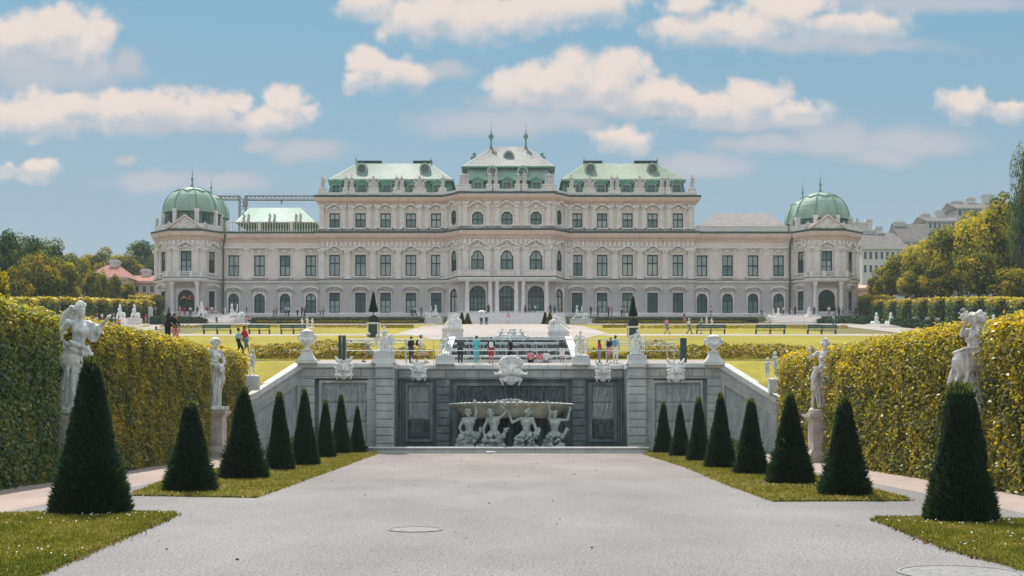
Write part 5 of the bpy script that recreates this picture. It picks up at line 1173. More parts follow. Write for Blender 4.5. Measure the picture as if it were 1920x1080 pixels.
# flower beds
def flowers(px0, px1, d0, d1, h, n, seed, name='flower_bed', lo=0., m='flower'):
    rng = np.random.default_rng(seed); y = rng.uniform(d0, d1, n); x = np.array([rng.uniform(PX(px0, a), PX(px1, a)) for a in y]); zt = np.array([TZ(a) for a in y]); bump = np.array([.55+.6*mnoise.noise(Vector((a*.7, b*.7, seed))) for a, b in zip(x, y)])
    hh = h*np.clip(bump, .12, 1.2); z = zt + hh*rng.beta(2.5, 1.1, n); c = np.stack([x, y, z], 1); t = rng.uniform(lo, 1, n); pt = np.array([mnoise.noise(Vector((a*.5, b*.5, 9))) for a, b in zip(x, y)]); t = np.clip(t + pt*.25, 0, 1)
    v = leaves(c, np.tile([0, -.3, 1.], (n, 1)), .17, .13, .9, 0, rng); o = link(name, fast_mesh(name, v, 4, M[m], t)); tag(o, kind='stuff')
flowers(470, 690, 89.2, 94, 1.15, 10000, 1); flowers(1190, 1510, 89.2, 94, 1.15, 13000, 2); flowers(690, 815, 89.2, 92, .7, 3500, 3); flowers(1100, 1190, 89.2, 92, .7, 3000, 4)
for px0, px1, d0, d1, s_ in ((300, 690, 172, 182, 5), (715, 775, 172, 184, 6), (1130, 1180, 172, 184, 7), (1200, 1590, 168, 180, 8), (480, 800, 210, 221, 9), (1120, 1420, 210, 221, 10)): flowers(px0, px1, d0, d1, .3, 4000, s_, 'parterre_planting', 0, 'yellowbox')

# grass blades, daisies and litter on the near beds
def inpoly(x, y, poly):
    ins = np.zeros(len(x), bool); n = len(poly)
    for i in range(n):
        (x0, y0), (x1, y1) = poly[i], poly[(i+1) % n]; cnd = ((y0 > y) != (y1 > y)) & (x < (x1-x0)*(y-y0)/((y1-y0) or 1e-9)+x0); ins ^= cnd
    return ins
def grass(poly, dens, L, Wd, seed, ymin=14, dry=0.):
    rng = np.random.default_rng(seed); xs, ys = [p[0] for p in poly], [p[1] for p in poly]; A = (max(xs)-min(xs))*(max(ys)-max(ymin, min(ys))); n = int(A*dens); x, y = rng.uniform(min(xs), max(xs), n), rng.uniform(max(ymin, min(ys)), max(ys), n)
    k = inpoly(x, y, poly) & (np.abs(x) < y*.44); x, y = x[k], y[k]
    for a, b in zip(poly, poly[1:] + poly[:1]):          # ragged tufts hanging over the cut edge
        ln = math.hypot(b[0]-a[0], b[1]-a[1]); m = int(ln*dens*.22); t_ = rng.uniform(0, 1, m); ex = a[0]+(b[0]-a[0])*t_ + rng.normal(0, .07, m); ey = a[1]+(b[1]-a[1])*t_ + rng.normal(0, .07, m)
        ok = (ey > ymin) & (np.abs(ex) < ey*.44); x, y = np.concatenate([x, ex[ok]]), np.concatenate([y, ey[ok]])
    n = len(x); c = np.stack([x, y, np.where(inpoly(x, y, poly), .05, .008)], 1); d = np.stack([rng.normal(0, .45, n), rng.normal(0, .45, n), np.ones(n)], 1)
    pt = np.array([mnoise.noise(Vector((a*.6, b*.6, 2)))*.35 + mnoise.noise(Vector((a*2.2, b*2.2, 2)))*.25 for a, b in zip(x, y)]); t = np.clip(rng.beta(2.5, 2, n) + pt + dry, 0, 1)
    o = link('grass', fast_mesh('grass', blades(c, d, L, Wd, rng), 4, M['grass'], t)); tag(o, kind='stuff')
grass(BEDS['nl'], 520, .075, .028, 1); grass(BEDS['nr'], 520, .075, .028, 2); grass(BEDS['fl'], 160, .10, .05, 3, dry=.2); grass(BEDS['fr'], 160, .10, .05, 4, dry=.2)
rng = np.random.default_rng(5); cs = []
for poly, spots in ((BEDS['nl'], [gp(175, 968), gp(150, 985), gp(60, 1040), gp(230, 972)]), (BEDS['nr'], [gp(1800, 984), gp(1760, 984), gp(1850, 990), gp(1830, 1030), gp(1900, 1010)]), (BEDS['fr'], [gp(1480, 912), gp(1440, 905)]), (BEDS['fl'], [gp(360, 926)])):
    for (sx, sy) in spots:
        n = 16; p = np.stack([rng.normal(sx, 1.0, n), rng.normal(sy, .6, n)], 1); p = p[inpoly(p[:, 0], p[:, 1], poly)]; cs.append(np.concatenate([p, np.full((len(p), 1), .12)], 1))
c = np.concatenate(cs); o = link('daisies', fast_mesh('daisies', leaves(c, np.tile([0, -.6, 1.], (len(c), 1)), .042, .042, .3, 0, rng), 4, M['daisy'], rng.uniform(0, 1, len(c)))); tag(o, kind='stuff')
cs = []
for poly, idx in ((BEDS['nl'], (0, 1, 2, 3)), (BEDS['nr'], (1, 2, 3))):
    for i in idx:
        a, b = np.array(poly[i]), np.array(poly[i+1]); n = 75; t = rng.uniform(0, 1, (n, 1)); p = a + (b-a)*t + rng.normal(0, .09, (n, 2)); cs.append(np.concatenate([p, np.full((n, 1), .03)], 1))
n = 70; cs.append(np.stack([rng.uniform(-9, 9, n), rng.uniform(18, 70, n), np.full(n, .015)], 1)); c = np.concatenate(cs)
o = link('dry_leaves', fast_mesh('dry_leaves', leaves(c, np.tile([0, 0, 1.], (len(c), 1)), .085, .06, .5, 0, rng), 4, M['litter'], rng.uniform(0, 1, len(c)))); tag(o, kind='stuff')
n = 5000; y = 17 + 45*rng.beta(1, 2.2, n); x = rng.uniform(-.43, .43, n)*y; c = np.stack([x, y, np.full(n, .012)], 1)
o = link('gravel_stones', fast_mesh('gravel_stones', leaves(c, np.tile([0, 0, 1.], (n, 1)), .026, .022, .25, 0, rng), 4, M['pebble'], rng.beta(1.6, 1.6, n))); tag(o, kind='stuff')

# ------------------------------------------------------------------ trees
def crown_mesh(seed, n=9000, clumps=64, m='tree', shape=(1, 1, 1), leaf=.105, low=-.8):
    rng = np.random.default_rng(seed); cc = unit(rng.normal(0, 1, (clumps, 3))); cc[:, 2] = np.clip(cc[:, 2], low, 1); cc *= rng.uniform(.35, .84, (clumps, 1)); cr = rng.uniform(.24, .40, clumps); k = rng.integers(0, clumps, n)
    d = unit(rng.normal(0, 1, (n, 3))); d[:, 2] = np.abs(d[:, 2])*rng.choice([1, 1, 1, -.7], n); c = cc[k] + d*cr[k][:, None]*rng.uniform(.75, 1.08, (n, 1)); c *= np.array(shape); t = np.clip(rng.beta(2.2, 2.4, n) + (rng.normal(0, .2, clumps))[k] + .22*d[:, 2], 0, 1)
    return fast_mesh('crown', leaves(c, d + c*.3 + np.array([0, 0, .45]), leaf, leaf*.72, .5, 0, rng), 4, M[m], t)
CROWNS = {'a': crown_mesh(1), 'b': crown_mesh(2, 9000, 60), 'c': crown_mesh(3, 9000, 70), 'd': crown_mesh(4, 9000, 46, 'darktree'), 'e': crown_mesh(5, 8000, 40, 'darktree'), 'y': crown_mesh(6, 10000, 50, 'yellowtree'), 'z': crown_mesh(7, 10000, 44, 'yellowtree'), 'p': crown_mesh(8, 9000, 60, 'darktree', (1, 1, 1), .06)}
def tree(label, px, d, ytop, ybot, hw, kind, group, name='tree', zbase=None):
    z0 = TZ(d) if zbase is None else zbase; x = PX(px, d); zt, zb = PZ(ytop, d), max(PZ(ybot, d), z0+.5); r = hw*d/F*1.15; t = thing(name, label, 'tree', (x, d, z0), group=group); cz = (zt+zb)/2 - z0; hh = (zt-zb)/2
    tr = MB(); rr = random.Random(int(px*7+d)); p = Vector((x, d, z0)); q = Vector((x+rr.uniform(-.2, .2), d, z0+cz*.8)); rad = max(.12, .035*(zt-z0)); tr.tube(p, q, rad, 7, rad*.6)
    for i in range(6): a = rr.uniform(0, 6.3); tr.tube(p.lerp(q, rr.uniform(.6, 1)), (x+math.cos(a)*r*.65, d+math.sin(a)*r*.65, z0+cz+rr.uniform(-.2, .6)*hh), rad*.45, 5, rad*.12)
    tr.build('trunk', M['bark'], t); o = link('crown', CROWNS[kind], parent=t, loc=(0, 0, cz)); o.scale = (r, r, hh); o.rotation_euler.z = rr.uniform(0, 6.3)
GL, GR = 'trees behind the left hedge wall', 'trees behind the right hedge wall'
for a in [('dark evergreen tree at the far left edge of the view', 12, 190, 432, 580, 38, 'd'), ('tall blue green tree second from the left edge', 62, 205, 444, 575, 36, 'd'), ('rounded tree with thin top left of the red roofed house', 108, 215, 452, 575, 38, 'e'),
          ('lighter green tree left of the red roofed house', 140, 240, 474, 570, 30, 'b'), ('yellowish tree just behind the ridge of the red roofed house', 195, 320, 468, 540, 34, 'z'), ('golden green tree behind the right end of the red roof', 238, 318, 474, 540, 28, 'a'), ('dark round tree between red roofed house and left pavilion', 266, 330, 450, 545, 34, 'd'), ('small dark tree against the left wall of the domed pavilion', 292, 310, 470, 560, 22, 'e'),
          ('pale green bushy tree in front of the tall left trees', 78, 186, 470, 585, 34, 'c'), ('low golden tree over the left hedge wall, nearest the view edge', 36, 178, 490, 590, 26, 'a'), ('broad golden green tree over the middle of the left hedge wall', 118, 196, 484, 580, 30, 'y'),
          ('small tree before the left slope of the red roof', 172, 222, 505, 570, 16, 'c'), ('narrow tree before the red roof, right of a small one', 193, 226, 508, 570, 13, 'a'), ('small dark tree before the wall of the red roofed house', 214, 229, 514, 568, 13, 'b'), ('smallest tree at the end of the left hedge wall', 238, 234, 528, 568, 14, 'c')]:
    tree(*a, GL)
tree('yellow leaved tree top rising over the dark hedge at the left edge', -16, 62, 480, 640, 27, 'y', 'golden tree by the near hedge', 'golden_tree', 0)
for a in [('large golden tree crown at the right edge, tallest of the broad crowns', 1868, 200, 372, 560, 62, 'y'), ('broad golden tree left of the tallest right crown', 1800, 212, 404, 560, 52, 'z'), ('wide olive tree in the middle of the right grove', 1748, 224, 436, 560, 46, 'y'), ('round golden tree at the left slope of the right grove', 1700, 234, 468, 560, 40, 'a'),
          ('small golden tree at the left end of the right grove', 1662, 242, 490, 560, 26, 'z'), ('smallest dark tree beside the right domed pavilion', 1640, 248, 516, 562, 14, 'b'), ('broad golden tree cut by the right edge of the view', 1925, 195, 400, 560, 50, 'z'), ('green tree with shaded underside right of the grove middle', 1835, 192, 470, 566, 42, 'c'),
          ('low green tree in front of the wide olive tree', 1768, 208, 490, 566, 40, 'a'), ('low yellow tree in front of the round golden tree', 1718, 222, 505, 566, 30, 'y'), ('low dark tree at the right edge over the hedge wall', 1900, 186, 500, 572, 40, 'b'), ('young tree with visible trunk over the hedge, beside its pair', 1672, 236, 520, 558, 16, 'c'), ('young tree with visible trunk over the hedge, nearer the pavilion', 1655, 241, 522, 560, 13, 'b')]:
    tree(*a, GR)
tree('tall dark poplar rising above everything at the right edge', 1917, 188, 262, 560, 25, 'p', 'poplar', 'poplar_tree')
# ------------------------------------------------------------------ sculpture
RZ = lambda a: Matrix.Rotation(R(a), 4, 'Z')
def place_fig(name, label, cat, me, m, x, y, z, s, group=None, part='figure', ped=None, pedm='capstone'):
    t = thing(name, label, cat, (x, y, z), group=group)
    link(part, me, m, t, loc=(0, 0, ped or 0), s=s)
    return t
def putto(c, M4, **kw):
    q = Clay(); j = pose(**kw); body(q, j, face=False, muscle=1.12); q.ell(j['hed'] + Vector((0, 0, .02)), (.12, .125, .135)); curls(q, j['hed'], n=16, size=.045, seed=3)
    for k in '12': q.ell(j['hp'+k].lerp(j['kn'+k], .5), (.1, .1, .16)); q.ell(j['kn'+k].lerp(j['an'+k], .35), (.07, .075, .12)); q.ell(j['sh'+k].lerp(j['el'+k], .5), (.065, .065, .11))
    q.ell(j['wai'] + Vector((0, -.05, .0)), (.15, .13, .15)); c.merge(q, M4)
T4 = lambda x, y, z, s=1, rz=0, ry=0: Matrix.Translation((x, y, z)) @ RZ(rz) @ Matrix.Rotation(R(ry), 4, 'Y') @ Matrix.Scale(s, 4)

# the four statues of the hedge line
def woman_a():
    c = Clay(); j = pose(pel=(0,.0,.94), che=(0,-.05,1.30), hed=(0,-.06,1.62), sh1=(-.17,.03,1.43), el1=(-.27,.20,1.18), ha1=(-.17,-.06,1.03), sh2=(.16,-.08,1.43), el2=(.13,-.36,1.36), ha2=(.06,-.58,1.47), kn1=(-.1,-.1,.5), an1=(-.11,.08,.09), kn2=(.09,.02,.5), an2=(.1,.16,.09))
    body(c, j, True, True); curls(c, j['hed'], n=44, size=.034, seed=2)
    for k in range(5): c.chain([(-.05+.03*k, .08, 1.68-.02*k), (-.06+.03*k, .24, 1.56-.03*k), (-.05+.03*k, .34+.02*k, 1.42-.02*k), (-.04+.02*k, .33, 1.28)], [.05, .045, .045, .03])
    skirt(c, (0, .0, 1.04), (.20, .19), (0, .05, .02), (.25, .26), 13, .034, 4); c.ell((-.02, .05, .82), (.25, .25, .24)); c.ell((0, .10, .4), (.2, .22, .3))
    sash(c, [(-.22,-.1,1.05), (-.1,-.2,.98), (.08,-.2,.92), (.2,-.05,.9), (.16,.16,.98), (-.1,.22,1.05), (-.24,.06,1.08)], .045, 3)
    c.chain([(-.2,.2,1.2), (-.24,.32,1.05), (-.2,.36,.8)], [.07, .09, .06]); c.ell((.12,-.22,1.28), (.05, .15, .17)); c.ell((.1,-.32,1.3), (.04, .12, .1))
    c.chain([(-.2,-.12,.03), (-.16,-.14,.24), (-.1,-.1,.36)], [.08, .07, .05]); c.box(-.32, .32, -.32, .34, -.06, .03)
    return c.xform(RZ(62)).mesh('woman_statue', .013, 1, .006)
def woman_b():
    c = Clay(); j = pose(hed=(.0,-.06,1.6), nek=(0,0,1.47), sh1=(-.17,0,1.41), el1=(-.25,-.04,1.15), ha1=(-.05,-.24,1.05), sh2=(.17,0,1.41), el2=(.27,-.02,1.16), ha2=(.08,-.25,.98), hp1=(-.09,0,.93), kn1=(-.08,-.14,.52), an1=(-.12,.06,.09), kn2=(.11,0,.5), an2=(.1,.02,.08), pel=(.04,0,.95))
    body(c, j, True, True); curls(c, j['hed'], n=50, size=.042, seed=6)
    skirt(c, (.02, 0, 1.0), (.19, .17), (-.03, .03, .05), (.19, .19), 12, .035, 8); sash(c, [(-.2,-.05,1.2), (0,-.2,1.08), (.2,-.1,1.0), (.2,.1,1.0), (-.1,.2,1.1)], .04, 3)
    c.ell((0, -.24, 1.02), (.12, .08, .09)); c.chain([(.1,-.2,.95), (.16,-.16,.7), (.1,-.1,.45)], [.07, .06, .05]); c.chain([(-.17,.02,1.4), (-.1,.16,1.2), (.1,.2,1.0), (.2,.2,.6)], [.05,.06,.07,.06])
    c.chain([(-.12,.15,.02), (-.1,.18,.35), (0,.16,.6)], [.12, .1, .08]); c.box(-.27, .27, -.27, .3, -.06, .03)
    return c.xform(RZ(38)).mesh('woman_statue', .014, 1, .006)
def group_c():
    c = Clay(); j = pose(pel=(.06,0,.96), wai=(.08,0,1.1), che=(.08,-.02,1.3), nek=(.08,0,1.48), hed=(.03,-.05,1.62), sh1=(-.1,0,1.43), el1=(-.19,-.14,1.36), ha1=(-.16,-.22,1.56), sh2=(.25,0,1.42), el2=(.3,-.12,1.2), ha2=(.1,-.24,1.3), hp1=(-.03,0,.93), kn1=(.0,-.1,.5), an1=(.1,.0,.09), hp2=(.14,0,.93), kn2=(.2,-.02,.5), an2=(.27,.05,.09))
    body(c, j, False, True, 1.08); curls(c, j['hed'], n=30, size=.035, seed=4); c.ell((-.17,-.22,1.68), (.08,.08,.085)); curls(c, (-.17,-.2,1.68), n=14, size=.03, seed=8)
    c.ell((.22, .05, 1.64), (.085, .09, .1)); curls(c, (.22,.06,1.65), n=30, size=.038, seed=9); c.cap((.2,.1,1.5), (.22,.05,1.62), .06); c.cap((.1,.15,1.3), (.24,.12,1.45), .1)
    c.ell((-.1, -.02, .86), (.23, .2, .27)); skirt(c, (.0, .0, 1.1), (.19, .17), (-.12, .03, .5), (.24, .2), 9, .035, 3, .7, .08); skirt(c, (.08, .02, .6), (.14, .14), (.2, .06, .03), (.17, .16), 9, .03, 5, .7)
    sash(c, [(.3,-.08,1.22), (.1,-.2,1.1), (-.14,-.17,1.06), (-.26,.0,1.0), (-.1,.2,1.05)], .035, 3); sash(c, [(.26,-.05,1.46), (.1,-.16,1.38), (-.1,-.1,1.28)], .028, 2)
    c.chain([(.3,.1,1.25), (.3,.12,.8), (.34,.1,.3)], [.08, .09, .07]); c.box(-.05, .5, -.25, .32, -.06, .03)
    return c.mesh('figure_group_statue', .013, 1, .006)
def dancer_d():
    c = Clay(); j = pose(pel=(.0,0,.97), wai=(.03,0,1.1), che=(.05,-.02,1.29), nek=(.06,0,1.46), hed=(.08,-.04,1.62), sh1=(-.11,0,1.42), el1=(-.27,-.06,1.30), ha1=(-.26,-.14,1.46), sh2=(.22,0,1.42), el2=(.33,-.06,1.44), ha2=(.38,-.1,1.5), hp1=(-.09,0,.93), kn1=(-.2,-.14,.5), an1=(-.24,.0,.09), hp2=(.08,0,.93), kn2=(.14,-.02,.5), an2=(.1,.12,.1))
    body(c, j, True, True); curls(c, j['hed'], n=44, size=.036, seed=12); c.ell((-.28,-.14,1.5), (.07, .05, .05))
    skirt(c, (-.01, 0, 1.03), (.17, .16), (.1, .06, .12), (.19, .15), 11, .032, 11, .72); c.chain([(-.12,-.1,1.0), (-.2,-.12,.8), (-.22,-.1,.55)], [.1, .09, .05]); c.chain([(.1,-.12,1.0), (.2,-.1,.7), (.26,-.02,.4), (.24,.04,.15)], [.07, .08, .08, .05])
    sash(c, [(-.18,-.08,1.0), (0,-.2,1.02), (.18,-.08,1.06), (.1,.18,1.06)], .04, 3); c.chain([(.2,.1,.02), (.16,.14,.3), (.06,.12,.6)], [.12, .1, .07]); c.box(-.3, .34, -.24, .28, -.06, .03)
    return c.xform(RZ(-10)).mesh('dancing_statue', .013, 1, .006)
for lab, me, px, d, y0, y1, m, pw, plab in (('tall marble woman in profile with flying hair and outstretched arm, between the left hedges', woman_a(), 146, 47.5, 775, 571, 'aged', .92, 'pale stone plinth half hidden behind the tallest left yew'),
        ('curly haired draped marble woman holding cloth at her waist, before the left hedge gap', woman_b(), 402, 70, 768, 635, 'aged', .98, 'pale panelled stone plinth right of the second left yew'),
        ('pinkish marble group of entwined draped figures with one raised arm, in the right hedge', group_c(), 1818, 42.6, 776, 590, 'pinkaged', .85, 'stone plinth hidden behind the flat topped right yew'),
        ('slim dancing marble woman with bent raised arms, between the right hedges', dancer_d(), 1541, 63, 774, 638, 'pinkaged', 1.0, 'pinkish panelled stone plinth left of the wide smooth right yew')):
    z = PZ(y0, d); s = (PZ(y1, d)-z)/1.79; x = PX(px, d); t = thing('marble_statue', lab, 'statue', (x, d, z), group='marble statues along the hedges'); link('figure', me, M[m], t, loc=(0, 0, .055*s), s=s)
    p = thing('stone_plinth', plab, 'plinth', (x, d, 0), group='plinths of the hedge statues'); w = pw*.52*d/47.5**.5/d*47.5**.5 if False else pw*.62
    mb = MB().box(x-w*1.25, x+w*1.25, d-w*1.25, d+w*1.25, 0, .34).frustum(x-w*1.25, x+w*1.25, d-w*1.25, d+w*1.25, .341, x-w, x+w, d-w, d+w, .62); mb.build('base', M['plinth'], p)
    MB().box(x-w*.9, x+w*.9, d-w*.9, d+w*.9, .621, z-.44).build('shaft', M['plinth'], p); MB().box(x-w*.62, x+w*.62, d-w*.9-.04, d-w*.9-.002, .8, z-.62).build('panel', M['plinth'], p)
    mb = MB().frustum(x-w*.9, x+w*.9, d-w*.9, d+w*.9, z-.439, x-w*1.2, x+w*1.2, d-w*1.2, d+w*1.2, z-.2).box(x-w*1.25, x+w*1.25, d-w*1.25, d+w*1.25, z-.199, z-.06).box(x-w*1.0, x+w*1.0, d-w*1.0, d+w*1.0, z-.059, z); mb.build('cap', M['plinth'], p)

# groups on the wall head
def wall_group(label, build, px, d, ybase, yfig, ytop, wpx, flare=1.25):
    x = PX(px, d); z0 = PZ(ybase, d)-.02; zf_ = PZ(yfig, d); w = wpx*d/F/2; t = thing('stone_group', label, 'statue', (x, d, z0), group='carved groups on the fountain wall')
    MB().frustum(x-w*flare, x+w*flare, d-.55, d+.6, z0, x-w, x+w, d-.45, d+.5, z0+(zf_-z0)*.45).box(x-w*.97, x+w*.97, d-.44, d+.49, z0+(zf_-z0)*.451, zf_).build('pedestal', M['capstone'], t)
    c = Clay(); build(c); zs = [v.z for v in c.v]; k = (PZ(ytop, d)-zf_)/(max(zs)-min(zs)); me = c.mesh('figure', .021, 2, .006); o = link('figure', me, M['statue'], t, loc=(0, 0, zf_-z0-min(zs)*k-.03), s=k); return t
def gA(c):
    j = pose(hed=(.0,-.04,1.62), el1=(-.3,-.1,1.22), ha1=(-.42,-.15,1.05), el2=(.26,-.1,1.15), ha2=(.12,-.2,1.12), kn1=(-.15,-.25,.55), an1=(-.18,-.1,.12), kn2=(.1,-.2,.5), an2=(.12,-.1,.1)); body(c, j, True); curls(c, j['hed'], n=20, size=.04)
    skirt(c, (0,0,1.0), (.2,.2), (0,-.02,.05), (.34,.3), 12, .045, 3); putto(c, T4(-.5,-.05,.02,.66,10), ha2=(.3,-.2,1.3), el2=(.28,-.05,1.2)); 
    for k in range(6): c.chain([(.2,.05,.5+.1*k), (.5,.08,.55+.12*k), (.72-.03*k,.1,.7+.1*k)], [.08,.07,.04])
    c.chain([(.3,-.1,.1), (.6,-.1,.3), (.62,-.1,.6)], [.14,.14,.08]); c.ell((0,0,.02), (.75,.32,.12))
def gB(c):
    putto(c, T4(-.28,0,.05,.62,-15), ha2=(.32,-.22,1.35), el2=(.3,-.05,1.2)); j = pose(hed=(.12,-.04,1.6), el1=(-.3,-.05,1.25), ha1=(-.42,-.12,1.4), kn1=(-.14,-.15,.5), an1=(-.2,.05,.1)); q = Clay(); body(q, j, False, False, 1.06); curls(q, j['hed'], n=18, size=.045); skirt(q, (0,0,.98), (.17,.16), (.08,0,.4), (.22,.18), 9, .04, 4, .6); c.merge(q, T4(.14,.05,0,1,8))
    c.chain([(.4,.05,.05), (.5,.1,.5), (.45,.1,.9)], [.12,.1,.07]); c.chain([(-.5,-.12,.03), (-.2,-.15,.12), (.2,-.15,.1)], [.08,.13,.12]); c.ell((0,0,.02), (.5,.3,.1))
def gC(c):
    j = pose(hed=(.1,-.1,1.58), nek=(.06,0,1.45), che=(.03,-.03,1.27), el1=(-.3,0,1.2), ha1=(-.38,-.08,1.05), el2=(.36,-.12,1.3), ha2=(.55,-.18,1.12), kn1=(-.12,-.1,.5), an1=(-.1,.04,.09), kn2=(.16,-.1,.5)); q = Clay(); body(q, j, False, False, 1.06); curls(q, j['hed'], n=20, size=.04); skirt(q, (0,0,1.0), (.15,.15), (-.05,0,.6), (.18,.16), 9, .035, 4, .6); c.merge(q, T4(-.12,.05,0))
    putto(c, T4(.36,-.05,.05,.64,-30), hed=(.1,-.04,1.66), ha1=(-.3,-.2,1.4), el1=(-.28,-.1,1.2)); c.chain([(-.3,.05,.05), (-.32,.1,.6), (-.25,.1,.9)], [.14,.12,.07]); c.ell((.1,0,.02), (.5,.3,.1))
def gD(c):
    j = pose(hed=(.05,-.08,1.6), el1=(-.32,-.1,1.2), ha1=(-.45,-.2,1.3), el2=(.3,-.15,1.15), ha2=(.45,-.2,1.2), kn1=(-.2,-.2,.52), kn2=(.15,-.15,.5), an2=(.25,.0,.1)); body(c, j, True); curls(c, j['hed'], n=24, size=.042)
    skirt(c, (0,0,1.05), (.2,.2), (-.03,0,.06), (.33,.28), 11, .05, 6); putto(c, T4(.46,.0,.12,.62,-20), hed=(.05,-.04,1.72), ha2=(.3,-.1,1.5), el2=(.3,0,1.3)); c.ell((-.42,-.05,1.2), (.16,.14,.14)); c.chain([(-.3,0,.05), (-.5,0,.5), (-.5,0,1.1)], [.16,.14,.1]); sash(c, [(-.3,-.1,1.3), (0,-.22,1.05), (.3,-.15,.85)], .05, 3); c.ell((0,0,.02), (.55,.3,.1))
wall_group('white stone woman with child and spread shell, on the left main pier of the wall', gA, 720, 79, 681, 661, 610, 38)
wall_group('white stone pair of a youth and a small child, left of the cascade', gB, 834, 81.9, 683, 668, 626, 34, 1.05)
wall_group('white stone boy bending towards a small child, right of the cascade', gC, 1089, 81.9, 684, 669, 619, 34, 1.05)
wall_group('white stone seated figure clasping a child, on the right main pier of the wall', gD, 1194, 79, 683, 666, 617, 36)
for sx, lab, px, d, yb, yt in ((-1, 'small white cherub statue at the low end of the left ramp wall', 474, 76.2, 716, 664), (1, 'small white pair of cherubs at the low end of the right ramp wall', 1453, 76.2, 722, 668)):
    c = Clay(); putto(c, T4(0, 0, .05, .95, 40*sx), el1=(-.3,-.1,1.3), ha1=(-.4,-.15,1.5), kn1=(-.15,-.2,.52)); 
    if sx > 0: putto(c, T4(-.45, -.05, .02, .75, -20), el2=(.3,-.1,1.25), ha2=(.42,-.15,1.4))
    c.ell((0, 0, .03), (.45, .3, .1)); k = (yb-yt)*d/F/1.75; t = thing('cherub_statue', lab, 'statue', (PX(px, d), d, PZ(yb, d)), group='cherubs at the ramp ends'); link('figure', c.mesh('figure', .024, 2, .005), M['statue'], t, loc=(0, 0, .3), s=k)
    MB().box(PX(px, d)-.36, PX(px, d)+.36, d-.3, d+.3, PZ(yb, d)-.5, PZ(yb, d)+.3).build('pedestal', M['capstone'], t)
# vases
def vase(label, px, d, ybase, yfoot, ytop, finial):
    x = PX(px, d); z0 = PZ(ybase, d)-.02; zf_ = PZ(yfoot, d); zt = PZ(ytop, d); h = zt-zf_; t = thing('stone_vase', label, 'vase', (x, d, z0), group='stone vases on the wall ends')
    MB().box(x-.62, x+.62, d-.5, d+.55, z0, z0+.2).frustum(x-.56, x+.56, d-.48, d+.5, z0+.201, x-.36, x+.36, d-.34, d+.36, z0+.5).frustum(x-.36, x+.36, d-.34, d+.36, z0+.501, x-.27, x+.27, d-.27, d+.27, zf_-.06).box(x-.32, x+.32, d-.32, d+.32, zf_-.059, zf_).build('pedestal', M['capstone'], t)
    prof = [(.27,0),(.27,.04),(.13,.08),(.12,.18),(.26,.28),(.42,.38),(.47,.5),(.44,.58),(.38,.64),(.39,.84),(.44,.87),(.42,.9)]
    MB().lathe([(r, z*h) for r, z in prof], (x, d, zf_), 24).build('body', M['statue'], t, smooth=True)
    MB().lathe([(.43, .905*h), (.46, .92*h), (.30, 1.0*h), (.12, 1.06*h), (.04, 1.12*h)], (x, d, zf_), 24).build('lid', M['statue'], t, smooth=True)
    for sx in (-1, 1):
        c = Clay(); c.chain([(sx*.4, -.05, .74*h), (sx*.54, -.08, .74*h), (sx*.56, -.08, .6*h), (sx*.46, -.05, .5*h)], [.07, .08, .07, .06]); c.ell((sx*.48, -.1, .72*h), .09); link('handle', c.mesh('handle', .035, 1), M['statue'], t, loc=(0, 0, zf_-z0))
    c = Clay()
    for i in range(9): a = -math.pi + math.pi*i/8; c.ell((.44*math.cos(a), .44*math.sin(a), (.56-.07*math.sin(math.pi*((i % 3)/2)))*h), .085)
    for i in range(8): a = -math.pi + math.pi*(i+.5)/8; c.cap((.33*math.cos(a), .33*math.sin(a), .32*h), (.46*math.cos(a), .46*math.sin(a), .47*h), .04, .06)
    link('garland', c.mesh('garland', .035, 1), M['statue'], t, loc=(0, 0, zf_-z0))
vase('lidded white stone vase with garland on the left end of the wall', 576, 79, 681, 656, 620, True); vase('lidded white stone vase with garland on the right end of the wall', 1338, 79, 684, 660, 630, False)
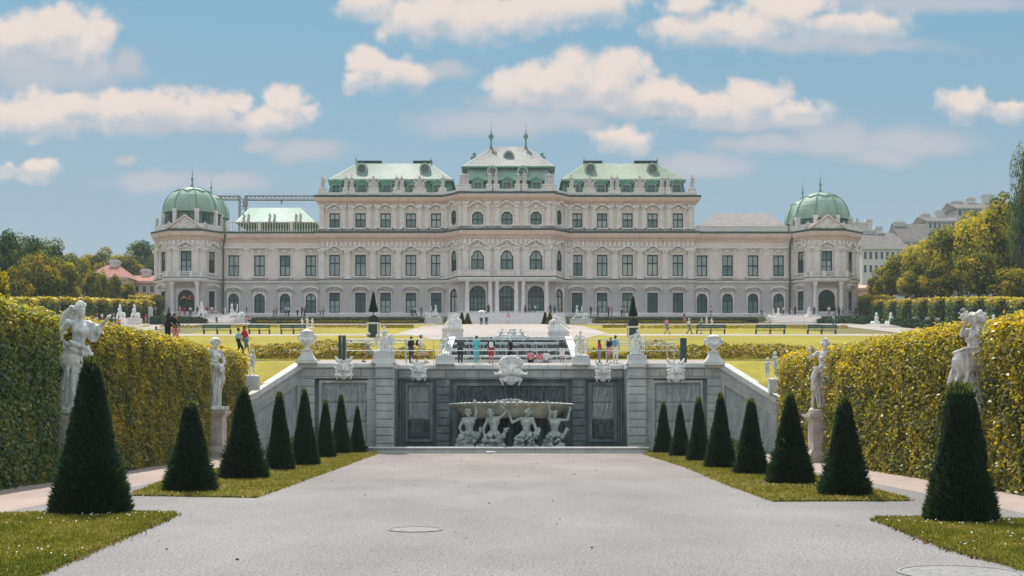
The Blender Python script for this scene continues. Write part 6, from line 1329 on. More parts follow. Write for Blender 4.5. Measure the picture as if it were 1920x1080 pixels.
# masks
def mask(label, px, d, y0, y1, wpx, big=False):
    c = Clay(); rr = random.Random(int(px))
    c.ell((0, .0, .02), (.36, .2, .45)); c.ell((0, -.1, .12), (.3, .16, .2)); c.cap((0,-.24,.14), (0,-.34,-.06), .05, .085); 
    for sx in (-1, 1):
        c.cap((sx*.06,-.2,.2), (sx*.3,-.14,.26), .06, .05); c.ell((sx*.15,-.2,.1), (.07,.05,.045)); c.ell((sx*.2,-.18,-.06), (.12,.1,.1)); c.cap((sx*.02,-.27,-.12), (sx*.22,-.18,-.14), .045, .04)
        for k in range(4): a = .25+.28*k; c.chain([(sx*.3, -.02, .2-.16*k), (sx*(.42+.05*(k % 2)), -.06, .24-.2*k), (sx*(.36), -.05, .1-.24*k)], [.09, .08, .05])
        if not big: c.chain([(sx*.22,-.06,.38), (sx*.38,-.08,.52), (sx*.46,-.06,.68)], [.12, .1, .06]); c.chain([(sx*.08,-.1,.42), (sx*.16,-.12,.52)], [.08, .05])
    for k in range(7): a = math.pi*(k+.5)/7; c.chain([(.25*math.cos(a),-.1,-.3), (.3*math.cos(a),-.16,-.42), (.2*math.cos(a),-.12,-.42-.2*math.sin(a))], [.08, .075, .04])
    c.cap((-.15,-.2,-.3), (.15,-.2,-.3), .05)
    if big:
        for k in range(9): a = math.pi*(k+.5)/9; c.chain([(.22*math.cos(a), -.06, .3+.1*math.sin(a)), (.5*math.cos(a), -.1, .34+.36*math.sin(a))], [.07, .1])
        for sx in (-1, 1):
            c.chain([(sx*.28,-.12,-.14), (sx*.5,-.14,-.1), (sx*.72,-.08,-.14), (sx*.76,-.06,-.02)], [.1, .11, .07, .04]); c.ell((sx*.3,-.12,.02), (.14, .12, .13))
    zs = [v.z for v in c.v]; xs = [v.x for v in c.v]; k = (y1-y0)*d/F; kz = k/(max(zs)-min(zs)); kx = wpx*d/F/(max(xs)-min(xs)); o = link('mascaron', c.mesh('mascaron', .026, 2, .004), M['statue'], fw); o.location = Vector((PX(px, d), d-.28, PZ(y1, d)-min(zs)*kz)) - Vector((0, WD, 0)); o.scale = (kx, min(kx, kz)*1.2, kz)
mask('m', 646, WD-.2, 668, 713, 36); mask('m', 786, WC-.25, 672, 715, 32); mask('m', 1130, WC-.25, 675, 717, 32); mask('m', 1266, WD-.2, 672, 718, 36); mask('m', 958, WC-.3, 666, 724, 64, True)
# the four bearers under the basin
ZB = .22
def atlas(label, px, d, yhead, **kw):
    c = Clay(); j = pose(**kw); body(c, j, 'fem' in label, True, 1.12); curls(c, j['hed'], n=26, size=.042, seed=int(px)); rr = random.Random(int(px))
    for i in range(34): a = rr.uniform(0, 6.28); r_ = rr.uniform(.17, .27); c.ell((r_*math.cos(a), r_*.8*math.sin(a), rr.uniform(.62, .95)), rr.uniform(.04, .075))
    for i in range(30): c.ell((rr.uniform(-.34, .34), rr.uniform(-.2, .25), rr.uniform(.38, .56)), rr.uniform(.05, .10))
    for (p0, p1) in kw.get('gar', ()) if False else (((-.26,-.1,.85), (-.36,-.08,.5)), ((.24,-.1,.8), (.38,-.05,1.1))):
        for t in range(9): q = Vector(p0).lerp(Vector(p1), t/8); c.ell(q + Vector((rr.uniform(-.04, .04), rr.uniform(-.04, .04), 0)), rr.uniform(.045, .07))
    k = (PZ(yhead, d)-ZB)/1.26; o = link('bearer_statue', c.mesh('bearer_statue', .015, 2, .005), M['atlas'], loc=(PX(px, d), d, ZB-.44*k), s=(k*1.1, k, k)); tag(o, label, 'statue', 'stone bearers of the fountain basin')
atlas('outer left stone bearer with one hand on hip and the other lifting the basin', 880, 79.3, 770, el1=(-.30,.0,1.14), ha1=(-.22,-.1,.93), sh2=(.17,0,1.44), el2=(.22,-.08,1.66), ha2=(.17,-.1,1.93), hed=(-.04,-.03,1.61), kn1=(-.12,-.08,.5))
atlas('stone bearer bowing his bearded head beneath a bent raised arm', 926, 79.0, 769, hed=(-.1,-.12,1.58), nek=(-.04,-.04,1.46), el1=(-.30,-.02,1.12), ha1=(-.28,-.12,.82), sh2=(.17,0,1.45), el2=(.38,-.06,1.66), ha2=(.16,-.12,1.93), kn2=(.16,-.08,.5), an2=(.2,.1,.08))
atlas('stone bearer with raised left arm bent outwards and garlands at both hips', 987, 79.0, 769, hed=(.06,-.06,1.6), sh1=(-.18,0,1.42), el1=(-.42,-.06,1.30), ha1=(-.52,-.1,1.58), el2=(.27,.0,1.14), ha2=(.3,-.06,.9), kn1=(-.12,-.06,.5))
atlas('outer right stone bearer with both arms lifted to the basin', 1040, 79.3, 772, hed=(.0,-.02,1.58), sh1=(-.17,0,1.44), el1=(-.13,-.12,1.66), ha1=(-.2,-.12,1.94), sh2=(.18,0,1.42), el2=(.40,-.05,1.42), ha2=(.46,-.08,1.72), kn2=(.13,-.06,.5))
for lab, px in (('dark herm pillar between the two left basin bearers', 903), ('dark herm pillar behind the middle of the basin', 957), ('dark herm pillar between the two right basin bearers', 1013)):
    c = Clay(); c.cap((0,0,.0), (0,0,1.15), .12, .2).ell((0,-.02,1.5), (.2,.16,.25)).ell((0,-.04,1.85), (.15,.15,.19)); curls(c, (0,-.04,1.85), n=16, size=.06); c.box(-.25,.25,-.2,.2,-.1,.2)
    o = link('herm', c.mesh('herm', .035, 2, .005), M['wetstone'], loc=(PX(px, 81.2), 81.2, .15), s=1.0); tag(o, lab, 'herm', 'dark herms behind the basin')

# sphinxes and groups of the upper garden
def sphinx_mesh(rider, seed):
    c = Clay(); c.cap((-.55,0,.42), (.5,0,.45), .3, .28); c.ell((-.6,0,.42), (.4,.36,.42)); c.ell((.45,0,.62), (.3,.28,.4)); c.cap((.45,0,.7), (.5,-.02,1.2), .22, .16); c.cap((.5,-.02,1.2), (.5,-.03,1.42), .07); c.ell((.5,-.05,1.55), (.14,.15,.18)); curls(c, (.5,-.03,1.55), n=24, size=.07, seed=seed)
    for sy in (-1, 1): c.cap((.5,sy*.2,.5), (.95,sy*.2,.12), .13, .1); c.cap((.95,sy*.2,.1), (1.15,sy*.2,.08), .1, .08); c.cap((-.6,sy*.3,.4), (-.2,sy*.34,.12), .16, .1); c.ell((.5,-.16*1,1.0), (.2,.1,.12))
    c.chain([(-.95,.1,.3), (-1.15,.15,.6), (-1.0,.2,.95)], [.07,.06,.05]); c.box(-1.2,1.25,-.45,.45,-.08,.06)
    if rider: putto(c, T4(-.15,-.05,.42,.72,60), ha1=(-.25,-.35,1.2), el1=(-.28,-.15,1.25), kn1=(-.25,-.2,.72), an1=(-.3,-.05,.3), kn2=(.25,-.2,.72), an2=(.3,-.05,.3))
    return c.mesh('figure', .045, 2)
SPH = {True: sphinx_mesh(True, 2), False: sphinx_mesh(False, 3)}
def front_sphinx():
    c = Clay(); c.cap((0,.3,.45), (0,-.2,.5), .36, .32); c.cap((0,-.25,.6), (0,-.25,1.2), .28, .2); c.ell((0,-.28,1.5), (.17,.17,.22)); curls(c, (0,-.26,1.5), n=26, size=.08)
    for sx in (-1, 1): c.cap((sx*.2,-.25,.6), (sx*.26,-.6,.12), .15, .12); c.ell((sx*.36,.25,.4), (.2,.4,.36)); c.ell((sx*.13,-.42,1.05), .13)
    c.box(-.6,.6,-.7,.7,-.08,.05); return c.mesh('figure', .045, 2)
FSPH = front_sphinx()
def upper(name, label, cat, me, px, d, yb, yt, hgt, ped_h, pw, rz=0, mirror=False, group=None, m='statue', pdepth=.8):
    x = PX(px, d); z0 = min(TZ(d), PZ(yb, d)); zf_ = PZ(yb, d); t = thing(name, label, cat, (x, d, z0), group=group); k = (PZ(yt, d)-zf_)/hgt
    o = link('figure', me, M[m], t, loc=(0, 0, zf_-z0), s=(k*(-1 if mirror else 1), k, k)); o.rotation_euler.z = R(rz)
    MB().box(x-pw, x+pw, d-pdepth, d+pdepth, z0-.6, zf_).box(x-pw*1.06, x+pw*1.06, d-pdepth*1.06, d+pdepth*1.06, zf_-.14, zf_+.002).build('pedestal', M['trim'], t); return t
GS = 'white sphinxes before the palace'
upper('sphinx_statue', 'white sphinx with rider before the left wing, on a grey pedestal', 'sphinx', SPH[True], 443, 228, 598, 568, 1.85, 1, 1.6, 0, True, GS)
upper('sphinx_statue', 'white sphinx with rider left of the central palace doors', 'sphinx', SPH[True], 810, 226, 596, 570, 1.85, 1, 1.9, 0, False, GS)
upper('sphinx_statue', 'white sphinx with rider right of the central palace doors', 'sphinx', SPH[True], 1089, 226, 598, 571, 1.85, 1, 1.9, 0, True, GS)
upper('sphinx_statue', 'white sphinx with rider before the right wing near the rain pipe', 'sphinx', SPH[True], 1452, 228, 603, 576, 1.85, 1, 1.6, 0, False, GS)
upper('sphinx_statue', 'upright white sphinx beside the arch of the left domed pavilion', 'sphinx', FSPH, 379, 229, 594, 565, 1.72, 1, .9, 0, False, GS)
upper('sphinx_statue', 'upright white sphinx beside the arch of the right domed pavilion', 'sphinx', FSPH, 1516, 229, 601, 576, 1.72, 1, .9, 0, False, GS)
GU = 'white sphinxes along the side walks'
for lab, px, d, yb, yt in (('white sphinx at the left side walk, farther from the palace of the left pair', 226, 178, 596, 571), ('white sphinx at the left side walk, nearer the palace of the left pair', 253, 185, 597, 571), ('white sphinx left of the small right side steps', 1642, 186, 614, 586), ('white sphinx right of the small right side steps', 1669, 180, 613, 586), ('pale sphinx top behind the right hedge, left of two', 1861, 150, 618, 590), ('pale sphinx top behind the right hedge, at the view edge', 1906, 146, 622, 592)):
    upper('sphinx_statue', lab, 'sphinx', FSPH, px, d, yb, yt, 1.72, 1, .8, 0, False, GU)
steps('stone_steps', 'small stone steps between the two sphinxes of the right side walk', PX(1622, 181), PX(1672, 181), 174, 181, TZ(174), TZ(181)+.25, 5)
steps('stone_steps', 'small stone steps between the two sphinxes of the left side walk', PX(222, 178), PX(280, 178), 171, 178, TZ(171), TZ(178)+.25, 5)
def triton(mir):
    c = Clay(); q = Clay(); j = pose(pel=(-.1,0,.55), wai=(.0,-.02,.7), che=(.15,-.05,.9), nek=(.28,-.06,1.05), hed=(.34,-.1,1.2), sh1=(.05,-.05,1.05), el1=(-.2,-.1,1.15), ha1=(-.45,-.1,1.05), sh2=(.34,-.02,1.0), el2=(.55,-.1,.85), ha2=(.72,-.1,.95), hp1=(-.15,0,.5), kn1=(-.4,-.15,.45), an1=(-.6,-.1,.15), hp2=(0,0,.5), kn2=(-.15,-.2,.3), an2=(.15,-.2,.12)); body(q, j, False, False, 1.15); curls(q, j['hed'], n=24, size=.06); c.merge(q)
    c.chain([(.5,.05,.3), (.72,.1,.5), (.74,.1,.8), (.5,.1,.98), (.15,.12,1.0), (-.3,.12,.8), (-.7,.1,.5), (-.95,.08,.3)], [.17,.14,.12,.12,.13,.13,.11,.08]); c.chain([(.3,0,.2), (.7,-.1,.2), (.9,-.1,.4)], [.2,.16,.09]); c.ell((0,0,.14), (.85,.36,.2)); c.ell((.1,0,.4), (.4,.28,.3)); putto(c, T4(.55,-.1,.1,.5,-20)); q2 = Clay(); j2 = pose(pel=(0,0,.95), hed=(.1,-.06,1.6), el1=(-.3,-.1,1.25), ha1=(-.42,-.2,1.0), el2=(.32,-.05,1.3), ha2=(.4,-.1,1.55), kn1=(-.25,-.15,.6), an1=(-.4,.05,.3), kn2=(.2,-.2,.6), an2=(.3,-.05,.25)); body(q2, j2, False, False, 1.15, False); curls(q2, j2['hed'], n=18, size=.05); c.merge(q2, T4(.12,.08,.32,.68,15))
    return c.mesh('figure', .035, 2, .004)
TRI = triton(0)
upper('triton_group', 'white sea figures under a curved fish tail, on the block left of the cascade', 'statue', TRI, 849, 100.5, 617, 587, 1.52, 1, .78, 0, False, 'stone groups beside the cascade', 'statue', .8); upper('triton_group', 'white sea figures under a curved fish tail, on the block right of the cascade', 'statue', TRI, 1047, 100.5, 622, 589, 1.52, 1, .78, 0, True, 'stone groups beside the cascade', 'statue', .8)
c = Clay(); rr = random.Random(8)
for i, x in enumerate((-1.15, -.45, .0, .45, 1.15)):
    q = Clay(); j = pose(pel=(0,0,.3), wai=(.1,0,.45), che=(.22,-.02,.62), nek=(.3,-.02,.78), hed=(.34,-.05,.92), sh1=(.1,0,.76), el1=(-.1,-.1,.7), ha1=(-.25,-.15,.8), sh2=(.36,0,.74), el2=(.5,-.1,.6), ha2=(.55,-.1,.75), hp1=(-.05,0,.3), kn1=(-.35,-.1,.35), an1=(-.55,-.1,.1), hp2=(.05,0,.3), kn2=(-.2,-.2,.3), an2=(-.3,-.2,.08)); body(q, j, False, False, 1.15, False); curls(q, j['hed'], n=12, size=.06); c.merge(q, T4(x, rr.uniform(-.1,.1), 0, .9, 0) @ (Matrix.Scale(-1, 4, (1,0,0)) if x > 0 else Matrix.Identity(4)))
c.ell((0,0,.08), (1.7,.4,.16)); c.chain([(-1.3,0,.1), (-.7,0,.3), (0,0,.2), (.7,0,.3), (1.3,0,.1)], [.14,.16,.16,.16,.14])
o = link('reclining_group', c.mesh('reclining_group', .045, 2), M['statue'], loc=(PX(959, 100.4), 100.4, 8.2), s=.86); tag(o, 'row of reclining white stone figures on the upper lip of the cascade', 'statue')
for lab, px, yb in (('small white cluster of stone figures in the left parterre, above the left vase', 576, 614), ('small white cluster of stone figures in the right parterre, above the right vase', 1325, 617)):
    c = Clay(); rr = random.Random(px)
    for k in range(3): putto(c, T4((k-1)*.6, 0, 0, .7 + .1*(k % 2), rr.uniform(-40, 40)), el1=(-.3,-.1,1.3), ha1=(-.4,-.1,1.55))
    c.ell((0,0,.05), (1.0,.5,.14)); d = 172; o = link('cherub_group', c.mesh('cherub_group', .06, 1), M['statue'], loc=(PX(px, d), d, TZ(d)-.05), s=1.15); tag(o, lab, 'statue', 'white cherub clusters of the parterre')

# parapet statues
def roof_fig(v):
    c = Clay(); rr = random.Random(v)
    if v < 3:
        j = pose(**({0: dict(el1=(-.34,-.02,1.3), ha1=(-.42,-.05,1.6)), 1: dict(el2=(.34,-.05,1.2), ha2=(.5,-.1,1.1), kn1=(-.18,-.1,.5)), 2: dict(el1=(-.3,-.1,1.15), ha1=(-.1,-.25,1.2), el2=(.36,0,1.3), ha2=(.42,0,1.6))}[v])); body(c, j, v != 1, False, 1.1, False); curls(c, j['hed'], n=12, size=.05, seed=v); skirt(c, (0,0,1.0), (.2,.18), (0,.02,.03), (.27,.24), 9, .05, v); c.chain([(.15,.1,1.4), (.25,.15,1.0), (.2,.15,.5)], [.09,.1,.08])
    elif v == 3:    # two figures side by side with an urn
        for s_, x in ((1, -.4), (-1, .4)): q = Clay(); body(q, pose(el1=(-.3,-.1,1.2), ha1=(-.4,-.1,1.45), kn1=(-.15,-.2,.5)), True, False, 1.1, False); skirt(q, (0,0,1.0), (.2,.18), (0,.02,.03), (.27,.24), 8, .05, v); c.merge(q, T4(x,0,0,.9,15*s_))
        c.cap((0,0,.1), (0,0,.9), .3, .2); c.ell((0,0,1.2), (.3,.25,.25))
    else:           # trophy of arms
        c.cap((0,0,0), (0,0,1.0), .3, .24); c.ell((0,0,1.15), (.3,.25,.3)); c.ell((0,0,1.5), (.16,.16,.2))
        for a in (-60, -30, 30, 60): c.cap((0,.05,.5), (math.sin(R(a))*.9, .05, .5+math.cos(R(a))*.9), .06, .1)
        for sx in (-1, 1): c.ell((sx*.42,-.05,.4), (.26,.15,.36))
    c.box(-.35,.35,-.3,.3,-.08,.06); return c.mesh('parapet_statue', .055, 1)
RF = [roof_fig(v) for v in range(5)]
ORD = ['first', 'second', 'third', 'fourth', 'fifth', 'sixth', 'seventh', 'eighth', 'ninth', 'tenth']
secs = [('left main block', PIERS[:8]), ('right main block', PIERS[8:16]), ('central pavilion', PIERS[16:])]
for nm, ps in secs:
    for i, (x, d, z) in enumerate(ps):
        wide = (nm == 'central pavilion' and i in (0, 5)); tro = (nm.endswith('block') and ((nm[0] == 'l' and i in (3, 6)) or (nm[0] == 'r' and i in (1, 4)))); v = 3 if wide else 4 if tro else (i*2) % 3
        kind = 'group of two figures' if wide else 'trophy of arms' if tro else 'draped figure'; o = link('parapet_statue', RF[v], M['roofstatue'], loc=(x, d, z), s=1.45 if v == 4 else 1.4); o.rotation_euler.z = random.uniform(-.5, .5) if v < 3 else 0
        tag(o, f'small stone {kind}, {ORD[i]} from the left on the {nm} parapet', 'statue', f'statues on the parapet of the {nm}')
for i, px in enumerate((457, 466, 505.5, 514.5, 555, 563)):
    o = link('parapet_statue', RF[i % 3], M['roofstatue'], loc=(PX(px, PD+.9), PD+.9, wz+1.92), s=.95); tag(o, f'small stone figure or urn bearer, {ORD[i]} from the left on the left wing balustrade', 'statue', 'statues on the left wing balustrade')
for T, nm in ((TL, 'left'), (TR, 'right')):
    for i, (f, seg_) in enumerate(((.08, 1), (.42, 1), (.62, 3), (.95, 3))):
        a, b = Vector(T[seg_]), Vector(T[seg_+1]); p = a.lerp(b, f); o = link('parapet_statue', RF[(i+1) % 3], M['roofstatue'], loc=(p.x, p.y+.1, Zc1+1.52), s=1.0); tag(o, f'small stone figure, {ORD[i]} from the left at the foot of the {nm} dome', 'statue', f'statues at the foot of the {nm} dome')
    for sx in (-1, 1):
        cx_ = (T[2][0]+T[3][0])/2; o = link('parapet_statue', RF[4], M['roofstatue'], loc=(cx_+sx*3.3, PD-2.4, Zc1+.46), s=.9); tag(o, f'small carved trophy {"left" if sx < 0 else "right"} of the {nm} pavilion pediment', 'statue', f'trophies beside the {nm} pediment')
# ------------------------------------------------------------------ people
SKIN = mat('skin', (.42,.25,.18), .6, var=.1, scale=8); SKIN2 = mat('tanned_skin', (.33,.18,.12), .6, var=.1, scale=8)
HAIRS = {'dark': mat('dark_hair', (.02,.016,.014), .6), 'brown': mat('brown_hair', (.09,.05,.03), .6), 'grey': mat('grey_hair', (.45,.44,.43), .6), 'fair': mat('fair_hair', (.35,.24,.12), .6)}
CLOTH = {k: mat(k.replace(' ', '_') + '_cloth', c, .9, var=.12, scale=6) for k, c in {'white': (.72,.72,.71), 'black': (.015,.018,.022), 'dark grey': (.05,.06,.065), 'grey': (.25,.26,.27), 'red': (.42,.03,.05), 'pink': (.62,.24,.29), 'teal': (.12,.50,.50), 'blue': (.12,.30,.45), 'navy': (.02,.035,.08), 'beige': (.52,.42,.34), 'green': (.04,.16,.11), 'aqua': (.35,.66,.64), 'orange': (.65,.25,.08), 'purple': (.20,.07,.16), 'denim': (.10,.17,.26), 'pale blue': (.42,.56,.66), 'yellow': (.65,.45,.08), 'brown': (.14,.08,.05)}.items()}
POSES = {'stand': pose(), 'walk': pose(kn1=(-.09,-.24,.52), an1=(-.09,-.32,.10), kn2=(.09,-.02,.5), an2=(.09,.30,.14), el1=(-.23,.14,1.16), ha1=(-.24,.10,.92), el2=(.23,-.08,1.14), ha2=(.22,-.28,1.0)),
         'lean': pose(che=(0,-.10,1.27), nek=(0,-.13,1.44), hed=(0,-.18,1.58), sh1=(-.17,-.1,1.39), sh2=(.17,-.1,1.39), el1=(-.27,-.24,1.16), ha1=(-.2,-.45,1.1), el2=(.27,-.24,1.16), ha2=(.2,-.45,1.1)),
         'sit': pose(pel=(0,.0,.50), wai=(0,.02,.64), che=(0,.0,.83), nek=(0,0,1.0), hed=(0,-.03,1.15), sh1=(-.17,0,.95), sh2=(.17,0,.95), el1=(-.24,-.06,.7), ha1=(-.16,-.28,.62), el2=(.24,-.06,.7), ha2=(.16,-.28,.62), hp1=(-.09,0,.48), hp2=(.09,0,.48), kn1=(-.11,-.42,.50), an1=(-.11,-.42,.09), kn2=(.11,-.42,.50), an2=(.11,-.42,.09)),
         'bend': pose(pel=(0,.05,.94), wai=(0,-.03,1.06), che=(0,-.2,1.19), nek=(0,-.34,1.28), hed=(0,-.44,1.34), sh1=(-.17,-.28,1.25), sh2=(.17,-.28,1.25), el1=(-.22,-.36,1.0), ha1=(-.15,-.5,.86), el2=(.22,-.36,1.0), ha2=(.15,-.5,.86)),
         'raise': pose(el1=(-.26,-.16,1.22), ha1=(-.14,-.26,1.42))}
PM = {}
def pm(ps, part):
    if (ps, part) in PM: return PM[ps, part]
    j = POSES[ps]; c = Clay(); vx = .024
    if part == 'body': body(c, j, False, False, .95, True)
    elif part == 'hair':
        h = j['hed']; c.ell(h + Vector((0,.02,.05)), (.088,.098,.095)); c.ell(h + Vector((0,.05,-.01)), (.08,.06,.08))
    elif part == 'longhair':
        h = j['hed']; c.ell(h + Vector((0,.02,.05)), (.092,.102,.1)); c.cap(h + Vector((0,.06,.02)), h + Vector((0,.09,-.2)), .085, .06)
    elif part == 'hat':
        h = j['hed']; c.ell(h + Vector((0,.0,.085)), (.1,.115,.075)); c.ell(h + Vector((0,-.07,.07)), (.085,.12,.02))
    elif part in ('top', 'dress'):
        c.cap(j['pel'] + Vector((0,0,.02)), j['wai'], .155, .135); c.cap(j['wai'], j['che'], .135, .155); c.ell(j['che'] + Vector((0,0,.02)), (.19,.13,.165)); c.cap(j['sh1'], j['sh2'], .08)
        for k in '12':
            e = j['sh'+k].lerp(j['el'+k], .75 if part == 'top' else .15); c.cap(j['sh'+k], e, .075, .07)
        if part == 'dress':
            m_ = (j['kn1'] + j['kn2'])/2; c.cap(j['pel'], m_ + Vector((0,0,.06)), .165, .23); c.cap(j['pel'], j['kn1'] + Vector((0,0,.06)), .14, .13); c.cap(j['pel'], j['kn2'] + Vector((0,0,.06)), .14, .13)
    elif part in ('trousers', 'shorts'):
        c.cap(j['hp1'], j['hp2'], .125); c.cap(j['pel'], j['pel'] + Vector((0,0,.05)), .15)
        for k in '12':
            e = j['kn'+k] if part == 'trousers' else j['hp'+k].lerp(j['kn'+k], .85); c.cap(j['hp'+k], e, .108, .085)
            if part == 'trousers': c.cap(j['kn'+k], j['an'+k], .08, .062)
    elif part == 'skirt':
        m_ = (j['kn1'] + j['kn2'])/2; c.cap(j['pel'] + Vector((0,0,.03)), m_ + Vector((0,.02,.05)), .16, .22); c.cap(j['pel'], j['kn1'], .13, .12); c.cap(j['pel'], j['kn2'], .13, .12)
    elif part == 'shoes':
        for k in '12': c.cap(j['an'+k] + Vector((0,.03,-.04)), j['an'+k] + Vector((0,-.15,-.05)), .052, .042)
    elif part == 'backpack':
        n = j['che']; dn = (j['nek']-j['wai']).normalized(); bk = Vector((0, dn.z, -dn.y)); c.ell(n + bk*.2 + Vector((0,0,-.04)), (.16,.11,.22)); c.ell(n + bk*.28 + Vector((0,0,-.12)), (.12,.07,.11))
    elif part == 'bag': c.ell((.26,-.02,.92), (.06,.13,.14)); c.cap((.2,0,1.4), (.27,-.02,1.0), .016)
    elif part == 'umbrella':
        PM[ps, part] = MB().lathe([(.02,.0),(.25,-.04),(.45,-.13),(.58,-.26),(.56,-.26),(.44,-.15),(.24,-.06),(.02,-.02)], (-.05,-.2,2.15), 12).tube((-.05,-.2,1.35), (-.05,-.2,2.2), .012, 6).mesh('umbrella'); return PM[ps, part]
    PM[ps, part] = c.mesh(part, vx, 1); return PM[ps, part]
SEAT = {}
def person(px, d, ps, face, top, bottom, bcol, where, hair='dark', extra=(), s=1.0, dress=False, z=None, skin=None, group='visitors in the garden', longhair=False, noun='person'):
    names = {'trousers': 'trousers', 'shorts': 'shorts', 'skirt': 'skirt'}
    cl = f'a {top} dress' if dress else f'a {top} top and {bcol} {names[bottom]}'; act = {'stand': 'standing', 'walk': 'walking', 'lean': 'leaning', 'sit': 'sitting', 'bend': 'bending', 'raise': 'standing'}[ps]
    lab = f'person in {cl} {act} {where}'
    if len(lab.split()) > 16: lab = f'person in {cl} {where}'
    if len(lab.split()) > 16: lab = f'person in {top} and {bcol} {where}'
    if len(lab.split()) > 16: lab = f'person in {top} {where}'
    assert len(lab.split()) <= 16, lab
    x = PX(px, d); zz = TZ(d) + .03 if z is None else z; t = thing('person', lab, 'person', (x, d, zz - (.42 if ps == 'sit' and z is None else 0)), R(face), group, s*random.uniform(.96, 1.03))
    if ps == 'sit' and z is None: t.location.z = zz
    link('body', pm(ps, 'body'), skin or (SKIN if random.random() < .6 else SKIN2), t, objmat=True)
    link('hair', pm(ps, 'longhair' if longhair else 'hair'), HAIRS[hair], t, objmat=True)
    if dress: link('dress', pm(ps, 'dress'), CLOTH[top], t, objmat=True)
    else: link('shirt', pm(ps, 'top'), CLOTH[top], t, objmat=True); link(bottom, pm(ps, bottom), CLOTH[bcol], t, objmat=True)
    link('shoes', pm(ps, 'shoes'), CLOTH['dark grey' if random.random() < .6 else 'white'], t, objmat=True)
    for e in extra:
        n_, col_ = e.split(':'); link(n_, pm(ps, n_), CLOTH[col_], t, objmat=True)
    return t
RT, LF, BK, FR = 90, -90, 180, 0
TG = 'visitors on the terrace behind the fountain wall'
person(690, 84.6, 'walk', RT, 'white', 'shorts', 'grey', 'with a white cap, left of the stone woman with shell', 'grey', ('hat:white',), 1.14, group=TG)
person(789, 84.6, 'walk', RT, 'white', 'shorts', 'beige', 'with a pale blue cap and dark backpack', 'dark', ('hat:pale blue', 'backpack:black'), 1.1, group=TG)
person(771, 85.2, 'stand', 150, 'dark grey', 'trousers', 'dark grey', 'with a black backpack, beside the man in the blue cap', 'dark', ('backpack:black',), .98, group=TG)
person(863, 84.3, 'lean', 175, 'dark grey', 'trousers', 'black', 'on the railing nearest the left cherub pair', 'brown', (), 1.0, group=TG)
person(893.5, 84.2, 'stand', BK, 'teal', 'trousers', 'teal', 'at the railing before the cascade', 'dark', ('hat:black',), 1.06, group=TG)
person(921, 84.2, 'stand', BK, 'black', 'shorts', 'red', 'with a white backpack before the cascade', 'dark', ('backpack:white',), 1.0, group=TG, longhair=True)
person(957, 84.0, 'stand', -120, 'black', 'trousers', 'black', 'with white hair, just above the central mask', 'grey', (), 1.0, group=TG)
person(995, 85.3, 'sit', BK, 'pink', 'shorts', 'black', 'on the pool rim, right of the central mask', 'dark', (), .95, z=5.45, group=TG)
person(1012, 85.3, 'sit', BK, 'pink', 'trousers', 'white', 'on the pool rim, left of the one in white', 'brown', (), .9, z=5.45, group=TG, longhair=True)
person(1024, 85.3, 'sit', BK, 'white', 'trousers', 'grey', 'on the pool rim, farthest right of the seated three', 'brown', (), .92, z=5.45, group=TG)
person(1054, 84.4, 'stand', BK, 'dark grey', 'shorts', 'white', 'beside the right cascade flank', 'brown', (), .93, group=TG)
person(1124, 84.8, 'stand', 100, 'red', 'trousers', 'grey', 'left of two others by the right barrier frame', 'brown', (), .9, group=TG, longhair=True)
person(1141, 84.6, 'lean', 120, 'navy', 'shorts', 'pink', 'with a black backpack by the right barrier frame', 'dark', ('backpack:black',), 1.0, group=TG)
person(1154, 84.5, 'stand', 160, 'pale blue', 'trousers', 'white', 'with a blue head covering by the right barrier frame', 'dark', ('hat:blue', 'backpack:blue'), 1.06, group=TG)
LG = 'visitors beside the left ramp'
person(459, 86.2, 'walk', 80, 'red', 'shorts', 'denim', 'with a grey bag beside the left ramp', 'brown', ('bag:grey',), 1.16, z=6.25, group=LG, longhair=True)
person(447, 87.0, 'walk', 95, 'aqua', 'trousers', 'black', 'with a yellow bag, beside the one in red', 'dark', ('bag:yellow',), 1.12, z=6.3, group=LG)
person(314, 84.5, 'bend', 70, 'black', 'trousers', 'black', 'over the left hedge with a dark backpack', 'dark', ('backpack:black',), 1.35, z=7.0, group=LG)
person(329, 86, 'stand', 30, 'black', 'shorts', 'pink', 'behind the bending one with the backpack', 'brown', (), 1.12, z=6.9, group=LG)
person(293, 88, 'stand', 30, 'white', 'trousers', 'orange', 'left of the bending one behind the left hedge', 'dark', (), 1.05, z=6.6, group=LG)
MG = 'visitors on the parterre paths'
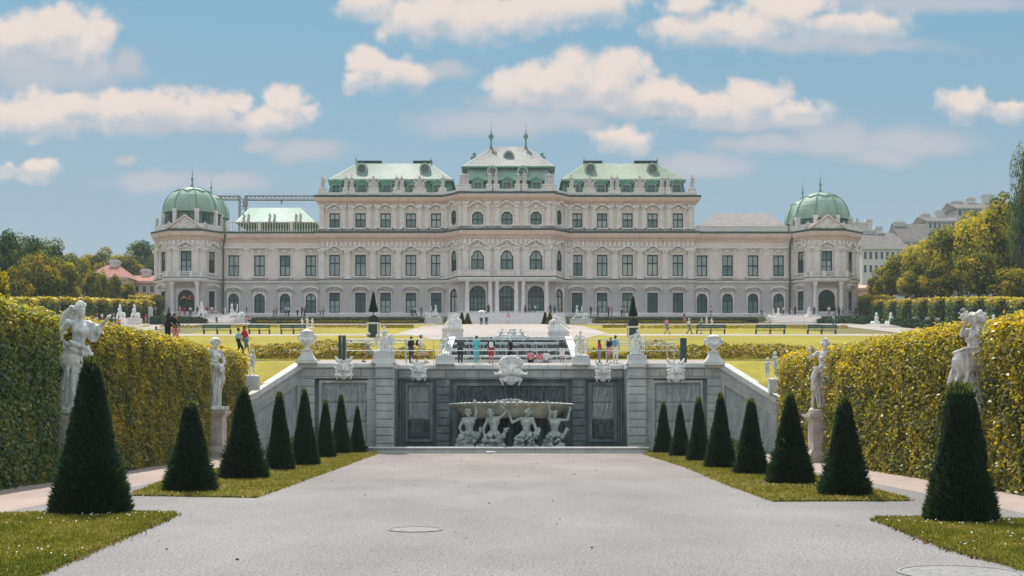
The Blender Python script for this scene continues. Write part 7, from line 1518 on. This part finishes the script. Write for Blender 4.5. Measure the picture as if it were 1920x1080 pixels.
for a in [(1250, 146, 'walk', 60, 'pink', 'shorts', 'denim', 'on the cross path right of the obelisk tree', 'dark', (), True), (1292, 146, 'walk', 70, 'white', 'trousers', 'denim', 'on the cross path left of the right benches', 'grey', ('hat:white',), False), (1283, 206, 'walk', 80, 'black', 'shorts', 'pink', 'before the dark low hedge of the right wing', 'fair', (), True),
          (1314, 148, 'stand', 20, 'grey', 'trousers', 'white', 'at the left end of the right benches', 'brown', (), False), (1563, 176, 'walk', 60, 'pale blue', 'trousers', 'denim', 'with a black backpack by the right low hedge', 'dark', ('backpack:black',), False), (467, 200, 'sit', 40, 'pink', 'trousers', 'black', 'at the right end of the left walk steps', 'dark', (), False),
          (406, 222, 'walk', 20, 'white', 'skirt', 'green', 'on the steps before the left pavilion', 'dark', (), False), (902.5, 190, 'raise', BK, 'white', 'trousers', 'black', 'under a white umbrella on the central path', 'dark', ('umbrella:white',), False), (912, 190, 'stand', BK, 'white', 'trousers', 'navy', 'right of the umbrella on the central path', 'dark', (), False),
          (953, 205, 'walk', 10, 'pink', 'shorts', 'white', 'alone in the middle of the central path', 'brown', ('bag:black',), True), (216, 160, 'walk', 60, 'green', 'trousers', 'grey', 'beside the two left sphinxes above the hedge', 'dark', (), False), (222, 158, 'stand', 10, 'orange', 'trousers', 'denim', 'next to the one in green below the left sphinxes', 'dark', (), False)]:
    person(*a[:8], a[8], a[9], 1.05, group=MG, longhair=a[10])
PG = 'visitors on the terrace before the palace'
far = [(337, 'orange', 'shorts', 'beige', 'left of three in the left pavilion arch', 0), (346, 'red', 'trousers', 'red', 'in the left pavilion arch beside the orange one', 0), (357, 'white', 'trousers', 'navy', 'in the right half of the left pavilion arch', 0), (370, 'black', 'trousers', 'dark grey', 'left of the left upright sphinx', 0),
       (388, 'red', 'skirt', 'red', 'right of the left upright sphinx', 0), (397, 'white', 'shorts', 'pink', 'under the right side window of the left pavilion', 0), (422, 'white', 'trousers', 'white', 'beside the rain pipe of the left pavilion', 0), (462, 'green', 'trousers', 'dark grey', 'just right of the left wing sphinx', 0), (291, 'white', 'shorts', 'pink', 'at the outer corner of the left pavilion', 0), (317, 'dark grey', 'trousers', 'dark grey', 'left of the left pavilion arch', 0),
       (513, 'white', 'trousers', 'grey', 'left of a pair under the second left wing arch window', 0), (518, 'pink', 'trousers', 'grey', 'right of a pair under the second left wing arch window', 0), (529, 'purple', 'shorts', 'grey', 'alone left of the third left wing arch window', 0), (536, 'pale blue', 'trousers', 'denim', 'left of a pair before the third left wing arch window', 0), (541, 'white', 'trousers', 'green', 'right of a pair before the third left wing arch window', 0),
       (558, 'white', 'trousers', 'black', 'left of three between the left wing arch windows', 0), (566, 'black', 'trousers', 'black', 'middle of three between the left wing arch windows', 0), (571, 'grey', 'trousers', 'dark grey', 'right of three between the left wing arch windows', 0), (600, 'white', 'trousers', 'denim', 'left of a pair at the corner of the left main block', 0), (606, 'beige', 'trousers', 'grey', 'right of a pair at the corner of the left main block', 0),
       (772, 'grey', 'trousers', 'black', 'left of a pair before the fourth left block window', 0), (778, 'pale blue', 'trousers', 'black', 'right of a pair before the fourth left block window', 0), (790, 'green', 'trousers', 'grey', 'left of the left central sphinx', 0), (985, 'purple', 'trousers', 'black', 'at the right central door, left one', 0), (993, 'grey', 'trousers', 'denim', 'at the right central door, middle one', 0), (1004, 'white', 'trousers', 'denim', 'before the right central door', 0), (916, 'dark grey', 'trousers', 'black', 'at the columns beside the left central door', 0),
       (1032, 'navy', 'trousers', 'black', 'left of three before the right canted arch', 0), (1040, 'blue', 'trousers', 'dark grey', 'middle of three before the right canted arch', 0), (1050, 'yellow', 'trousers', 'grey', 'right of three before the right canted arch', 0), (1108, 'dark grey', 'trousers', 'dark grey', 'right of the right central sphinx', 0), (1121, 'green', 'trousers', 'green', 'under the second right block window', 0), (1141, 'dark grey', 'trousers', 'dark grey', 'left of the pink one at the right block', 0), (1147, 'pink', 'trousers', 'pink', 'between the second and third right block windows', 0),
       (1165, 'white', 'shorts', 'black', 'left of a pair before the third right block window', 0), (1170, 'pink', 'shorts', 'grey', 'right of a pair before the third right block window', 0), (1333, 'white', 'trousers', 'grey', 'alone right of the first right wing arch window', 0), (1428, 'pale blue', 'trousers', 'green', 'left of the right wing sphinx', 0), (1469, 'white', 'shorts', 'red', 'right of the right wing sphinx', 0), (1484, 'pink', 'trousers', 'white', 'at the rain pipe of the right pavilion', 0), (1491, 'dark grey', 'trousers', 'dark grey', 'under the left side window of the right pavilion', 0),
       (1527, 'navy', 'trousers', 'dark grey', 'right of the right upright sphinx', 0), (1554, 'white', 'trousers', 'grey', 'in the dark arch of the right pavilion', 0), (1566, 'black', 'trousers', 'grey', 'first right of the right pavilion arch', 0), (1573, 'brown', 'trousers', 'black', 'second right of the right pavilion arch', 0), (1580, 'teal', 'trousers', 'denim', 'third right of the right pavilion arch', 0), (1605, 'dark grey', 'trousers', 'navy', 'at the outer corner of the right pavilion', 0)]
for i, (px, t_, b_, bc_, w, _) in enumerate(far): person(px, 234.6 if 860 < px < 1055 and False else 233.8, 'walk' if i % 3 == 0 else 'stand', random.choice((0, 60, -60, 150, 200)), t_, b_, bc_, w, random.choice(('dark', 'brown', 'grey', 'fair')), (), 1.06, z=(20.33 if 860 < px < 1055 else 19.95), group=PG, longhair=i % 2 == 0)
for px, t_, bc_, w, ps in ((181, 'white', 'dark grey', 'before the left hedge wall, left of the one in white and red', 'sit'), (191, 'white', 'red', 'before the left hedge wall, taller of a pair', 'stand'), (207, 'black', 'black', 'before the left hedge wall, beside the left sphinx', 'stand'), (213, 'grey', 'navy', 'before the left hedge wall, close behind the left sphinx', 'stand'), (264, 'pink', 'grey', 'on the left side walk right of the sphinx pair', 'sit'), (273, 'red', 'beige', 'on the left side walk near the pale stone slab', 'stand')):
    d = 63*F/(CX-px); person(px, d, ps, 60, t_, 'trousers', bc_, w, 'dark', (), 1.05, group='visitors on the left side walk')
# pale information slab and lamp posts
x, d = PX(282, 222), 222; tag(MB().bevbox(x-.35, x+.35, d-.2, d+.2, TZ(d)-.1, TZ(d)+3.0, .04).build_at('stone_slab', M['capstone'], (x, d, TZ(d))), 'tall plain pale stone slab beside the left pavilion', 'slab')
def lamp(label, px, d, ytop):
    x, z0, zt = PX(px, d), TZ(d), PZ(ytop, d); t = thing('street_lamp', label, 'lamp post', (x, d, z0)); MB().lathe([(.2,0),(.2,.3),(.08,.5),(.06,zt-z0-1.0),(.1,zt-z0-.9)], (x, d, z0), 8).build('post', M['iron'], t); MB().lathe([(.1,0),(.22,.1),(.3,.55),(.26,.6)], (x, d, zt-.9), 6).build('lantern', M['panelow'], t); MB().lathe([(.32,0),(.1,.22),(.03,.3)], (x, d, zt-.29), 6).build('cap', M['iron'], t)
lamp('dark lamp post with lantern beside the right domed pavilion', 1611, 238, 572)
# benches
def bench(label, px0, px1, d, group, face=1, m='bench', seatz=.48):
    x0, x1 = PX(px0, d), PX(px1, d); z = TZ(d)+.03; t = thing('park_bench', label, 'bench', ((x0+x1)/2, d, z), group=group)
    for k in range(3): MB().box(x0, x1, d-.30+.2*k, d-.14+.2*k, z+seatz-.05, z+seatz).build('slat', M[m], t)
    for k in range(2): MB().box(x0, x1, d-.37-.03*k, d-.33-.03*k, z+.68+.2*k, z+.84+.2*k).build('back_slat', M[m], t)
    for xx in (x0+.1, (x0+x1)/2, x1-.1): MB().box(xx-.05, xx+.05, d-.28, d-.2, z, z+seatz-.052).box(xx-.05, xx+.05, d+.18, d+.26, z, z+seatz-.052).box(xx-.051, xx+.051, d-.29, d+.28, z+seatz-.12, z+seatz-.055).box(xx-.05, xx+.05, d-.33, d-.29, z+seatz-.2, z+1.06).build('leg', M['iron'], t)
BG = 'long green benches along the cross path'
for lab, a, b in (('green bench left of the walkers in red and aqua', 381, 434), ('green bench right behind the walker in red', 466, 507), ('green bench immediately left of the left stone vase', 526, 575), ('green bench right of the grey topped one with white trousers', 1305, 1360), ('middle one of three green benches right of the right vase', 1416, 1472), ('rightmost green bench, under the one in pale blue', 1513, 1568)): bench(lab, a, b, 147, BG)
for lab, px in (('pale bench before the left hedge wall, left of two', 96), ('pale bench before the left hedge wall, right of two', 137)): d = 63.6*F/(CX-px); bench(lab, px-4, px+4, d, 'pale benches by the hedge walls', m='white')
for lab, px in (('pale bench before the right hedge wall, farthest of three', 1714), ('pale bench before the right hedge wall, middle one', 1737), ('pale bench before the right hedge wall, nearest one', 1757)): d = 63.6*F/(px-CX); bench(lab, px-4, px+4, d, 'pale benches by the hedge walls', m='white')

# ------------------------------------------------------------------ buildings and crane beyond
def house(label, px0, px1, d, yeave, yridge, wallm, roofm, depth=12, rows=(), wins=0, zg=None, ridge=.5, hipx=.0, name='town_house', cat='house', chim=()):
    x0, x1, ze, zr = PX(px0, d), PX(px1, d), PZ(yeave, d), PZ(yridge, d); z0 = TZ(d)-1 if zg is None else zg; t = thing(name, label, cat, ((x0+x1)/2, d, z0)); MB().box(x0, x1, d, d+depth, z0, ze).build('wall', M[wallm], t)
    h = hipx*(x1-x0); a, b, c, e = (x0-.4, d-.4, ze+.004), (x1+.4, d-.4, ze+.004), (x1+.4, d+depth+.4, ze+.004), (x0-.4, d+depth+.4, ze+.004); r0, r1 = (x0-.4+h, d+depth*ridge, zr), (x1+.4-h, d+depth*ridge, zr)
    rf = MB().quad(a, b, r1, r0).quad(c, e, r0, r1).quad(b, c, r1).quad(e, a, r0).quad(a, b, c, e).build('roof', M[roofm], t); MB().box(x0-.5, x1+.5, d-.5, d-.02, ze-.5, ze).build('cornice', M[wallm], t)
    for (yt, yb) in rows:
        for i in range(wins):
            xc = x0 + (x1-x0)*(i+.5)/wins; w = min(.62, (x1-x0)/wins*.24); f = MB().box(xc-w-.15, xc+w+.15, d-.06, d-.003, PZ(yb, d)-.15, PZ(yt, d)+.15).build('window', M['trim'], t); MB().box(xc-w, xc+w, d-.09, d-.062, PZ(yb, d), PZ(yt, d)).build('pane', M['panedark'], f)
    for cp, cw, ct in chim: MB().box(PX(cp, d)-cw, PX(cp, d)+cw, d+depth*ridge-1, d+depth*ridge+1, zr-3, PZ(ct, d)).box(PX(cp, d)-cw-.2, PX(cp, d)+cw+.2, d+depth*ridge-1.2, d+depth*ridge+1.2, PZ(ct, d)-.6, PZ(ct, d)-.3).build('chimney', M['housewall'], rf)
    return t
house('red tiled house with hipped roof half hidden by the left hedge wall', 158, 236, 268, 520, 491, 'pinkwall', 'redroof', 11, ((530, 545),), 4, hipx=.42, chim=((201, .8, 482),))
house('long low pink roofed range running to the left domed pavilion', 222, 292, 275, 527, 512, 'pinkwall', 'redroof', 10, ((536, 548),), 5, chim=((262, .8, 500),))
house('pale house with steep grey roof and rows of windows right of the palace', 1617, 1700, 330, 464, 424, 'housewall', 'houseslate', 18, ((472, 486), (497, 511)), 8, ridge=.7, chim=((1650, 1.6, 418), (1672, .9, 412)))
house('taller pale house with red roof close behind the right dome', 1584, 1640, 345, 448, 420, 'housewall', 'redroof', 14, ((460, 474), (486, 500)), 6, chim=((1622, 2.2, 410), (1642, .8, 404)))
house('small pink walled garden building at the foot of the right pavilion', 1606, 1634, 290, 540, 532, 'pinkwall', 'pinkwall', 6)
house('grey roofed house with glazed attic gable above the right trees', 1690, 1752, 360, 452, 412, 'farwall', 'houseslate', 16, ((458, 470),), 6, chim=((1700, 1.6, 408),))
house('distant grey stepped block behind the golden trees, lower one', 1740, 1800, 430, 414, 398, 'farwall', 'houseslate', 20, ((418, 428),), 7, chim=((1752, 1.5, 392), (1780, 1.5, 386)))
house('distant tall grey block behind the golden trees, highest one', 1795, 1915, 450, 390, 372, 'farwall', 'houseslate', 20, ((394, 404), (410, 420)), 12, chim=((1812, 2, 368), (1838, 1.5, 362), (1870, 2, 356), (1896, 1.5, 364)))
# tower crane behind the left wing
cd = 330; cr = thing('tower_crane', 'grey lattice tower crane with long jib behind the left wing roof', 'crane', (PX(455, cd), cd, 20))
def lattice(a, b, w, n, name):
    a, b = Vector(a), Vector(b); u = (b-a).normalized(); p = u.cross(Vector((0, 1, 0))); p = (p.normalized() if p.length > .1 else Vector((1, 0, 0)))*w; q = u.cross(p).normalized()*w; mb = MB(); cs = [p+q, p-q, -p-q, -p+q]
    for c in cs: mb.tube(a+c, b+c, .13, 4)
    for i in range(n):
        s0, s1 = a.lerp(b, i/n), a.lerp(b, (i+1)/n)
        for k in range(4): mb.tube(s0+cs[k], s1+cs[(k+1) % 4], .08, 4)
    mb.build(name, M['crane'], cr)
zj = PZ(371, cd); lattice((PX(455, cd), cd, 20), (PX(455, cd), cd, zj+.5), .8, 20, 'mast'); lattice((PX(460, cd), cd, zj), (PX(597, cd), cd, zj), .55, 18, 'jib'); lattice((PX(404, cd), cd, zj), (PX(450, cd), cd, zj), .5, 6, 'counter_jib')
MB().box(PX(402, cd), PX(415, cd), cd-.9, cd+.9, zj-1.2, zj+.4).build('counterweight', M['crane'], cr); MB().box(PX(457, cd), PX(466, cd), cd-1.2, cd-.6, zj-2.4, zj-.4).build('cab', M['crane'], cr); MB().tube((PX(528, cd), cd, zj-.6), (PX(528, cd), cd, zj-1.8), .3, 6, .1).build('trolley', M['crane'], cr)
# summer haze over the garden
hz = MB().box(-330, 330, -30, 620, -1.2, 60).build('haze', None); hm = bpy.data.materials.new('haze_air'); hm.use_nodes = True; hn = hm.node_tree; hn.nodes.remove(hn.nodes['Principled BSDF'])
pv = hn.nodes.new('ShaderNodeVolumePrincipled'); pv.inputs['Color'].default_value = (.78, .88, .93, 1); pv.inputs['Density'].default_value = .0002; pv.inputs['Anisotropy'].default_value = .2
hn.links.new(pv.outputs[0], hn.nodes['Material Output'].inputs['Volume']); hz.data.materials.append(hm); tag(hz, kind='stuff')

bpy.data.scenes.remove(TMP)
